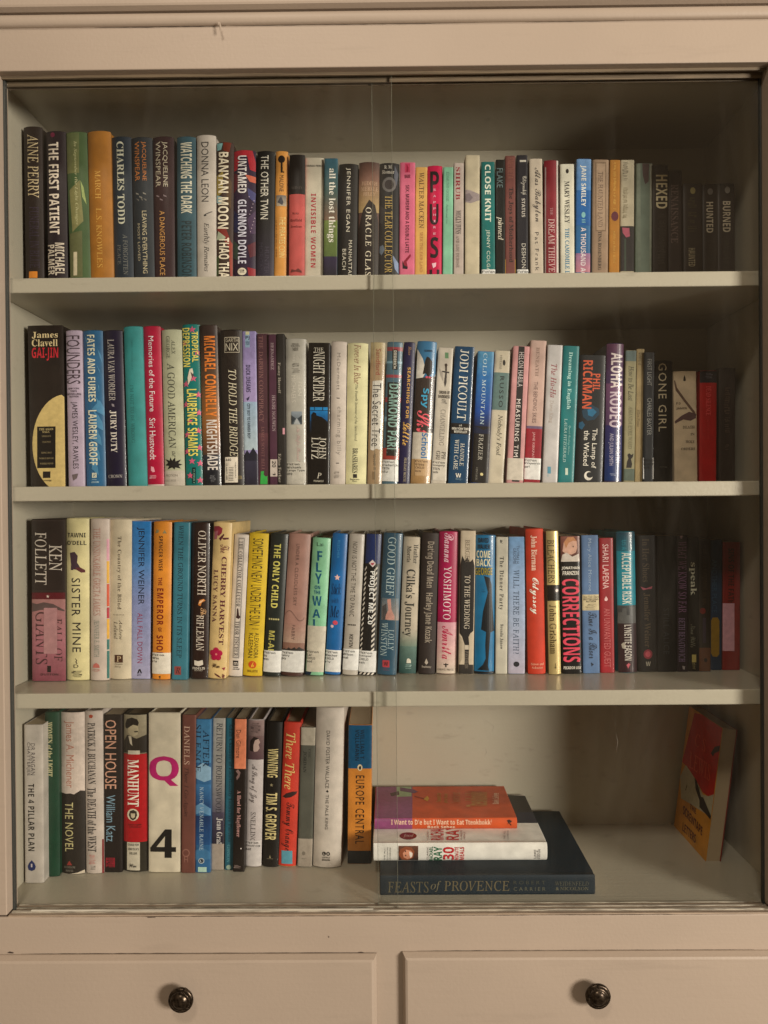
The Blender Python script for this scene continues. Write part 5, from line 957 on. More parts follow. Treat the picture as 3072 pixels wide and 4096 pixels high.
b('brick brown paperback with black title and ochre foot', '#6d403a', (1288, 1372, 150, 1290, 1372, 1128), 'p', 0, T('EMECHETA', 1308, 1357, 165, 340, '#8a5a4a', 'r'), T('The Joys of Motherhood', 1312, 1354, 415, 1035, '#2e1a18', 'R'), R(1290, 1371, 1010, 1170, '#a8843a'))
b('blue-black paperback with small white bar and fiction label', '#22222a', (1380, 1476, 145, 1390, 1474, 1125), 'p', 1, R(1408, 1461, 187, 203, '#b9b4a8'), T('Citizenship', 1415, 1466, 320, 475, '#b9b4a8', 'c'), T('STATUS', 1424, 1452, 505, 660, '#b0aaa0', 'b'), T('DESHON', 1424, 1456, 880, 1085, '#b9b4a8', 's', 4), L(1391, 1473, 1095, 1160, ['Fiction'], lh=30))
b('pale stone paperback with scrawled script title', '#b0a594', (1490, 1592, 175, 1498, 1606, 1120), 'p', 0, T('Alas Babylon', 1512, 1586, 250, 700, '#4a4440', 'c'), T('Pat Frank', 1534, 1568, 785, 1105, '#4a4440', 's', 22))
view(2100, 550, 972)
b('dark red hardback with pale edges and thin white title', '#7a1f2c', (132, 228, 152, 138, 233, 922), 'h', 1, R(216, 233, 152, 922, '#b5ada4'), R(138, 146, 200, 922, '#9a8a86'), T('THE', 172, 190, 480, 530, '#b08888', 'r'), T('DREAM THIEVES', 160, 204, 555, 945, '#c5a8a2', 'r'))
b('ivory paperback with black author name and blue title', '#c0bcab', (240, 336, 180, 247, 337, 920), 'p', 1, O(278, 299, 214, 246, '#2c2824'), T('MARY WESLEY', 270, 304, 298, 585, '#2a2a2a', 'R'), T('THE CAMOMILE LAWN', 274, 304, 620, 1010, '#3a7590', 'R'))
b('blue paperback shading to pink foot with white author name', '#2a628a', (357, 449, 145, 344, 447, 920), 'p', 1, R(350, 449, 145, 360, '#6c8cae', '#4a78a4'), R(346, 449, 360, 600, '#1f5f92', '#1c5a90'), R(344, 449, 790, 920, '#8a6a86', '#a8747c'), T('JANE SMILEY', 376, 417, 190, 470, '#c8c8c0', 'b'), T('A THOUSAND ACRES', 378, 417, 615, 1010, '#c3b9b8', 'b'), O(386, 412, 508, 548, '#7aa8a8'), R(388, 412, 560, 566, '#7aa8a8'), R(388, 412, 575, 581, '#7aa8a8'))
b('tan paperback with framed panel of brown lettering', '#8a7560', (465, 572, 150, 458, 567, 918), 'p', 0, R(482, 552, 168, 640, '#78644f'), R(489, 546, 178, 632, '#97826c'), T('THE HAUNTED LAND', 495, 532, 235, 610, '#5f4d40', 'r'), T('TINA ROSENBERG', 498, 522, 640, 905, '#3f3228', 'R'))
b('narrow mustard paperback with dark plum blot', '#9a6c24', (580, 650, 152, 575, 643, 915), 'p', 0, D(602, 622, 172, 490, '#b89248'), O(590, 637, 505, 570, '#5a2530'), D(600, 618, 640, 860, '#b08a44'))
b('cream paperback with dark lower part and small pink patch', '#a39a84', (656, 744, 152, 650, 746, 913), 'p', 0, R(650, 746, 605, 913, '#2c2624'), P([(664, 615), (712, 618), (716, 675), (690, 682), (668, 650)], '#9a5260'), R(678, 690, 690, 913, '#3a4438'), D(668, 706, 170, 290, '#6d6454'), D(668, 702, 340, 550, '#827860'))
b('grey-green paperback with dark streak at its head', '#5e685c', (764, 868, 175, 752, 870, 912), 'p', 1, P([(802, 178), (845, 178), (842, 300), (820, 320), (805, 260)], '#4a3a38'), R(766, 790, 178, 912, '#747a6c', '#5e665a'), R(850, 866, 178, 912, '#8a8a7c', '#6a7062'))
b('dark brown paperback with bold cream horror-style title', '#241d19', (875, 974, 185, 872, 977, 910), 'p', 1, T('HEXED', 896, 970, 255, 485, '#a39a80', 'b'), D(905, 960, 520, 860, '#35302a'))
b('short dark brown paperback with dim wide lettering', '#2a211d', (984, 1070, 222, 978, 1074, 908), 'p', 0, T('RENAISSANCE', 996, 1046, 320, 720, '#51443f', 'R'))
b('small black paperback with dull gold badge and low lettering', '#231c17', (1082, 1210, 315, 1086, 1214, 908), 'p', 1, O(1128, 1163, 340, 386, '#6a6240'), D(1110, 1175, 410, 640, '#37301f', 2), T('HAUNTED', 1116, 1162, 755, 880, '#6d6552', 'b'))
b('small black paperback with grey badge and pale mid lettering', '#231c17', (1214, 1316, 318, 1216, 1320, 907), 'p', 1, O(1246, 1283, 347, 391, '#585450'), T('HUNTED', 1238, 1284, 440, 650, '#857d6d', 'b'), D(1240, 1290, 700, 860, '#2c271f'))
b('small black paperback with silver badge nearest the right wall', '#221b17', (1318, 1432, 312, 1320, 1434, 905), 'p', 1, O(1364, 1399, 335, 382, '#6a6660'), T('BURNED', 1350, 1402, 435, 645, '#8a8272', 'b'), D(1350, 1400, 700, 860, '#2c271f'))

# ------------------------------------------------------------------ second shelf
row(2)
view(50, 1250, 800)
_arc = [(440 + 275 * math.cos(a * math.pi / 24), 1090 - 410 * math.sin(a * math.pi / 24)) for a in range(13, 36)]
b('thick black hardback with red title and half gold disc', '#2a221d', (122, 415, 105, 148, 442, 1448), 'f', 1,
  P([(p[0], min(1446, p[1])) for p in _arc if p[0] < 432] + [(436, 1446), (436, 700)], '#b8a470'), R(205, 357, 945, 1290, '#1f1a16'), H('James', 162, 375, 160, 216, '#cdbb92', 'R'), H('Clavell', 162, 373, 222, 281, '#cdbb92', 'R'), H('GAI-JIN', 162, 378, 290, 400, '#b0303a', 'b'),
  H('THE ASIAN', 222, 338, 958, 977, '#a99a70', 'R'), H('SAGA', 250, 308, 981, 998, '#a99a70', 'R'), H('SHOGUN', 245, 320, 1018, 1032, '#85795c', 'R'), H('TAI-PAN', 250, 318, 1066, 1080, '#85795c', 'R'), H('KING RAT', 242, 325, 1155, 1170, '#85795c', 'R'), H('NOBLE HOUSE', 224, 342, 1202, 1216, '#85795c', 'R'), H('WHIRLWIND', 230, 338, 1246, 1260, '#85795c', 'R'), R(255, 315, 1318, 1372, '#2a221d'), D(235, 340, 1388, 1402, '#5a4c30'))
b('lavender-grey hardback with tall dark title', '#a496a3', (435, 572, 145, 462, 592, 1445), 'h', 2,
  T('FOUNDERS', 440, 562, 190, 592, '#4a3e44', 's'), H('NEW YORK', 460, 553, 622, 637, '#4a4046', 'b'), H('TIMES', 480, 533, 644, 658, '#4a4046', 'b'), H('BESTSELLING', 452, 565, 668, 684, '#4a4046', 'b'), H('AUTHOR', 470, 548, 690, 704, '#4a4046', 'b'), T('JAMES WESLEY, RAWLES', 482, 548, 740, 1296, '#2e2729', 's', 6), P([(495, 1345), (545, 1335), (535, 1375), (505, 1395)], '#6a5f60'))
b('glossy sea-blue hardback with rippled waves and white capitals', '#2f6080', (580, 738, 145, 606, 772, 1445), 'h', 2,
  *[P([(590 + (i * 53) % 120 + i * 1.6, 170 + i * 62), (620 + (i * 53) % 120 + i * 1.6, 230 + i * 62), (628 + (i * 53) % 120 + i * 1.6, 300 + i * 62), (608 + (i * 53) % 110 + i * 1.6, 240 + i * 62)], '#4d7f9c') for i in range(18)],
  T('FATES AND FURIES', 620, 692, 185, 740, '#c8c6b0', 'b'), T('LAUREN GROFF', 630, 708, 810, 1266, '#c8c6b0', 'b'), R(662, 699, 1330, 1370, '#c5c3ae'), H('R', 668, 692, 1336, 1364, '#2f6080', 'i'), D(645, 720, 1382, 1415, '#9ab0b8'))
b('midnight purple hardback with silver serif lettering', '#221c33', (742, 906, 145, 775, 940, 1443), 'h', 2,
  T('LAURA VAN WORMER', 786, 854, 222, 730, '#b0aaa3', 'r'), T('JURY DUTY', 803, 868, 810, 1160, '#c9c2b8', 'R'), H('CROWN', 795, 908, 1345, 1372, '#b0aaa3', 'r'), P([(822, 755), (842, 760), (846, 782), (826, 778)], '#8a8488'))
b('plain teal hardback with faint darker lettering', '#3a8482', (915, 1072, 112, 958, 1112, 1440), 'h', 0, T("I'M NOT TO BE WRONG", 972, 1018, 600, 1080, '#2a6562', 'r'), D(985, 1000, 230, 470, '#337876'), D(965, 1030, 548, 556, '#2a6562'))
b('crimson hardback with pale pink sans lettering', '#a0143c', (1073, 1228, 110, 1113, 1250, 1440), 'h', 1, T('Memories of the Future', 1124, 1184, 195, 820, '#dccccb', 's'), T('Siri Hustvedt', 1134, 1192, 875, 1220, '#dccccb', 's'), P([(1150, 1275), (1172, 1282), (1182, 1320), (1165, 1325), (1150, 1310)], '#d09aa2'), R(1113, 1250, 1426, 1440, '#b8a8a0'), D(1135, 1205, 1350, 1375, '#d09aa2'))
b('sage-grey hardback with dark title and inky splatter', '#a5a58c', (1233, 1398, 138, 1260, 1426, 1438), 'h', 0,
  T('ALEX', 1318, 1350, 228, 345, '#3c3c34', 'r'), T('GEORGE', 1273, 1307, 195, 380, '#3c3c34', 'r'), T('A GOOD AMERICAN', 1283, 1358, 420, 1125, '#3a3a30', 'r'), T('ae', 1322, 1352, 1150, 1195, '#3a3a30', 'i'),
  P([(1290, 1245), (1268, 1215), (1305, 1228), (1310, 1200), (1325, 1230), (1350, 1200), (1352, 1235), (1395, 1220), (1375, 1250), (1408, 1262), (1378, 1272), (1395, 1295), (1350, 1285), (1345, 1302), (1325, 1285), (1285, 1300), (1300, 1272), (1268, 1265)], '#201e19'), R(1260, 1424, 1310, 1438, '#ada598'), H('FICTION', 1272, 1369, 1342, 1361, '#6a6258', 's'), H('GEORGE', 1272, 1358, 1385, 1402, '#8a8276', 's'))
b('jungle-green hardback with yellow capitals and pink palms', '#17706a', (1406, 1548, 95, 1435, 1582, 1436), 'h', 2,
  *[P([(x, y - 28), (x + 8, y - 8), (x + 28, y - 10), (x + 12, y + 8), (x + 20, y + 28), (x, y + 14), (x - 20, y + 26), (x - 12, y + 6), (x - 28, y - 8), (x - 8, y - 8)], '#c0607a') for x, y in ((1490, 140), (1425, 250), (1530, 330), (1500, 545), (1440, 590), (1540, 680), (1440, 760), (1545, 830), (1470, 900), (1540, 980), (1450, 1010), (1550, 1120), (1450, 1150), (1490, 1230), (1555, 1250), (1475, 1350), (1555, 1390))],
  P([(1470, 470), (1492, 462), (1500, 500), (1480, 560), (1458, 604), (1455, 540)], '#c9c0ae'), P([(1478, 490), (1505, 520), (1490, 545)], '#5a4a4c'), T('TROPICAL', 1485, 1538, 160, 412, '#d8c86a', 'b'), T('DEPRESSION', 1413, 1478, 128, 450, '#d8c86a', 'b'), T('LAURENCE SHAMES', 1448, 1538, 635, 1190, '#d8c86a', 'b'), R(1495, 1520, 1285, 1418, '#15302e'), D(1500, 1515, 1292, 1412, '#8ab0a0'))
view(750, 1250, 800)
b('sunset-brown glossy hardback with orange and white tall capitals', '#3a2c28', (98, 240, 100, 130, 277, 1435), 'h', 2,
  R(98, 262, 190, 560, '#3c2e2a', '#5a4430'), R(100, 270, 560, 900, '#5a4430', '#96683a'), R(110, 276, 900, 1180, '#96683a', '#5a4234'), R(120, 277, 1180, 1330, '#3a3a42', '#22242a'), R(124, 277, 1330, 1435, '#22242a'), T('MICHAEL CONNELLY', 136, 242, 195, 862, '#cf7d36', 'b'), T('NIGHTSHADE', 156, 252, 890, 1306, '#cbc3bb', 'b'), D(185, 235, 1350, 1405, '#6a6a6c'))
b('black hardback with boxed author name and white barcode sticker', '#241b17', (262, 452, 140, 298, 470, 1430), 'h', 1,
  P([(300, 330), (440, 480), (448, 160), (300, 150)], '#2f2620'), R(304, 430, 203, 208, '#b5ac98'), R(304, 430, 327, 332, '#b5ac98'), R(304, 309, 208, 327, '#b5ac98'), R(425, 430, 208, 327, '#b5ac98'), H('GARTH', 315, 420, 215, 245, '#b5ac98', 's'), H('NIX', 315, 420, 254, 316, '#c0b8a4', 's'), T('TO HOLD THE BRIDGE', 338, 418, 475, 1195, '#c5bda5', 'i'),
  L(315, 416, 1198, 1410, ['440'], '#cdc4b4', lh=30, dy=12), *[R(345, 382, 1245 + i * 13, 1250 + i * 13 + (i * 5) % 5, '#4a4540') for i in range(12)], T('THRIFTBOOKS', 392, 404, 1240, 1370, '#4a4540', 's'), T('12 44971 440', 325, 338, 1250, 1385, '#4a4540', 'b'), H('ER', 418, 446, 1355, 1382, '#8a7c58', 'R'))
b('lilac-to-ice-blue paperback with dark mountains at its foot', '#8d84a8', (455, 564, 155, 472, 586, 1430), 'p', 1,
  R(455, 575, 155, 740, '#8a80a6', '#9a8cae'), R(462, 580, 740, 1140, '#8fa2b2', '#a4b0b4'), R(468, 586, 1180, 1430, '#3f3d4c', '#2f2c38'), P([(470, 1185), (495, 1140), (515, 1170), (545, 1120), (584, 1180), (584, 1230), (470, 1230)], '#2a2a36'), R(480, 516, 155, 290, '#8aa0b0'), R(484, 512, 155, 185, '#c0bc98'), H('PJ', 484, 515, 195, 228, '#3a3a52', 'b'), H('YOU', 485, 514, 238, 270, '#5a6a80', 'b'), T('DUCK DREAMS', 486, 524, 435, 660, '#3a3350', 'b'), P([(490, 715), (515, 695), (510, 720), (500, 732)], '#33304a'), T('CITY BOY TO FARMER BOY', 496, 524, 755, 1045, '#3a4450', 'b'))
b('wine-brown paperback with green torn sticker at its foot', '#4d2d36', (575, 670, 175, 588, 680, 1428), 'p', 0, T('THE DARWIN CONSPIRACY', 590, 632, 195, 910, '#86625f', 'r'), T('JAMES SCOTT BELL', 612, 640, 945, 1310, '#805c5a', 'r'), R(590, 672, 1000, 1120, '#613a40', '#4d2d36'), P([(605, 1425), (610, 1318), (635, 1315), (632, 1345), (648, 1362), (662, 1355), (662, 1425)], '#3a9a48'))
b('thin plum paperback with handwritten number label', '#4f3040', (671, 738, 180, 684, 750, 1428), 'p', 1, T('HERNANDEZ', 690, 717, 250, 475, '#a89898', 'r'), T('HENRI NOUWEN', 700, 730, 685, 985, '#a89898', 'r'), L(689, 744, 1218, 1360, [], '#b5aaa0'), T('20', 702, 732, 1232, 1285, '#2a2624', 'b'), T('1', 708, 730, 1325, 1350, '#2a2624', 'b'))
b('slim black paperback with grey serif lettering and pink tab', '#1f1b18', (739, 800, 175, 750, 816, 1430), 'p', 0, T('Fanny Herself', 746, 774, 415, 670, '#958e82', 'R'), T('Edna Ferber', 752, 778, 1170, 1410, '#958e82', 'R'), L(789, 806, 958, 1010, [], '#c09098'))
b('pale grey large-print hardback with faded lettering and road photo', '#a9a59a', (808, 988, 213, 824, 986, 1432), 'h', 2,
  H('WHEELER', 866, 922, 256, 268, '#55524c', 'R'), H('PUBLISHING', 858, 932, 271, 284, '#55524c', 'R'), H('LARGE', 870, 922, 289, 302, '#55524c', 'R'), H('PRINT', 872, 920, 305, 318, '#55524c', 'R'), H('EN', 870, 935, 350, 400, '#b8b3a8', 's'), D(862, 935, 420, 500, '#7a766e'), T('FERN', 916, 944, 575, 690, '#c6c1b5', 's'), T('MICHAELS', 860, 897, 520, 745, '#c2bdb1', 's'), R(862, 948, 820, 928, '#8a9298', '#4d565c'), P([(862, 928), (862, 850), (900, 880)], '#3a4248'), P([(948, 928), (948, 850), (912, 880)], '#3a4248'), P([(880, 928), (903, 880), (909, 880), (935, 928)], '#a5a8a8'), T('No Safe Secret', 893, 937, 945, 1235, '#bfa6a0', 'c'), L(828, 984, 1240, 1422, ['Fiction', 'Michaels', 'Large Type', 'oro'], '#b5b0a4'))
b('black glossy paperback with blue window silhouette', '#1a1614', (1003, 1186, 250, 997, 1170, 1428), 'p', 2,
  H('THE', 1050, 1129, 292, 325, '#c9c3b4', 'r'), T('NIGHT SPIDER', 1040, 1140, 325, 735, '#d2ccbd', 'r'), R(1018, 1162, 785, 810, '#2a84b8'), R(1018, 1162, 815, 900, '#1f7ab0', '#14507c'), R(1016, 1162, 900, 1000, '#103a58', '#1a1614'), R(1052, 1057, 785, 812, '#12100f'), R(1118, 1124, 785, 812, '#12100f'), P([(1030, 960), (1028, 850), (1045, 825), (1068, 835), (1072, 855), (1110, 865), (1145, 890), (1162, 915), (1162, 1000), (1030, 1000)], '#16120f'), T('JOHN', 1090, 1148, 1035, 1215, '#d2ccbd', 'r'), T('LUTZ', 1030, 1087, 1035, 1215, '#d2ccbd', 'r'), H('P', 1074, 1110, 1330, 1375, '#c9c3b4', 'i'), H('PINNACLE', 1050, 1126, 1390, 1406, '#b9b3a4', 'b'))
b('cream hardback with spaced lowercase grey lettering', '#b5aba0', (1193, 1322, 238, 1180, 1307, 1428), 'h', 0, T('McDermott', 1238, 1270, 335, 640, '#7d766e', 's', 14), R(1238, 1263, 706, 713, '#2a2624'), T('charming billy', 1230, 1278, 780, 1180, '#8a837a', 's', 14), R(1232, 1256, 1246, 1253, '#2a2624'), D(1215, 1265, 1320, 1372, '#7a736a'))
b('butter-yellow hardback with quirky hand-drawn red and black title', '#c2bd97', (1326, 1502, 250, 1314, 1480, 1425), 'h', 0, T('Forever In Blue', 1380, 1440, 265, 590, '#7a3a30', 'i'), T('The Fourth Summer of the Sisterhood', 1380, 1415, 595, 1065, '#3a3a35', 'i'), T('BRASHARES', 1368, 1412, 1125, 1332, '#2a2724', 'R'), R(1374, 1406, 1340, 1372, '#2a2724'), H('Delacorte', 1352, 1425, 1378, 1390, '#4a463c', 'R'), H('Press', 1370, 1405, 1393, 1405, '#4a463c', 'R'))
b('tan hardback with torn white paper strip lettered by hand', '#9a8468', (1522, 1642, 245, 1490, 1612, 1425), 'h', 2, R(1500, 1640, 245, 420, '#b0a27e', '#a08a6a'), T('Sandford', 1562, 1604, 300, 515, '#8a4038', 's'), P([(1537, 568), (1622, 560), (1618, 900), (1596, 1138), (1565, 1128), (1540, 1145), (1517, 1138), (1527, 800)], '#c0bbb0'), T('The Secret Tree', 1526, 1608, 585, 1110, '#2c2a2c', 's', 4), D(1540, 1562, 1170, 1300, '#5a4c3a'), R(1536, 1556, 1320, 1385, '#7d6a50'))
view(1450, 1300, 800)
b('blue plaid hardback with black title box and red band', '#4a6672', (206, 337, 138, 164, 292, 1298), 'h', 2,
  R(200, 336, 182, 215, '#8f4048'), R(196, 330, 300, 318, '#7a98a4'), R(192, 326, 412, 436, '#8f4048'), R(186, 318, 600, 640, '#8a3840'), R(182, 312, 760, 800, '#6f8c98'), R(250, 291, 203, 370, '#1c1a1a'), T('DIEDERICH', 256, 284, 212, 360, '#c9c5b8', 'b'), P([(214, 475), (312, 475), (296, 1085), (192, 1085)], '#221f1e'), T('DIAMOND PARK', 203, 300, 488, 1062, '#86a49a', 'b'), R(168, 306, 1020, 1116, '#8f3a30'), R(200, 292, 1030, 1085, '#221f1e'), L(165, 293, 1118, 1296, ['Fiction', 'Diederich', 'TEEN', 'stu']))
b('indigo hardback with gold capitals and flowing gold script', '#231f45', (343, 442, 140, 298, 388, 1320), 'h', 1, T('Ross', 378, 406, 178, 250, '#a9855a', 'i'), T('SEARCHING FOR', 358, 400, 350, 775, '#c59e58', 'b', 6), T('Lottie', 330, 398, 805, 998, '#cfa75c', 'c'), T('HOLIDAY HOUSE', 338, 366, 1100, 1302, '#b5a98c', 'r'))
b('wide laminated hardback with ski slope picture and blue lettering', '#3a7090', (455, 622, 132, 404, 557, 1318), 'h', 2,
  P([(455, 200), (500, 280), (528, 380), (500, 440), (446, 445)], '#c5c0b5'), P([(610, 400), (598, 560), (560, 600), (575, 500)], '#c5c0b5'), P([(444, 445), (605, 420), (590, 890), (422, 890)], '#3a302c'), R(406, 592, 890, 1112, '#bab2a4'), R(404, 576, 1112, 1318, '#a88b62', '#9a7c54'), P([(520, 300), (535, 262), (555, 268), (580, 300), (575, 400), (545, 430), (525, 400), (500, 410)], '#1f1b1a'), P([(525, 425), (542, 425), (542, 440), (525, 440)], '#c05060'), P([(548, 425), (565, 425), (565, 440), (548, 440)], '#c05060'),
  T('Spy', 483, 552, 525, 688, '#439ab8', 'b'), T('Ski', 448, 564, 710, 892, '#d8646e', 'c'), T('School', 484, 544, 895, 1102, '#3a6f9a', 'b'), L(438, 555, 1112, 1250, ['Fiction', 'Gibbs', 'CHILD', 'bcn'], '#ae9370', '#5a4630'), H('GIBBS', 515, 582, 205, 222, '#2a4a60', 'b'))
b('off-white paperback with a dagger on its spine', '#b3ab9d', (633, 752, 188, 565, 694, 1318), 'p', 1, R(685, 713, 228, 276, '#6a8a68'), P([(686, 395), (700, 395), (696, 480), (684, 518), (676, 480)], '#4a4542'), P([(662, 380), (718, 386), (718, 398), (662, 392)], '#3a3534'), R(686, 700, 342, 382, '#4a4038'), O(682, 704, 318, 346, '#4a4038'), P([(640, 360), (668, 400), (672, 470), (650, 420)], '#9a9288'), H('ORDER OF', 638, 723, 545, 572, '#4a4440', 'b'), H('DARKNESS', 632, 723, 580, 606, '#4a4440', 'b'), D(655, 700, 615, 650, '#7a746c'), T('CHANGELING', 635, 690, 700, 1000, '#827c74', 'r'), T('PH', 656, 690, 1050, 1108, '#2c2a28', 'r'), T('GRI', 610, 645, 1045, 1118, '#2c2a28', 'r'), L(582, 694, 1122, 1290, ['Fiction', 'Gregory', 'TEEN', 'wds'], '#bdb6a9'))
b('dark teal-blue paperback with big white serif author name', '#0f4360', (766, 934, 178, 714, 870, 1312), 'p', 2, T('JODI PICOULT', 782, 886, 205, 790, '#d4d0c3', 'r'), R(734, 906, 815, 905, '#1f1d1c'), H('#1', 802, 823, 825, 842, '#cfcabd', 'b'), H('NEW YORK TIMES', 745, 888, 850, 870, '#cfcabd', 'b'), H('BESTSELLER', 762, 866, 876, 895, '#cfcabd', 'b'), T('HANDLE', 804, 846, 980, 1168, '#ccc8ba', 'r'), T('WITH CARE', 756, 802, 950, 1200, '#ccc8ba', 'r'), H('W', 774, 817, 1230, 1264, '#d0ccc0', 'b'), D(762, 828, 1268, 1285, '#6a8494'))
b('blue misty-mountain paperback with black foot', '#1a4a8a', (959, 1092, 218, 904, 1037, 1310), 'p', 1, R(940, 1092, 218, 420, '#568ca8', '#2e6a9a'), R(925, 1082, 420, 700, '#2e6a9a', '#184a8c'), R(918, 1068, 700, 840, '#184a8c', '#12254a'), R(904, 1060, 840, 1310, '#1c1918'), P([(925, 845), (960, 850), (1000, 870), (1058, 850), (1058, 900), (925, 900)], '#12203c'), T('COLD MOUNTAIN', 975, 1036, 235, 826, '#b5c5c8', 'r', 8), T('FRAZIER', 958, 1004, 905, 1120, '#b0aca0', 'r', 6), T('VINTAGE', 938, 958, 1180, 1288, '#8a867c', 'r'), O(976, 1000, 1225, 1250, '#c5b98a'))
b('cream paperback with grey-green author panel and brush title', '#b5ac98', (1101, 1234, 213, 1040, 1170, 1310), 'p', 1, P([(1091, 395), (1224, 395), (1206, 705), (1074, 705)], '#5f7470'), O(1164, 1186, 288, 336, '#33302c'), T('VINTAGE', 1136, 1160, 250, 368, '#55504a', 'r'), T('RUSSO', 1128, 1176, 425, 682, '#26282a', 's', 18), T("Nobody's Fool", 1098, 1164, 745, 1080, '#1f1d1c', 'i'))
b('dusty pink paperback with black title strip and blank label', '#b88a88', (1252, 1390, 175, 1198, 1330, 1305), 'p', 0, P([(1296, 176), (1346, 176), (1300, 1300), (1240, 1300)], '#211c1b'), T('HELON HABILA', 1285, 1342, 225, 512, '#b9b0ac', 's', 8), T('MEASURING TIME', 1252, 1312, 615, 1130, '#d4ccc4', 's', 16), L(1200, 1332, 1105, 1286, [], '#bab2a4'), D(1215, 1310, 1130, 1160, '#aca496'))
b('pinkish beige paperback with red lower band and fiction label', '#b39a8e', (1399, 1527, 128, 1338, 1472, 1305), 'p', 0, T('BENEATH', 1432, 1470, 185, 425, '#8a7468', 'R'), T('THE BENDING SKIES', 1408, 1456, 470, 812, '#6a5550', 's'), R(1358, 1492, 838, 860, '#6a5a70'), R(1338, 1490, 860, 1305, '#8a1c2c'), T('JANE KIRKPATRICK', 1394, 1434, 888, 1180, '#c49e9a', 's'), L(1343, 1480, 1105, 1281, ['Fiction', 'Kirkpatrick', 'ari']))
b('pale grey paperback with maroon italic title', '#b0aca8', (1543, 1657, 165, 1490, 1622, 1302), 'p', 1, T('The Ha-Ha', 1558, 1616, 325, 602, '#8a3a42', 'i'), T('Dave King', 1542, 1586, 625, 812, '#a3988f', 'r'), R(1534, 1563, 1175, 1233, '#5a8a9a'), D(1528, 1550, 1240, 1280, '#8aa0a4'))
view(2150, 1300, 922)
b('teal paperback with white serif title and script line', '#197070', (193, 300, 150, 148, 264, 1130), 'p', 1, T('Dreaming in English', 205, 254, 195, 606, '#a9c8c0', 'R'), T('Special Reading Edition', 212, 240, 720, 932, '#8ab4ac', 'c'), T('LAURA FITZGERALD', 182, 216, 675, 986, '#a9c0b8', 'r'), R(200, 219, 1030, 1079, '#b5c0b0'))
b('thick black paperback with orange author name and blue smoke', '#171a1c', (302, 492, 215, 266, 470, 1125), 'p', 1, T('PHIL', 396, 450, 350, 476, '#b8593a', 'b'), T('RICKMAN', 322, 400, 255, 602, '#b8593a', 'b'), P([(320, 620), (350, 590), (390, 575), (440, 600), (445, 640), (410, 680), (360, 690), (330, 665)], '#16394a'), P([(360, 610), (400, 600), (425, 625), (395, 660), (365, 650)], '#236480'), P([(300, 705), (325, 695), (342, 720), (320, 755), (298, 740)], '#1c5068'), T('The Lamp of', 376, 430, 745, 1030, '#d4cec0', 's'), T('the Wicked', 328, 374, 760, 1012, '#d4cec0', 's'), O(335, 397, 1052, 1118, '#c9c3b6'), O(352, 400, 1058, 1100, '#171a1c'))
b('tall glossy violet hardback with big chrome-white title', '#2f2a4a', (500, 626, 130, 488, 604, 1122), 'h', 2, R(495, 626, 135, 420, '#5c3c50', '#4a3a5a'), R(495, 620, 420, 720, '#6d4c66', '#5a4460'), R(488, 612, 720, 1120, '#3a3560', '#1f3a66'), T('ALOHA', 526, 616, 200, 452, '#c5bab5', 'b'), T('RODEO', 518, 608, 480, 736, '#b9aab0', 'b'), T('DAVID WOLMAN', 560, 598, 790, 990, '#a9a4b0', 's'), T('AND JULIAN SMITH', 510, 548, 780, 1010, '#a9a4b0', 's'), D(520, 560, 1060, 1085, '#8a90a0'))
b('khaki paperback with grey head and black cat', '#8a8468', (636, 712, 182, 621, 697, 1120), 'p', 0, R(630, 712, 182, 260, '#5d6a66'), R(620, 700, 1035, 1120, '#5a6458'), T('How to Be Lost', 652, 692, 295, 545, '#3d3a30', 'i'), T('AMANDA EYRE WARD', 652, 684, 585, 890, '#6a644c', 'r'), P([(640, 1028), (645, 985), (655, 960), (648, 935), (660, 922), (675, 935), (690, 925), (685, 950), (672, 965), (680, 1000), (675, 1028)], '#2a2420'))
b('thin cream paperback with dark middle band', '#9a8a68', (716, 770, 172, 702, 757, 1118), 'p', 0, R(708, 770, 312, 580, '#2a3338'), D(724, 750, 200, 300, '#5a5038'), T('Ellen Foster', 716, 738, 610, 736, '#6a5f48', 'i'))
b('dark slate paperback with white author name and fiction label', '#23262a', (770, 844, 195, 760, 834, 1110), 'p', 1, T('FIRST LIGHT', 790, 822, 245, 436, '#8a8a86', 's'), T('CHARLES BAXTER', 788, 822, 525, 792, '#8a8a86', 's'), L(762, 834, 955, 1108, ['Fiction', 'Baxter', 'wil']))
b('black hardback with widely spaced cream title', '#1c1a17', (846, 972, 255, 842, 977, 1112), 'h', 0, T('GONE GIRL', 873, 928, 275, 766, '#a39a85', 's', 14), D(880, 940, 1020, 1030, '#4a463e'))
b('beige paperback with brown rope drawing', '#998c78', (980, 1142, 332, 988, 1152, 1112), 'p', 0, P([(1048, 400), (1052, 375), (1058, 360), (1064, 378), (1068, 400), (1058, 405)], '#2a241e'), P([(984, 400), (992, 396), (1005, 450), (1060, 530), (1132, 625), (1140, 650), (1128, 648), (1050, 545), (996, 470)], '#55443a'), P([(990, 690), (1040, 650), (1090, 625), (1142, 640), (1140, 670), (1100, 690), (1050, 680), (992, 708)], '#4d3a3a'), H('P D', 1000, 1030, 555, 572, '#4a4036', 'b'), H('JAMES', 1000, 1073, 592, 609, '#4a4036', 'b'), H('DEATH', 1045, 1129, 725, 745, '#4a4036', 'R'), H('IN', 1100, 1128, 778, 796, '#4a4036', 'R'), H('HOLY', 1066, 1129, 830, 850, '#4a4036', 'R'), H('ORDERS', 1034, 1131, 882, 901, '#4a4036', 'R'))
b('scarlet paperback with black head', '#7d0a10', (1175, 1287, 328, 1162, 1292, 1110), 'p', 1, R(1170, 1290, 328, 415, '#1c1a20'), D(1205, 1260, 345, 385, '#4a464c'), T('DEAD SILENCE', 1212, 1248, 440, 650, '#9a3838', 'R'), D(1218, 1238, 660, 820, '#8a2020'))
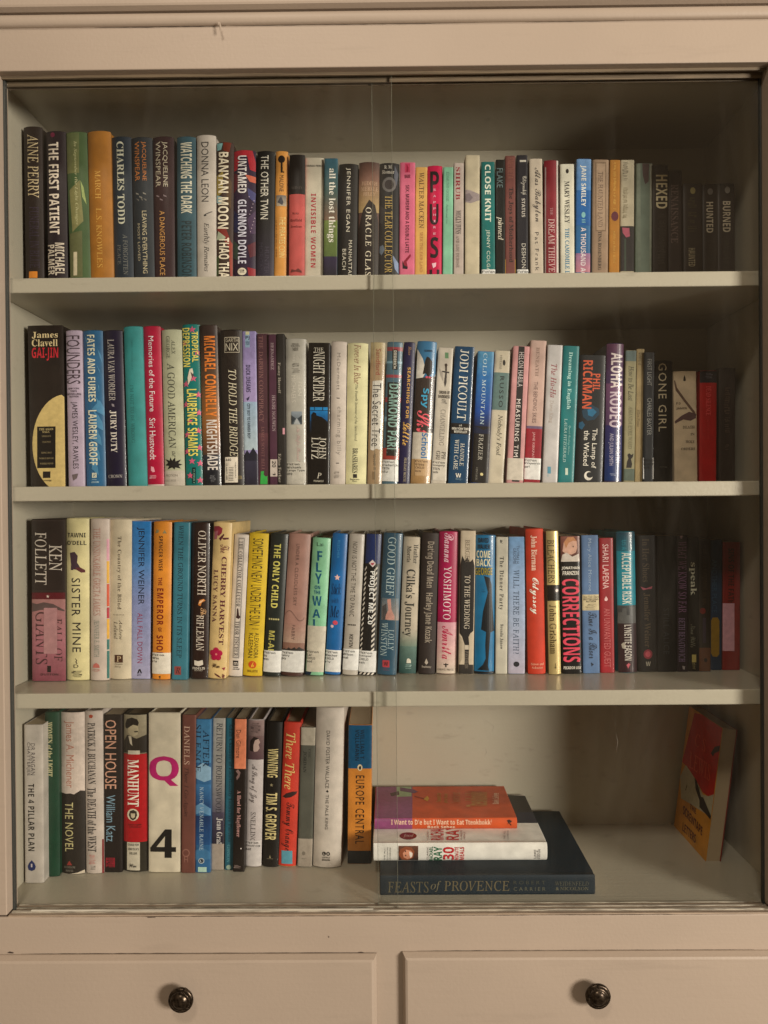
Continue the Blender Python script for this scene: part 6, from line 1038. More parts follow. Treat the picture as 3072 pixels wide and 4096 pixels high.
b('near-black paperback, last one before the right wall', '#241b15', (1312, 1420, 310, 1302, 1426, 1108), 'p', 0, D(1345, 1385, 450, 780, '#3f332a', 2), D(1350, 1380, 860, 900, '#3f332a'))

# ------------------------------------------------------------------ third shelf
row(3)
view(50, 2030, 800)
b('thick hardback, black above and rose below', '#2b221f', (148, 436, 95, 164, 438, 1445), 'f', 1,
  R(150, 438, 760, 1100, '#96706c', '#9c6a70'), R(156, 438, 1100, 1445, '#9c6a70', '#7d4650'), P([(160, 790), (200, 800), (260, 785), (340, 800), (430, 850), (430, 862), (380, 850), (360, 835), (230, 850), (162, 865)], '#5a4a48'), R(150, 437, 705, 760, '#571420'), P([(292, 722), (297, 732), (308, 732), (299, 739), (302, 750), (293, 743), (284, 748), (287, 738), (280, 730), (290, 731)], '#b5a89c'),
  T('KEN', 302, 410, 310, 525, '#b5aca0', 'r'), T('FOLLETT', 184, 284, 205, 640, '#b5aca0', 'r'), T('FALL OF', 343, 412, 920, 1275, '#4a2e30', 'r'), T('GIANTS', 193, 292, 865, 1300, '#4a2e30', 'r'), L(262, 370, 832, 1212, [], '#a07a7a'), R(290, 320, 1312, 1366, '#221a18'), H('DUTTON', 238, 379, 1375, 1393, '#4a2e30', 'b'), R(160, 425, 108, 112, '#443a36'), R(160, 425, 690, 694, '#443a36'))
b('pale yellow hardback with a purple cowboy boot', '#c0b78c', (438, 634, 88, 442, 636, 1438), 'h', 1,
  H('TAWNI', 452, 603, 210, 248, '#26201e', 'b'), H("O'DELL", 449, 609, 275, 311, '#26201e', 'b'), P([(474, 376), (515, 368), (541, 400), (536, 455), (560, 495), (598, 518), (601, 538), (570, 540), (530, 516), (505, 512), (502, 520), (482, 518), (484, 470)], '#3f2c3a'), P([(520, 500), (560, 495), (598, 518), (601, 538), (570, 540), (530, 516)], '#5a2a30'), T('SISTER', 490, 562, 585, 900, '#2a2626', 's', 10), T('MINE', 498, 566, 955, 1200, '#2a2626', 's', 10), H('D', 508, 548, 1302, 1330, '#2a2626', 's'), P([(525, 1252), (538, 1268), (530, 1280), (540, 1295), (533, 1297), (523, 1280), (531, 1267), (520, 1255)], '#2a2626'), D(490, 578, 1345, 1408, '#5a5440'))
b('cream hardback with thin peach title and striped edge', '#b5a89c', (640, 799, 92, 645, 795, 1440), 'h', 1,
  R(778, 798, 260, 440, '#c0909a'), R(778, 798, 445, 630, '#c59a34'), R(778, 798, 635, 820, '#b5502c'), R(778, 798, 830, 920, '#a02434'), R(778, 798, 925, 1090, '#c59a34'), R(778, 797, 1095, 1180, '#2c6a62'), R(778, 797, 1190, 1420, '#2c6a62'), T('THE UNSINKABLE GRETA JAMES', 670, 730, 170, 895, '#a87c70', 'r'), T('JENNIFER E. SMITH', 678, 720, 935, 1240, '#7a8478', 'r'), P([(668, 1330), (672, 1305), (695, 1288), (720, 1305), (724, 1330)], '#b06a60'), D(660, 735, 1342, 1365, '#a87c70'))
b('ivory hardback with brown typewriter-style title and square logo', '#b8ad96', (802, 986, 95, 805, 980, 1430), 'h', 0, T('The Country of the Blind', 864, 904, 240, 845, '#5f5344', 'R', 8), *[R(835 + i * 12, 840 + i * 12, 887, 893, '#5f5344') for i in range(8)], T('Andrew', 886, 914, 935, 1095, '#55493c', 'i', 8), T('Leland', 843, 874, 945, 1090, '#55493c', 'i', 8), R(850, 915, 1222, 1286, '#4a2e1c'), H('P', 866, 900, 1232, 1278, '#b8a584', 'r'), H('Penguin', 850, 914, 1292, 1308, '#55493c', 'i'), H('Press', 850, 900, 1312, 1326, '#55493c', 'i'))
b('sky blue to lilac paperback with dark thin title', '#7d86a8', (988, 1151, 112, 984, 1140, 1425), 'p', 1, R(986, 1151, 112, 430, '#2a74aa', '#4a7cab'), R(986, 1148, 430, 780, '#4a7cab', '#7d86a8'), R(984, 1145, 780, 1425, '#7d86a8', '#9c99ae'), T('JENNIFER WEINER', 1028, 1096, 165, 805, '#1f2430', 's'), T('ALL FALL DOWN', 1036, 1080, 875, 1290, '#8a3a52', 's'), P([(1035, 1375), (1050, 1340), (1062, 1340), (1075, 1375), (1064, 1375), (1055, 1352), (1048, 1375)], '#1c1a1c'), D(1035, 1075, 1380, 1394, '#3a3840'))
b('orange hardback with red-brown title and fiction label', '#c58432', (1166, 1320, 115, 1157, 1304, 1432), 'h', 1, P([(1182, 215), (1195, 180), (1215, 190), (1210, 210)], '#8a8060'), P([(1245, 215), (1262, 185), (1280, 215)], '#8a8060'), T('SPENCER WISE', 1213, 1248, 235, 525, '#4a2a18', 'b', 8), T('THE', 1210, 1242, 580, 645, '#7a2418', 'b'), T('EMPEROR', 1198, 1254, 670, 975, '#7a2418', 'b', 8), T('OF', 1210, 1238, 995, 1030, '#7a2418', 'b'), T('SHOES', 1196, 1250, 1060, 1260, '#7a2418', 'b', 8), L(1158, 1306, 1205, 1380, ['Fiction', 'Wise', 'riv'], '#c9c2b4'), P([(1215, 1400), (1230, 1395), (1225, 1425)], '#4a3020'))
b('dusty teal paperback with one long dark serif line', '#3f7480', (1337, 1472, 122, 1320, 1448, 1432), 'p', 1, T('WHEN THE GROUND TURNS IN ITS SLEEP', 1362, 1420, 148, 1245, '#27323a', 'r'), R(1345, 1398, 1318, 1388, '#8a4a44'), H('R', 1354, 1388, 1330, 1376, '#2a2028', 'i'))
view(750, 2060, 800)
b('dark brown hardback with cream title and flag', '#2e1c17', (24, 192, 62, 30, 157, 1365), 'h', 2, T('OLIVER NORTH', 82, 158, 130, 665, '#cabfb0', 'r'), P([(88, 745), (100, 705), (135, 695), (148, 710), (120, 725), (108, 755)], '#b5773a'), P([(92, 735), (104, 712), (140, 700), (110, 730)], '#d8b08a'), T('The', 108, 152, 770, 850, '#c09a70', 'c'), T('RIFLEMAN', 73, 135, 830, 1125, '#cabfb0', 'r'), P([(60, 1205), (90, 1212), (122, 1203), (126, 1240), (95, 1255), (62, 1245)], '#c5bcae'), H('FIDELIS', 49, 136, 1262, 1281, '#c5bcae', 'b'), H('BOOKS', 62, 122, 1284, 1294, '#a59c8e', 'R'))
b('cream hardback with burgundy title, magenta blossom', '#c0a878', (218, 365, 58, 164, 320, 1365), 'h', 1,
  P([(222, 95), (262, 92), (292, 110), (285, 150), (262, 175), (228, 160), (218, 130)], '#8a3040'), P([(225, 140), (255, 130), (245, 200), (222, 205)], '#a0606a'), P([(262, 195), (300, 155), (306, 165), (275, 215)], '#5a2230'), P([(285, 190), (338, 185), (340, 200), (300, 205)], '#5a2230'), T('The', 272, 344, 245, 315, '#6a2434', 'c'), T('CHERRY HARVEST', 258, 324, 345, 1075, '#5a2030', 'R'), T('LUCY SANNA', 206, 256, 455, 890, '#5a2a34', 'R', 10),
  *[O(238 + 30 * math.cos(a) - 24, 238 + 30 * math.cos(a) + 24, 1155 + 32 * math.sin(a) - 25, 1155 + 32 * math.sin(a) + 25, '#a01844') for a in [i * 1.2566 - 1.57 for i in range(5)]], O(230, 248, 1146, 1164, '#c07a70'), H('Wm', 205, 268, 1230, 1268, '#4a3024', 'c'), P([(225, 1310), (262, 1330), (280, 1350), (260, 1345), (230, 1325)], '#5a2a2a'), P([(285, 1268), (312, 1262), (302, 1290)], '#8a2c3a'), P([(290, 1315), (308, 1330), (296, 1358), (286, 1345)], '#6a3a30'))
b('white narrow hardback with grey beaded frame', '#bdb4aa', (388, 510, 160, 334, 450, 1345), 'h', 0, P([(424, 188), (476, 188), (428, 1188), (374, 1188)], '#8d8780'), P([(432, 200), (468, 200), (418, 1175), (384, 1175)], '#b8afa5'), T('THE COLLECTOR COLLECTOR', 404, 462, 215, 760, '#3a3432', 'R', 10), P([(412, 775), (422, 775), (428, 830), (442, 845), (425, 862), (402, 852), (408, 830)], '#3a1f1c'), T('TIBOR FISCHER', 386, 432, 880, 1168, '#3a3432', 'R', 10), R(379, 421, 1207, 1251, '#1f1b1a'), H('m', 386, 414, 1220, 1244, '#b8afa5', 'b'), D(366, 432, 1258, 1285, '#4a4440'))
b('bright yellow hardback with hand-drawn title and orange roundel', '#c0a52a', (512, 674, 150, 457, 615, 1345), 'h', 0, T('SOMETHING NEW UNDER THE SUN', 510, 632, 195, 915, '#4a3c14', 's'), R(535, 588, 942, 947, '#4a3c14'), T('ALEXANDRA', 548, 592, 975, 1188, '#4a3c14', 's'), T('KLEEMAN', 502, 548, 980, 1186, '#4a3c14', 's'), O(506, 571, 1210, 1272, '#b8501c'), H('h', 526, 552, 1222, 1262, '#d8b040', 'c'), H('HOGARTH', 497, 581, 1285, 1305, '#8a6a18', 'R'), R(457, 615, 1334, 1345, '#a03020'))
b('charcoal laminated hardback with bold yellow title', '#2b302c', (692, 835, 152, 624, 765, 1345), 'h', 2, T('THE ONLY CHILD', 690, 778, 240, 770, '#c5bd6c', 'b'), *[O(674 + i * 18, 688 + i * 18, 856, 872, '#b0a878') for i in range(5)], T('MI-AE', 668, 726, 960, 1140, '#b0a860', 'b'), L(630, 778, 1125, 1303, ['Fiction', 'So', 'wds']))
b('dusty pink hardback with spaced title and treeline', '#a07e72', (842, 1024, 152, 774, 954, 1343), 'h', 1, R(775, 1010, 900, 1060, '#a07e72', '#a89080'), R(775, 1000, 1060, 1343, '#8a6a5c', '#4a322c'), T('UNDER A CLOUDLESS SKY', 876, 932, 240, 752, '#5a4440', 's', 12), T('FABRY', 860, 894, 912, 1036, '#5a4440', 's', 8), P([(785, 1125), (800, 1110), (820, 1118), (840, 1100), (860, 1112), (890, 1095), (900, 1110), (925, 1092), (945, 1105), (962, 1110), (962, 1128), (785, 1128)], '#3a3430'),
  *[P([(805 + i * 9, 835 - 40 * math.sin(i * .33)), (815 + i * 9, 832 - 40 * math.sin(i * .33 + .33)), (815 + i * 9, 836 - 40 * math.sin(i * .33 + .33)), (805 + i * 9, 839 - 40 * math.sin(i * .33))], '#6f5850') for i in range(18)], L(778, 964, 1125, 1303, ['Fiction', 'Fabry', 'gvy']))
b('mint hardback with stacked blue letters and large white label', '#85b593', (1042, 1188, 188, 974, 1125, 1338), 'h', 2,
  H('Lai', 1075, 1126, 228, 259, '#2a4438', 's'), H('F', 1078, 1119, 300, 380, '#155a78', 'b'), H('L', 1068, 1113, 395, 472, '#155a78', 'b'), H('Y', 1060, 1114, 485, 570, '#155a78', 'b'), H('ON', 1057, 1101, 585, 616, '#155a78', 'b'), H('THE', 1051, 1103, 627, 656, '#155a78', 'b'), H('W', 1038, 1112, 672, 752, '#155a78', 'b'), H('A', 1040, 1100, 782, 852, '#155a78', 'b'), H('L', 1044, 1086, 865, 940, '#155a78', 'b'), L(988, 1150, 920, 1301, ['Fiction', 'Lai', 'CHILD', 'sol'], '#bdb6a6', dy=205), P([(974, 1302), (1030, 1302), (1018, 1338), (974, 1338)], '#1c3044'))
b('bright blue hardback with pink star and doodled title', '#1f6396', (1206, 1334, 152, 1137, 1265, 1332), 'h', 2, T('BLECHER', 1238, 1268, 210, 360, '#4a88b0', 's'), P([(1243, 492), (1250, 508), (1267, 510), (1254, 521), (1259, 540), (1243, 530), (1228, 539), (1232, 521), (1219, 510), (1236, 508)], '#d8b0a6'), H('Stick', 1194, 1271, 568, 660, '#132a48', 'i'), H('with', 1198, 1254, 685, 732, '#2a5078', 'i'), H('Me', 1184, 1254, 755, 850, '#132a48', 'i'), O(1205, 1246, 875, 911, '#c05060'), O(1188, 1213, 911, 936, '#c9b0b0'), L(1143, 1278, 1120, 1301, ['Fiction', 'Blecher', 'CHILD', 'riv']))
b('pale grey laminated hardback with dark handwritten-style capitals', '#a59e93', (1345, 1470, 155, 1284, 1411, 1335), 'h', 2, T('NOW IS NOT THE TIME TO PANIC', 1342, 1412, 222, 842, '#4a453f', 's', 4), *[O(1328 + i * 14, 1340 + i * 14, 905, 918, '#3f3a35') for i in range(5)], T('KEVIN WILSON', 1332, 1376, 990, 1260, '#3f3a35', 'b'), L(1288, 1424, 1112, 1286, ['Fiction', 'Wilson', 'mal']))
_st = []
for i in range(17):
    y = 425 + i * 42
    xa = 1487 - (y - 155) * .05
    _st += [P([(xa - 14, y + 26), (xa + 14, y), (xa + 14, y + 18), (xa - 14, y + 44)], '#c5beb2'), P([(xa + 78, y + 26), (xa + 102, y), (xa + 102, y + 18), (xa + 78, y + 44)], '#c5beb2')]
b('black hardback with diagonal white stripes and navy head', '#1c1a18', (1486, 1612, 155, 1427, 1549, 1332), 'h', 2, R(1470, 1612, 155, 402, '#18305f'), *_st, P([(1508, 400), (1535, 370), (1562, 402), (1536, 432)], '#c5b8b4'), P([(1522, 398), (1550, 395), (1540, 415), (1525, 412)], '#a04050'), T('PROJECT ME 2.0', 1488, 1554, 465, 905, '#dcd7cc', 'b'), L(1428, 1562, 1125, 1301, ['Fiction', 'Gangsei', 'CHILD', 'sah']), *[P([(1430 + i * 28, 1332), (1444 + i * 28, 1304), (1458 + i * 28, 1304), (1444 + i * 28, 1332)], '#c5beb2') for i in range(4)])
view(1450, 2060, 800)
b('slate blue hardback with a bare foot photo', '#2f5264', (176, 338, 148, 124, 280, 1335), 'h', 2, T('GOOD GRIEF', 192, 282, 185, 667, '#a9b8b8', 'r'), R(160, 300, 690, 872, '#5d6c74', '#8f847c'), P([(165, 760), (200, 735), (205, 872), (165, 872)], '#4a4a4c'), P([(205, 700), (235, 695), (240, 780), (265, 840), (262, 868), (190, 868), (195, 830), (215, 790)], '#b58a7e'), T('LOLLY', 208, 262, 950, 1120, '#a5b4b4', 'r', 6), T('WINSTON', 148, 212, 895, 1170, '#a5b4b4', 'r', 6), R(168, 223, 1205, 1263, '#a8404a'), H('W', 178, 212, 1218, 1250, '#3a2428', 'b'), D(165, 225, 1268, 1295, '#6a5060'))
b('beige hardback fading to sea-green foot', '#aba18f', (346, 482, 180, 299, 444, 1322), 'h', 0, R(310, 468, 940, 1090, '#aba18f', '#6a7a6c'), R(300, 460, 1090, 1322, '#5a7066', '#2a4c48'), T('Heather', 420, 462, 245, 402, '#3a3a34', 'R'), T('Morris', 370, 406, 258, 392, '#3a3a34', 'R'), T("Cilka's Journey", 330, 442, 450, 1008, '#33332d', 'R'), P([(365, 1228), (368, 1195), (382, 1188), (400, 1200), (402, 1228)], '#c5c0b0'), D(352, 408, 1240, 1285, '#8aa098'))
b('dark brown hardback with dull bold condensed lettering', '#332a26', (496, 634, 145, 462, 600, 1325), 'h', 0, T('Dating Dead Men', 514, 600, 220, 602, '#8f8577', 'b'), T('Harley Jane Kozak', 500, 586, 645, 1060, '#8f8577', 'b'), P([(515, 1225), (530, 1190), (545, 1225), (530, 1242)], '#a89e90'), H('Doubleday', 492, 570, 1250, 1272, '#a89e90', 'R'))
b('magenta hardback with pale pink lower third', '#99144c', (641, 800, 135, 614, 778, 1322), 'h', 1, R(614, 790, 890, 1100, '#bd8f96', '#bf9c98'), R(614, 785, 1100, 1322, '#bf9c98', '#b8ad9c'), T('Banana', 676, 756, 150, 392, '#dcb6bd', 'c'), T('YOSHIMOTO', 668, 738, 425, 867, '#d4c4c5', 'r', 6), T('Amrita', 656, 750, 920, 1196, '#a8244c', 'c'), P([(688, 1228), (696, 1228), (697, 1238), (712, 1234), (712, 1244), (697, 1246), (698, 1262), (686, 1262), (687, 1246), (672, 1244), (672, 1234), (687, 1238)], '#221c1a'), H('GROVE PRESS', 625, 755, 1274, 1291, '#3a2c28', 'r'))
b('tan paperback with black tree silhouette over its middle', '#b5a893', (818, 938, 130, 795, 922, 1325), 'p', 0, P([(812, 420), (830, 340), (850, 380), (870, 350), (890, 390), (915, 365), (928, 420), (925, 700), (920, 960), (895, 980), (880, 1010), (885, 1070), (880, 1200), (888, 1325), (840, 1325), (848, 1200), (846, 1070), (826, 1010), (806, 980), (806, 700)], '#211c19'), R(796, 920, 1240, 1325, '#3a332c', '#24201c'), P([(800, 1000), (830, 1030), (822, 1200), (798, 1240)], '#a09480'), T('BERGER', 852, 890, 205, 395, '#6a5f52', 'r'), T('TO THE WEDDING', 842, 894, 500, 945, '#c0b6a4', 'r'), R(848, 881, 1078, 1116, '#b5aa98'), T('PANTHEON', 848, 878, 1130, 1272, '#8a8072', 'r'))
b('cyan-blue glossy hardback with trench-coat silhouette', '#14688c', (943, 1108, 165, 930, 1092, 1322), 'h', 2, P([(1008, 505), (1055, 520), (1072, 580), (1075, 700), (1094, 960), (1062, 975), (1050, 1120), (1040, 1250), (1050, 1292), (955, 1285), (1000, 1240), (1022, 1190), (1018, 1080), (1025, 970), (984, 950), (1000, 800), (1040, 640)], '#131c22'), R(930, 1092, 1298, 1322, '#15181c'), R(938, 1078, 435, 498, '#24475a'), H('COME', 949, 1059, 295, 356, '#d0caac', 'b'), H('BACK.', 949, 1067, 364, 426, '#d0caac', 'b'), H('DAVID', 964, 1046, 190, 230, '#0f2530', 'b'), H('WALKER', 957, 1057, 244, 281, '#0f2530', 'b'), H('GEORGE', 938, 1076, 436, 498, '#94862c', 'b'), D(985, 1020, 615, 640, '#103040'))
b('thin pale grey paperback with plain serif title', '#aea99a', (1112, 1207, 182, 1102, 1202, 1320), 'p', 0, P([(1142, 205), (1165, 215), (1150, 225), (1168, 238), (1145, 230)], '#2a2826'), T('The Dinner Party', 1128, 1172, 345, 787, '#3a3a36', 'R', 14), T('Brenda Janow', 1140, 1168, 905, 1112, '#3a3a36', 'R', 8))
b('powder blue paperback with dark blue serif question title', '#8f9cb0', (1215, 1350, 180, 1208, 1347, 1320), 'p', 0, R(1214, 1350, 180, 420, '#6a8eb0', '#7f98b4'), R(1209, 1350, 420, 900, '#7f98b4', '#98a2b4'), R(1208, 1348, 900, 1320, '#98a2b4', '#a39ca6'), T('THOMAS H.', 1276, 1300, 255, 410, '#3c4858', 's', 6), T('GROOME', 1250, 1274, 275, 405, '#3c4858', 's', 6), T('WILL THERE BE FAITH?', 1250, 1300, 455, 1152, '#3a4a5c', 'r', 4), O(1252, 1301, 1215, 1259, '#24242a'), D(1248, 1305, 1263, 1272, '#4a4a54'))
b('bright red-orange hardback with white script title', '#b03a1e', (1353, 1502, 112, 1377, 1522, 1325), 'h', 0, T('John Bierman', 1392, 1450, 170, 460, '#dcbca8', 'R'), T('Odyssey', 1386, 1466, 520, 822, '#e4d6c6', 'c'), H('Simon and', 1400, 1503, 1226, 1246, '#d09a80', 'R'), H('Schuster', 1408, 1496, 1256, 1276, '#d09a80', 'R'))
b('metallic gold paperback with black ball picture', '#b5a374', (1523, 1626, 130, 1550, 1648, 1328), 'h', 2, R(1530, 1640, 580, 712, '#1c1715'), P([(1588, 610), (1612, 600), (1632, 625), (1620, 650), (1595, 648)], '#4a4240'), O(1600, 1624, 614, 638, '#d0c4bc'), T('BLEACHERS', 1536, 1596, 205, 562, '#453822', 'r'), T('John Grisham', 1552, 1612, 745, 1152, '#544528', 'r'), R(1598, 1602, 1230, 1270, '#544528'), P([(1592, 1262), (1608, 1262), (1600, 1275)], '#544528'), metal=.35)
view(2150, 2060, 922)
b('black paperback with infant photo and red slanted title', '#141213', (165, 302, 150, 182, 319, 1145), 'p', 2, R(166, 305, 150, 335, '#7d5248', '#5a3830'), P([(180, 260), (190, 195), (215, 165), (255, 162), (280, 190), (285, 235), (275, 270), (245, 285), (210, 280)], '#c49e8a'), P([(190, 195), (215, 160), (258, 158), (282, 190), (255, 185), (225, 200), (205, 240)], '#b0805c'), P([(170, 335), (180, 285), (210, 270), (250, 300), (295, 280), (300, 335)], '#c0b6aa'), O(252, 260, 222, 232, '#3a2420'), H('JONATHAN', 176, 299, 370, 395, '#d4cec1', 'b'), H('FRANZEN', 183, 293, 403, 431, '#d4cec1', 'b'), T('THE', 276, 297, 500, 547, '#b5303f', 'b'), T('CORRECTIONS', 178, 308, 460, 1058, '#c84e60', 'b'), H('PICADOR USA', 191, 309, 1088, 1109, '#c9c3b6', 'b'))
b('grey-blue paperback with cream label across its middle', '#5a7290', (318, 434, 145, 329, 450, 1142), 'p', 0, T('Mary Alice Monroe', 356, 392, 170, 546, '#8c9aaa', 's', 4), R(324, 444, 572, 686, '#b8ab8a'), H('New York Times', 330, 440, 580, 597, '#3a342a', 'i'), H('BESTSELLING', 333, 436, 600, 613, '#3a342a', 'b'), H('AUTHOR', 350, 420, 615, 628, '#3a342a', 'b'), D(345, 425, 640, 678, '#8a7f64'), T('Time Is a River', 366, 428, 700, 1032, '#232c3a', 'c'), P([(385, 1060), (405, 1075), (390, 1090)], '#232c3a'))
b('cardinal red paperback with pale sans lettering and droplet', '#8c1522', (441, 547, 165, 458, 552, 1138), 'p', 1, T('SHARI LAPENA', 466, 514, 210, 531, '#cdaca6', 's', 4), P([(493, 583), (506, 605), (500, 618), (486, 618), (482, 605)], '#c9a8a4'), T('AN UNWANTED GUEST', 478, 526, 672, 1096, '#b0605f', 's', 4))
b('teal laminated hardback with skyline and maroon foot', '#22828f', (572, 702, 120, 586, 722, 1138), 'h', 2, R(572, 705, 120, 260, '#12404e', '#1c6472'), R(574, 714, 650, 780, '#4a4c4c', '#2a2628'), R(580, 722, 780, 1138, '#332024', '#33161e'), P([(580, 760), (585, 700), (610, 700), (612, 670), (640, 670), (642, 720), (665, 720), (668, 660), (705, 660), (712, 780), (582, 780)], '#5a5a58'), T('US A', 606, 640, 180, 250, '#2f7a86', 'b'), T('ACCEPTABLE RISK', 606, 676, 270, 642, '#bcc0b6', 'b'), T('LYNETTE EASON', 624, 680, 790, 1046, '#b4aea4', 'b'), P([(605, 930), (620, 915), (635, 935), (630, 965), (612, 958)], '#9a9284'), P([(640, 1080), (655, 1065), (668, 1075), (652, 1105)], '#b5606a'))
b('black paperback with dim gold lettering and red rosette', '#16120f', (712, 852, 145, 728, 864, 1130), 'p', 1, T('In Her Shoes', 752, 806, 170, 482, '#4d4232', 'R'), P([(742, 515), (780, 528), (826, 512), (822, 530), (785, 535), (760, 540)], '#8a4a55'), T('Jennifer Weiner', 762, 814, 560, 952, '#4d4232', 'R'), O(764, 826, 967, 1036, '#7a2c38'), O(776, 814, 980, 1022, '#a04a54'), H('W', 780, 813, 1055, 1086, '#9a9486', 'b'))
b('plain charcoal paperback with barely visible title', '#181a1c', (864, 1002, 150, 868, 1004, 1130), 'p', 1, T('STILL ALICE', 906, 948, 670, 1002, '#2e3134', 's', 8))
b('dark plum paperback with mauve serif lettering', '#1d161e', (1006, 1082, 148, 1008, 1086, 1130), 'p', 1, T('WHAT WE KNOW SO FAR', 1014, 1072, 190, 702, '#6a5068', 'r'), T('BETH BENATOVICH', 1016, 1062, 740, 1056, '#6a5a72', 'r'), P([(1025, 150), (1045, 150), (1040, 170), (1028, 168)], '#7a6a74'), P([(1042, 1085), (1062, 1090), (1058, 1112), (1045, 1108)], '#7a7474'))
b('black paperback with one large lowercase grey word', '#131311', (1086, 1162, 160, 1090, 1162, 1128), 'p', 1, T('speak', 1092, 1144, 340, 577, '#909082', 'R'), T('Nina Wills', 1102, 1138, 785, 952, '#5a5a4e', 'c'), R(1112, 1141, 1005, 1060, '#8a8050'), D(1112, 1140, 1065, 1105, '#6a6448'))
b('dark brown paperback with tan block at its foot', '#1f1a14', (1166, 1246, 170, 1166, 1246, 1128), 'p', 1, R(1166, 1246, 955, 1128, '#4d311f'), O(1198, 1222, 1030, 1060, '#1a1210'), D(1185, 1220, 220, 640, '#332a1e'), O(1170, 1210, 668, 712, '#5a1c18'), R(1190, 1212, 740, 920, '#2c2430'))
b('navy paperback with yellow rounded strip low on spine', '#142a3c', (1250, 1330, 180, 1247, 1327, 1118), 'p', 1, P([(1262, 738), (1296, 736), (1308, 760), (1308, 1000), (1292, 1020), (1262, 1018), (1250, 995), (1250, 760)], '#6d571a'), T('ANOTHER PLACE', 1256, 1292, 320, 702, '#243e50', 's'))
b('dark red paperback with mauve sticker beside the right wall', '#5f1412', (1338, 1462, 195, 1333, 1458, 1118), 'p', 1, T('SINS OF THE FATHER', 1372, 1415, 240, 700, '#2a0c0a', 'b'), L(1335, 1416, 635, 978, [], '#94727a'))

# ------------------------------------------------------------------ bottom shelf
row(4)
view(50, 2800, 800)
b('white-grey paperback standing forward with blue drop logo', '#a9a298', (92, 252, 205, 104, 257, 1520), 'p', 1, T('DR RANGAN', 150, 188, 360, 622, '#4a4446', 's', 8), T('CHATTERJEE', 115, 148, 350, 627, '#4a4446', 's', 8), T('THE 4 PILLAR PLAN', 130, 184, 695, 1252, '#26241f', 'b', 6), P([(160, 1328), (182, 1352), (193, 1382), (185, 1408), (160, 1418), (135, 1408), (128, 1380), (140, 1350)], '#1f2f5a'), R(154, 166, 1358, 1386, '#b5acac'))
b('forest green hardback with cream serif title', '#16402e', (256, 386, 100, 272, 382, 1470), 'h', 1, T('WOMEN of the LIGHT', 282, 332, 182, 634, '#b5b08a', 'R'), T('Sullivan', 300, 320, 1190, 1360, '#2f5a42', 'c'))
b('hardback with torn cream jacket above dark grey spine', '#2e2924', (392, 590, 100, 397, 596, 1448), 'h', 1, P([(390, 101), (592, 101), (594, 760), (560, 752), (530, 770), (510, 782), (480, 774), (440, 778), (395, 772)], '#b8ab9f'), T('James A. Michener', 422, 512, 175, 727, '#a0705f', 's'), T('THE NOVEL', 432, 505, 850, 1258, '#b5ac80', 's', 4), P([(448, 1370), (472, 1332), (495, 1370)], '#8a3a34'), H('RANDOM', 428, 520, 1378, 1396, '#8a8478', 'r'), H('HOUSE', 440, 505, 1408, 1424, '#8a8478', 'r'), P([(400, 1446), (420, 1440), (470, 1444), (540, 1432), (590, 1415), (594, 1446)], '#b5aa98'))
b('white hardback with tall condensed black serif title', '#b0a59a', (592, 742, 90, 607, 753, 1445), 'h', 0, P([(632, 128), (650, 120), (668, 130), (660, 150), (638, 150)], '#a04a30'), T('PATRICK J. BUCHANAN', 614, 690, 190, 697, '#33302e', 'R'), T('The DEATH of the WEST', 618, 696, 728, 1260, '#33302e', 'R'), D(630, 695, 1285, 1360, '#b5847a'), D(640, 700, 1375, 1405, '#8a8278'), R(738, 752, 1160, 1440, '#7a2a2c'))
b('dark brown paperback with peach title and blue-grey author name', '#211a18', (757, 908, 122, 762, 908, 1432), 'p', 1, T('OPEN HOUSE', 766, 862, 165, 737, '#bd947e', 's'), T('William Katz', 778, 852, 788, 1174, '#7a94a0', 's'), R(775, 849, 1308, 1386, '#8a2030'), D(780, 845, 1312, 1382, '#2a1a1c'))
b('antique portrait hardback with broad red band', '#2f2b22', (913, 1116, 120, 918, 1116, 1430), 'h', 2, R(916, 1108, 124, 446, '#8d8570', '#857c66'), P([(930, 200), (945, 160), (990, 146), (1035, 160), (1048, 190), (1040, 215), (1000, 205), (960, 235), (945, 240), (932, 230)], '#1f1c18'), P([(955, 235), (1000, 205), (1042, 215), (1046, 250), (1038, 285), (1010, 300), (975, 290), (958, 270)], '#a0967c'), P([(1010, 258), (1040, 256), (1042, 266), (1012, 268)], '#2a261f'), P([(918, 440), (922, 340), (950, 290), (980, 300), (1030, 320), (1108, 290), (1108, 440)], '#2c2822'), P([(960, 300), (985, 300), (995, 380), (975, 360)], '#b5ac98'), R(911, 1118, 448, 1178, '#a0141f'), T('MANHUNT', 952, 1048, 495, 882, '#d8d0c0', 'R'), O(951, 1049, 901, 1001, '#c4bca4'), P([(965, 955), (975, 920), (1005, 910), (1030, 925), (1035, 955), (1022, 985), (1000, 998), (978, 985)], '#3a342a'), P([(982, 940), (1018, 940), (1016, 970), (1000, 982), (984, 970)], '#b5aa90'), D(940, 1075, 1030, 1060, '#6a1018'), R(950, 1056, 1180, 1412, '#b5ae9c'), R(958, 1056, 418, 450, '#b5ae9c'), H('CHASE FOR', 960, 1049, 1190, 1209, '#33302a', 'b'), H("LINCOLN'S", 962, 1047, 1226, 1245, '#33302a', 'b'), H('KILLER', 974, 1034, 1262, 1280, '#33302a', 'b'), H('Wm', 968, 1030, 1355, 1388, '#33302a', 'c'))
b('thick cream hardback with giant magenta letter', '#b9b09c', (1126, 1394, 105, 1128, 1391, 1435), 'f', 0, H('Q', 1133, 1380, 465, 712, '#a01560', 'b'), H('4', 1144, 1356, 1072, 1309, '#1c1815', 'b'))
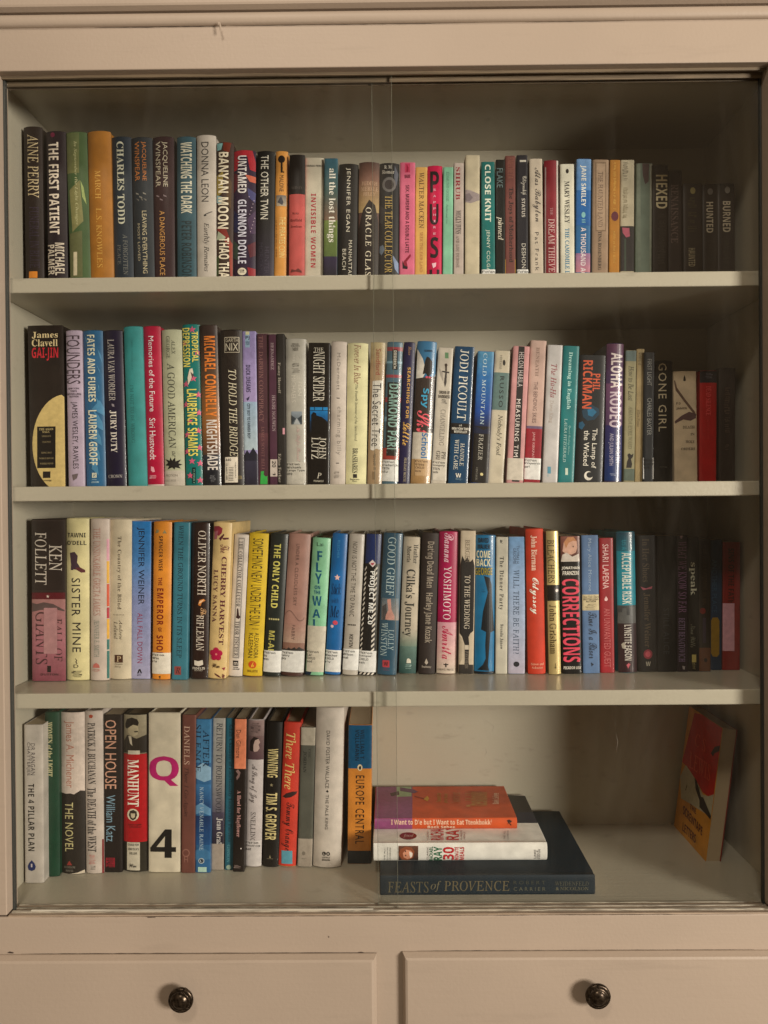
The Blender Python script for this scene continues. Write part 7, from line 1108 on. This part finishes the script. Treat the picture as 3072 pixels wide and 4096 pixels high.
b('brown paperback with white name and dark italic title', '#6a453c', (1408, 1522, 122, 1398, 1512, 1438), 'p', 1, T('DANIELS', 1422, 1471, 215, 534, '#b59a88', 'r'), T('There I Go Again', 1416, 1463, 560, 966, '#3a2420', 'i'), O(1408, 1471, 1235, 1302, '#8a6458'), O(1416, 1463, 1244, 1293, '#6a453c'), H('H', 1424, 1456, 1300, 1346, '#8a6458', 's'))
b('cloudy blue paperback with dark capitals and round logo', '#2f5f84', (1523, 1648, 158, 1515, 1641, 1435), 'p', 2, R(1520, 1648, 158, 520, '#3f7496', '#4a7c9c'), P([(1520, 560), (1580, 520), (1646, 560), (1645, 660), (1590, 680), (1520, 650)], '#7f9cae'), R(1518, 1645, 700, 900, '#3a6c92', '#1a3f68'), P([(1518, 880), (1570, 850), (1643, 900), (1643, 960), (1570, 930), (1518, 950)], '#5f86a2'), R(1517, 1643, 960, 1200, '#16355c', '#24507a'), P([(1517, 1250), (1570, 1220), (1642, 1260), (1642, 1320), (1517, 1330)], '#3f6f90'), R(1540, 1610, 1385, 1425, '#a3bcae'), T('AFTER', 1582, 1632, 250, 552, '#182a3e', 'r', 6), T('SILENCE', 1518, 1566, 205, 597, '#182a3e', 'r', 6), T('NANCY VENABLE RAINE', 1552, 1586, 720, 1246, '#a3b4bc', 'r', 6), O(1545, 1591, 1310, 1356, '#c0c8c8'), O(1549, 1587, 1314, 1352, '#1c2a3a'), H('C', 1558, 1579, 1322, 1344, '#c0c8c8', 'r'))
view(750, 2800, 800)
b('silver-to-violet paperback with blank grey foot label', '#97948c', (214, 312, 150, 194, 300, 1412), 'p', 1, R(205, 312, 150, 640, '#9a978f', '#8a8680'), R(200, 306, 640, 930, '#8a8680', '#5f5a62'), R(194, 304, 930, 1200, '#4a4452', '#262230'), L(195, 301, 1192, 1412, [], '#968b7f'), T('RETURN TO ROBINSWOOD', 234, 290, 190, 937, '#33333a', 'r'), T('Jean Grainger', 228, 290, 975, 1290, '#bab5af', 'R'))
b('thin teal paperback with one tiny dark line of title', '#215a68', (320, 390, 150, 308, 378, 1412), 'p', 0, T('Adult Children of Emotionally Immature Parents', 332, 372, 195, 1177, '#123640', 'R'), T('GIBSON', 326, 354, 1200, 1346, '#5f9096', 'r'), O(322, 363, 1367, 1406, '#8a9a8a'))
b('black paperback with salmon upper third', '#1f1815', (390, 492, 155, 377, 467, 1428), 'p', 1, R(385, 493, 155, 570, '#c47d5e'), T('Dan Gilmore', 402, 444, 248, 481, '#3a1f18', 's'), P([(400, 590), (420, 575), (440, 600), (430, 640), (410, 665), (405, 640), (420, 615)], '#7a6460'), T('A Howl for Mayflower', 400, 444, 750, 1136, '#b08a84', 'R'), D(385, 440, 1370, 1395, '#8a7a74'), O(438, 448, 1225, 1236, '#d0c8c0'))
b('pale hardback with mauve woman portrait and script title', '#b0a8a4', (499, 637, 165, 477, 608, 1390), 'h', 2, R(493, 640, 165, 298, '#8a7672', '#7d6a66'), R(492, 636, 298, 495, '#6f5a58', '#5a4448'), P([(535, 400), (535, 340), (560, 315), (590, 322), (602, 350), (590, 370), (598, 400), (580, 425), (555, 430)], '#b09a90'), P([(515, 420), (520, 340), (550, 305), (595, 318), (560, 335), (548, 370), (545, 430)], '#2e2422'), D(520, 610, 190, 275, '#5a4a48'), T('A Song of Joy', 510, 582, 535, 852, '#5a5250', 'c'), T('SNELLING', 522, 566, 930, 1182, '#4a4442', 'r'), L(485, 606, 1165, 1375, ['Fiction', 'Snelling', 'sat'], '#b5afaa'))
b('black hardback with gold condensed capitals and small star', '#1b1815', (656, 788, 180, 621, 750, 1392), 'h', 1, T('WINNING', 660, 754, 405, 642, '#c0b282', 'b'), P([(697, 690), (701, 700), (712, 701), (703, 708), (706, 718), (697, 712), (688, 718), (691, 708), (682, 701), (693, 700)], '#8a8064'), T('TIM S. GROVER', 642, 746, 770, 1162, '#c0b282', 'b'), P([(680, 1310), (684, 1285), (690, 1310)], '#a59a78'), R(658, 710, 1314, 1318, '#6a6250'))
b('tomato red hardback with gold title and blue sticky note', '#b8402f', (799, 948, 185, 754, 895, 1388), 'h', 0, T('There There', 800, 902, 275, 740, '#cfbb78', 'i'), P([(788, 805), (820, 775), (870, 758), (910, 758), (900, 780), (860, 805), (815, 815)], '#3a2420'), T('Tommy Orange', 778, 888, 850, 1250, '#3a1a18', 'c'), L(782, 868, 1250, 1358, [], '#5f93a0'), H('B', 802, 842, 1268, 1332, '#1f2a30', 's'), R(754, 900, 1378, 1388, '#c5b070'))
b('grey-green paperback with cream bands at head and foot', '#5a5a50', (945, 1060, 225, 910, 1034, 1388), 'p', 0, R(935, 1060, 225, 375, '#a8a090'), R(910, 1040, 1150, 1388, '#a09688', '#958b7e'), T('THE', 1003, 1022, 400, 480, '#3f403a', 'R'), T('JORDAN', 958, 990, 425, 602, '#2f302c', 'R'), O(948, 978, 1255, 1288, '#7a7266'), D(938, 990, 1300, 1325, '#7a7266'))
b('tall white hardback with small black capitals and spade', '#b5aca0', (1066, 1300, 62, 1040, 1268, 1398), 'h', 1, T('DAVID FOSTER WALLACE', 1143, 1184, 255, 732, '#33302d', 's', 2), P([(1160, 745), (1172, 760), (1162, 768), (1148, 760)], '#33302d'), T('THE PALE KING', 1140, 1172, 785, 1072, '#33302d', 's', 2), O(1118, 1149, 1258, 1292, '#211e1c'), O(1152, 1182, 1258, 1292, '#211e1c'), H('L', 1128, 1139, 1266, 1284, '#b5aca0', 'b'), H('B', 1161, 1173, 1266, 1284, '#b5aca0', 'b'), H('LITTLE', 1119, 1181, 1300, 1313, '#33302d', 'b'), H('BROWN', 1119, 1181, 1320, 1333, '#33302d', 'b'))
b('thick blue and orange paperback with spaced black title', '#b57a35', (1336, 1532, 205, 1328, 1520, 1362), 'p', 2, R(1330, 1532, 205, 568, '#12506e'), R(1328, 1524, 1250, 1362, '#232b30'), T('WILLIAM T.', 1432, 1468, 245, 497, '#0e2a3a', 'b', 4), T('VOLLMANN', 1390, 1427, 245, 502, '#0e2a3a', 'b', 4), O(1410, 1451, 533, 587, '#c4b494'), O(1422, 1440, 545, 578, '#241f1c'), T('EUROPE CENTRAL', 1392, 1468, 625, 1192, '#2a1f18', 's', 14), dep=.13)

# ------------------------------------------------------------------ labels: which book on which shelf
for rw, lst in SHELF.items():
    lst.sort(key=lambda t: t[0])
    n = len(lst)
    for i, (x, o, desc) in enumerate(lst):
        side = ('%s from left' % ORD[i]) if i < (n + 1) // 2 else ('%s from right' % ORD[n - 1 - i])
        o['label'] = '%s, %s on %s shelf' % (desc, side, ROWS[rw][0])

# ------------------------------------------------------------------ three books lying in a stack
def flat_book(name, label, c, gloss, hc, left, right, zb, zt_, Yf, dep, spine_els, cover_els, bul=None, n=None):
    """spine towards the camera, front cover up; left and right in photograph pixels at the foot of the spine."""
    zm = (zb + zt_) / 2
    def xat(p):
        lo = at(p, 3400, Yf)
        for _ in range(4):
            py = CY - FPX * (Vector((lo.x, Yf, zm)).dot(UPV)) / (Vector((lo.x, Yf, zm)).dot(FWD))
            lo = at(p, py, Yf)
        return lo.x
    xl, xr = xat(left), xat(right)
    W, Hh = zt_ - zb, xr - xl
    bul = bul if bul is not None else (.004 if hc else .001)
    m3 = Matrix(((0, 0, -1), (0, 1, 0), (1, 0, 0)))
    mw = Matrix.Translation((xr, Yf + bul, zm)) @ m3.to_4x4()
    root = empty(name, label, 'book', 'books lying in a stack', mw)
    mat = cover_mat('cover_' + name + str(len(bpy.data.materials)), hexc(c), gloss)
    prof = book_body(root, W, Hh, dep, hc, bul, n or (2.3 if hc else 6), mat)
    x0, y0, s = VW
    def to2(p):
        w_ = at(x0 + p[0] * s, y0 + p[1] * s, Yf)
        return (max(.004, min(.996, (w_.z - zb) / W)), max(.0006, min(Hh - .0006, xr - w_.x)))
    surf = lambda u, z, off: Vector(((u - .5) * W * (1 + 2 * off / W), prof(u) - off, z))
    decals(root, spine_els, (to2, surf), US[1:-1], INK[gloss], GAIN)
    def to2c(p):
        w_ = atz(x0 + p[0] * s, y0 + p[1] * s, zt_)
        return (max(.0006, min(Hh - .0006, xr - w_.x)), max(.0005, min(dep - .0005, w_.y - Yf - bul)))
    surfc = lambda a, d, off: Vector((W / 2 + off, d, a))
    decals(root, cover_els, (to2c, surfc), None, INK[gloss], GAIN)
    return root
view(1450, 3050, 1000)
YA = atz(1950, 3581, -.563).y
hA = at(1950, 3502, YA).z
flat_book('book', 'large dark teal cookbook lying at the bottom of the stack, gold serif spine title', '#12262f', 0, True, 1519, 2381, -.5628, hA, YA, 1.335 - YA,
  [H('FEASTS', 168, 438, 790, 862, '#5c5642', 'r'), H('of', 452, 522, 785, 858, '#6a6450', 'i'), H('PROVENCE', 542, 975, 785, 852, '#645c46', 'r'), H('ROBERT', 1002, 1212, 785, 808, '#46483f', 's', 40), H('CARRIER', 1002, 1214, 826, 850, '#5a5a4c', 's', 40), H('WEIDENFELD', 1278, 1500, 790, 816, '#55554a', 'r'), H('& NICOLSON', 1282, 1500, 824, 846, '#62604f', 'r')], [], bul=.0015, n=7)
YBk = atz(1850, 3445, hA).y
hB = at(1850, 3374, YBk).z
flat_book('book', 'white cookbook in the middle of the stack with smiling face photo on its spine', '#cac6bc', 1, True, 1492, 2190, hA + .0004, hB, YBk, min(.19, 1.34 - YBk),
  [R(238, 370, 555, 652, '#6a4634', '#3a2c2a'), P([(240, 610), (252, 575), (290, 558), (325, 565), (345, 590), (335, 632), (300, 652), (262, 645)], '#8a5034'), P([(268, 600), (290, 578), (322, 585), (334, 605), (326, 632), (298, 642), (272, 628)], '#c08a70'), P([(310, 590), (332, 600), (330, 622), (318, 632), (312, 612)], '#d8c8bc'), P([(280, 585), (286, 583), (290, 592), (283, 594)], '#3a2420'), P([(282, 612), (288, 610), (291, 620), (285, 622)], '#3a2420'),
   ('V', 'THE ALL-', 143, 152, 565, 650, '#4a4644', 's'), ('V', 'OCCASION', 162, 171, 565, 650, '#4a4644', 's'), ('V', 'COOKBOOK', 180, 189, 565, 650, '#4a4644', 's'), ('V', 'CLASSIC', 428, 438, 560, 645, '#5a4a44', 's'), ('V', 'RACHAEL', 444, 468, 560, 650, '#3a6a50', 'b'), ('V', 'RAY', 474, 528, 560, 648, '#2f6a4c', 'b'), ('V', '30', 535, 608, 562, 645, '#b02c34', 'b'), ('V', 'MINUTE', 614, 638, 562, 645, '#b03a3c', 'b'), ('V', 'MEALS', 646, 675, 562, 645, '#b03a3c', 'b'), ('V', 'LAKE', 1140, 1150, 578, 635, '#6a6664', 'b'), ('V', 'ISLE', 1156, 1166, 582, 635, '#6a6664', 'b'), ('V', 'PRESS', 1170, 1180, 575, 637, '#6a6664', 'b')],
  [P([(960, 200), (1085, 222), (1172, 402), (900, 402)], '#221e1f'), P([(1030, 330), (1145, 330), (1172, 402), (1000, 402)], '#20263a'), O(246, 360, 464, 512, '#7a1c20'), H('food', 272, 338, 475, 500, '#c9b0a8', 'i'), ('V', 'CLASSIC', 428, 440, 455, 515, '#8a4a44', 's'), ('V', 'RACHAEL', 452, 540, 420, 515, '#b02c34', 'b'), ('V', 'RAY', 555, 640, 420, 515, '#b02c34', 'b'), ('V', '30-MINUTE', 650, 662, 450, 515, '#8a4a44', 's'), ('V', 'MEALS', 670, 682, 462, 510, '#8a4a44', 's'), ('V', 'THE ALL', 936, 948, 455, 512, '#7a706c', 's'), ('V', 'COOKBOOK', 958, 970, 452, 512, '#7a706c', 's')], bul=.003, n=4)
YC = atz(1780, 3320, hB).y
hC = at(1780, 3276, YC).z
flat_book('book', 'orange and purple paperback lying on top of the stack', '#b8562c', 1, False, 1497, 2069, hB + .0004, hC, YC, min(.135, 1.34 - YC),
  [R(70, 330, 360, 450, '#8a4a72'), H('I Want to Die but I Want to Eat Tteokbokki', 190, 858, 382, 412, '#d8b49a', 'b'), H('Baek Sehee', 432, 615, 418, 438, '#e0c4ac', 'b'), P([(958, 388), (975, 382), (992, 390), (985, 400), (975, 398), (990, 415), (984, 418), (970, 402), (962, 412), (966, 398)], '#3a2018')],
  [P([(70, 372), (88, 140), (330, 140), (330, 372)], '#84527a'), P([(225, 148), (322, 145), (325, 225), (228, 228)], '#8fa888'), P([(182, 205), (240, 190), (245, 215), (190, 225)], '#4a2a30'), P([(250, 165), (340, 180), (370, 195), (345, 205), (250, 190)], '#6a4a68'), P([(405, 245), (430, 222), (442, 240), (430, 258)], '#c09a3a'), P([(345, 222), (410, 238), (408, 244), (345, 228)], '#8a3a28'), ('V', 'I want to', 490, 522, 205, 265, '#b08a48', 'b'), ('V', 'die but', 540, 565, 208, 270, '#b08a48', 'b'), ('V', 'I want to eat', 590, 650, 200, 272, '#b0744a', 'b'), ('V', 'Tteokbokki', 680, 830, 195, 295, '#b58a50', 'b'), ('V', 'Baek Sehee', 860, 905, 205, 278, '#d8b49a', 'b')], bul=.004, n=2.2)

# ------------------------------------------------------------------ the book leaning on the right wall, fore-edge forward
view(2350, 2800, 722)
pb = atz(2822, 3446, -.563)
Yl, thk, hgt, dpt = pb.y, .0235, .2075, .134
tip = at(2890, 2913, Yl)
lean = math.atan2(tip.x - pb.x, tip.z - pb.z)
hgt = (tip - pb).length
mw = Matrix.Translation((pb.x, Yl, -.5628)) @ Matrix.Rotation(lean, 4, 'Y')
lb = empty('book', 'red and yellow paperback leaning against the right wall, page edges facing forward', 'book', 'books on the bottom shelf', mw)
lmat = cover_mat('cover_leaning', hexc('#c08a2c', 1.2), 1)
box('front_cover', 0, .0006, -.0005, dpt, .0, hgt, lmat, lb, bev=.0001, seg=1)
box('back_cover', thk - .0006, thk, -.0005, dpt, .0, hgt, cover_mat('cover_leaning_back', hexc('#8a1c18', 1.2), 1), lb, bev=.0001, seg=1)
box('spine_cover', .0007, thk - .0007, dpt - .0006, dpt, .0, hgt, lmat, lb, bev=0)
box('page_block', .0008, thk - .0008, .0015, dpt - .0008, .0006, hgt - .0006, PAPER, lb, bev=0)
lb_in = mw.inverted()
def to2l(p):                                          # pixel -> point on the tilted front cover
    d = ray(VW[0] + p[0] * VW[2], VW[1] + p[1] * VW[2])
    nrm = mw.to_3x3() @ Vector((1, 0, 0))
    w_ = lb_in @ (d * (mw.translation.dot(nrm) / d.dot(nrm)))
    return (max(.0003, min(dpt - .0003, w_.y)), max(.0004, min(hgt - .0004, w_.z)))
surfl = lambda a, z, off: Vector((-off, a, z))
decals(lb, [P([(905, 590), (985, 700), (1060, 870), (1110, 885), (1170, 870), (1160, 1100), (1030, 1010), (940, 950), (860, 905), (850, 700)], '#a8a48e'),
            P([(985, 118), (1050, 125), (1240, 262), (1165, 870), (1110, 885), (1060, 850), (1000, 740), (915, 610), (860, 560)], '#b01812'),
            P([(985, 715), (1005, 740), (1045, 890), (1065, 895), (1145, 1075), (1130, 1100), (1090, 1050), (1030, 985), (1030, 920), (995, 820)], '#2a1c1a'), P([(1135, 490), (1170, 430), (1230, 425), (1225, 480), (1170, 490), (1155, 520)], '#3a1614'), P([(900, 830), (915, 775), (918, 790), (905, 832)], '#3a2a24'),
            ('S', 'C S', (1000, 300), (1095, 365), (1080, 480), '#c8583a', 'r'), ('S', 'LEWIS', (945, 470), (1135, 600), (1125, 750), '#c8583a', 'r'),
            ('S', 'THE', (945, 950), (1000, 1000), (998, 1050), '#5a1c18', 'b'), ('S', 'SCREWTAPE', (885, 965), (1060, 1170), (1055, 1250), '#5a1c18', 'b'), ('S', 'LETTERS', (880, 1120), (1000, 1240), (995, 1320), '#5a1c18', 'b')],
       (to2l, surfl), None, INK[1], 1.2)
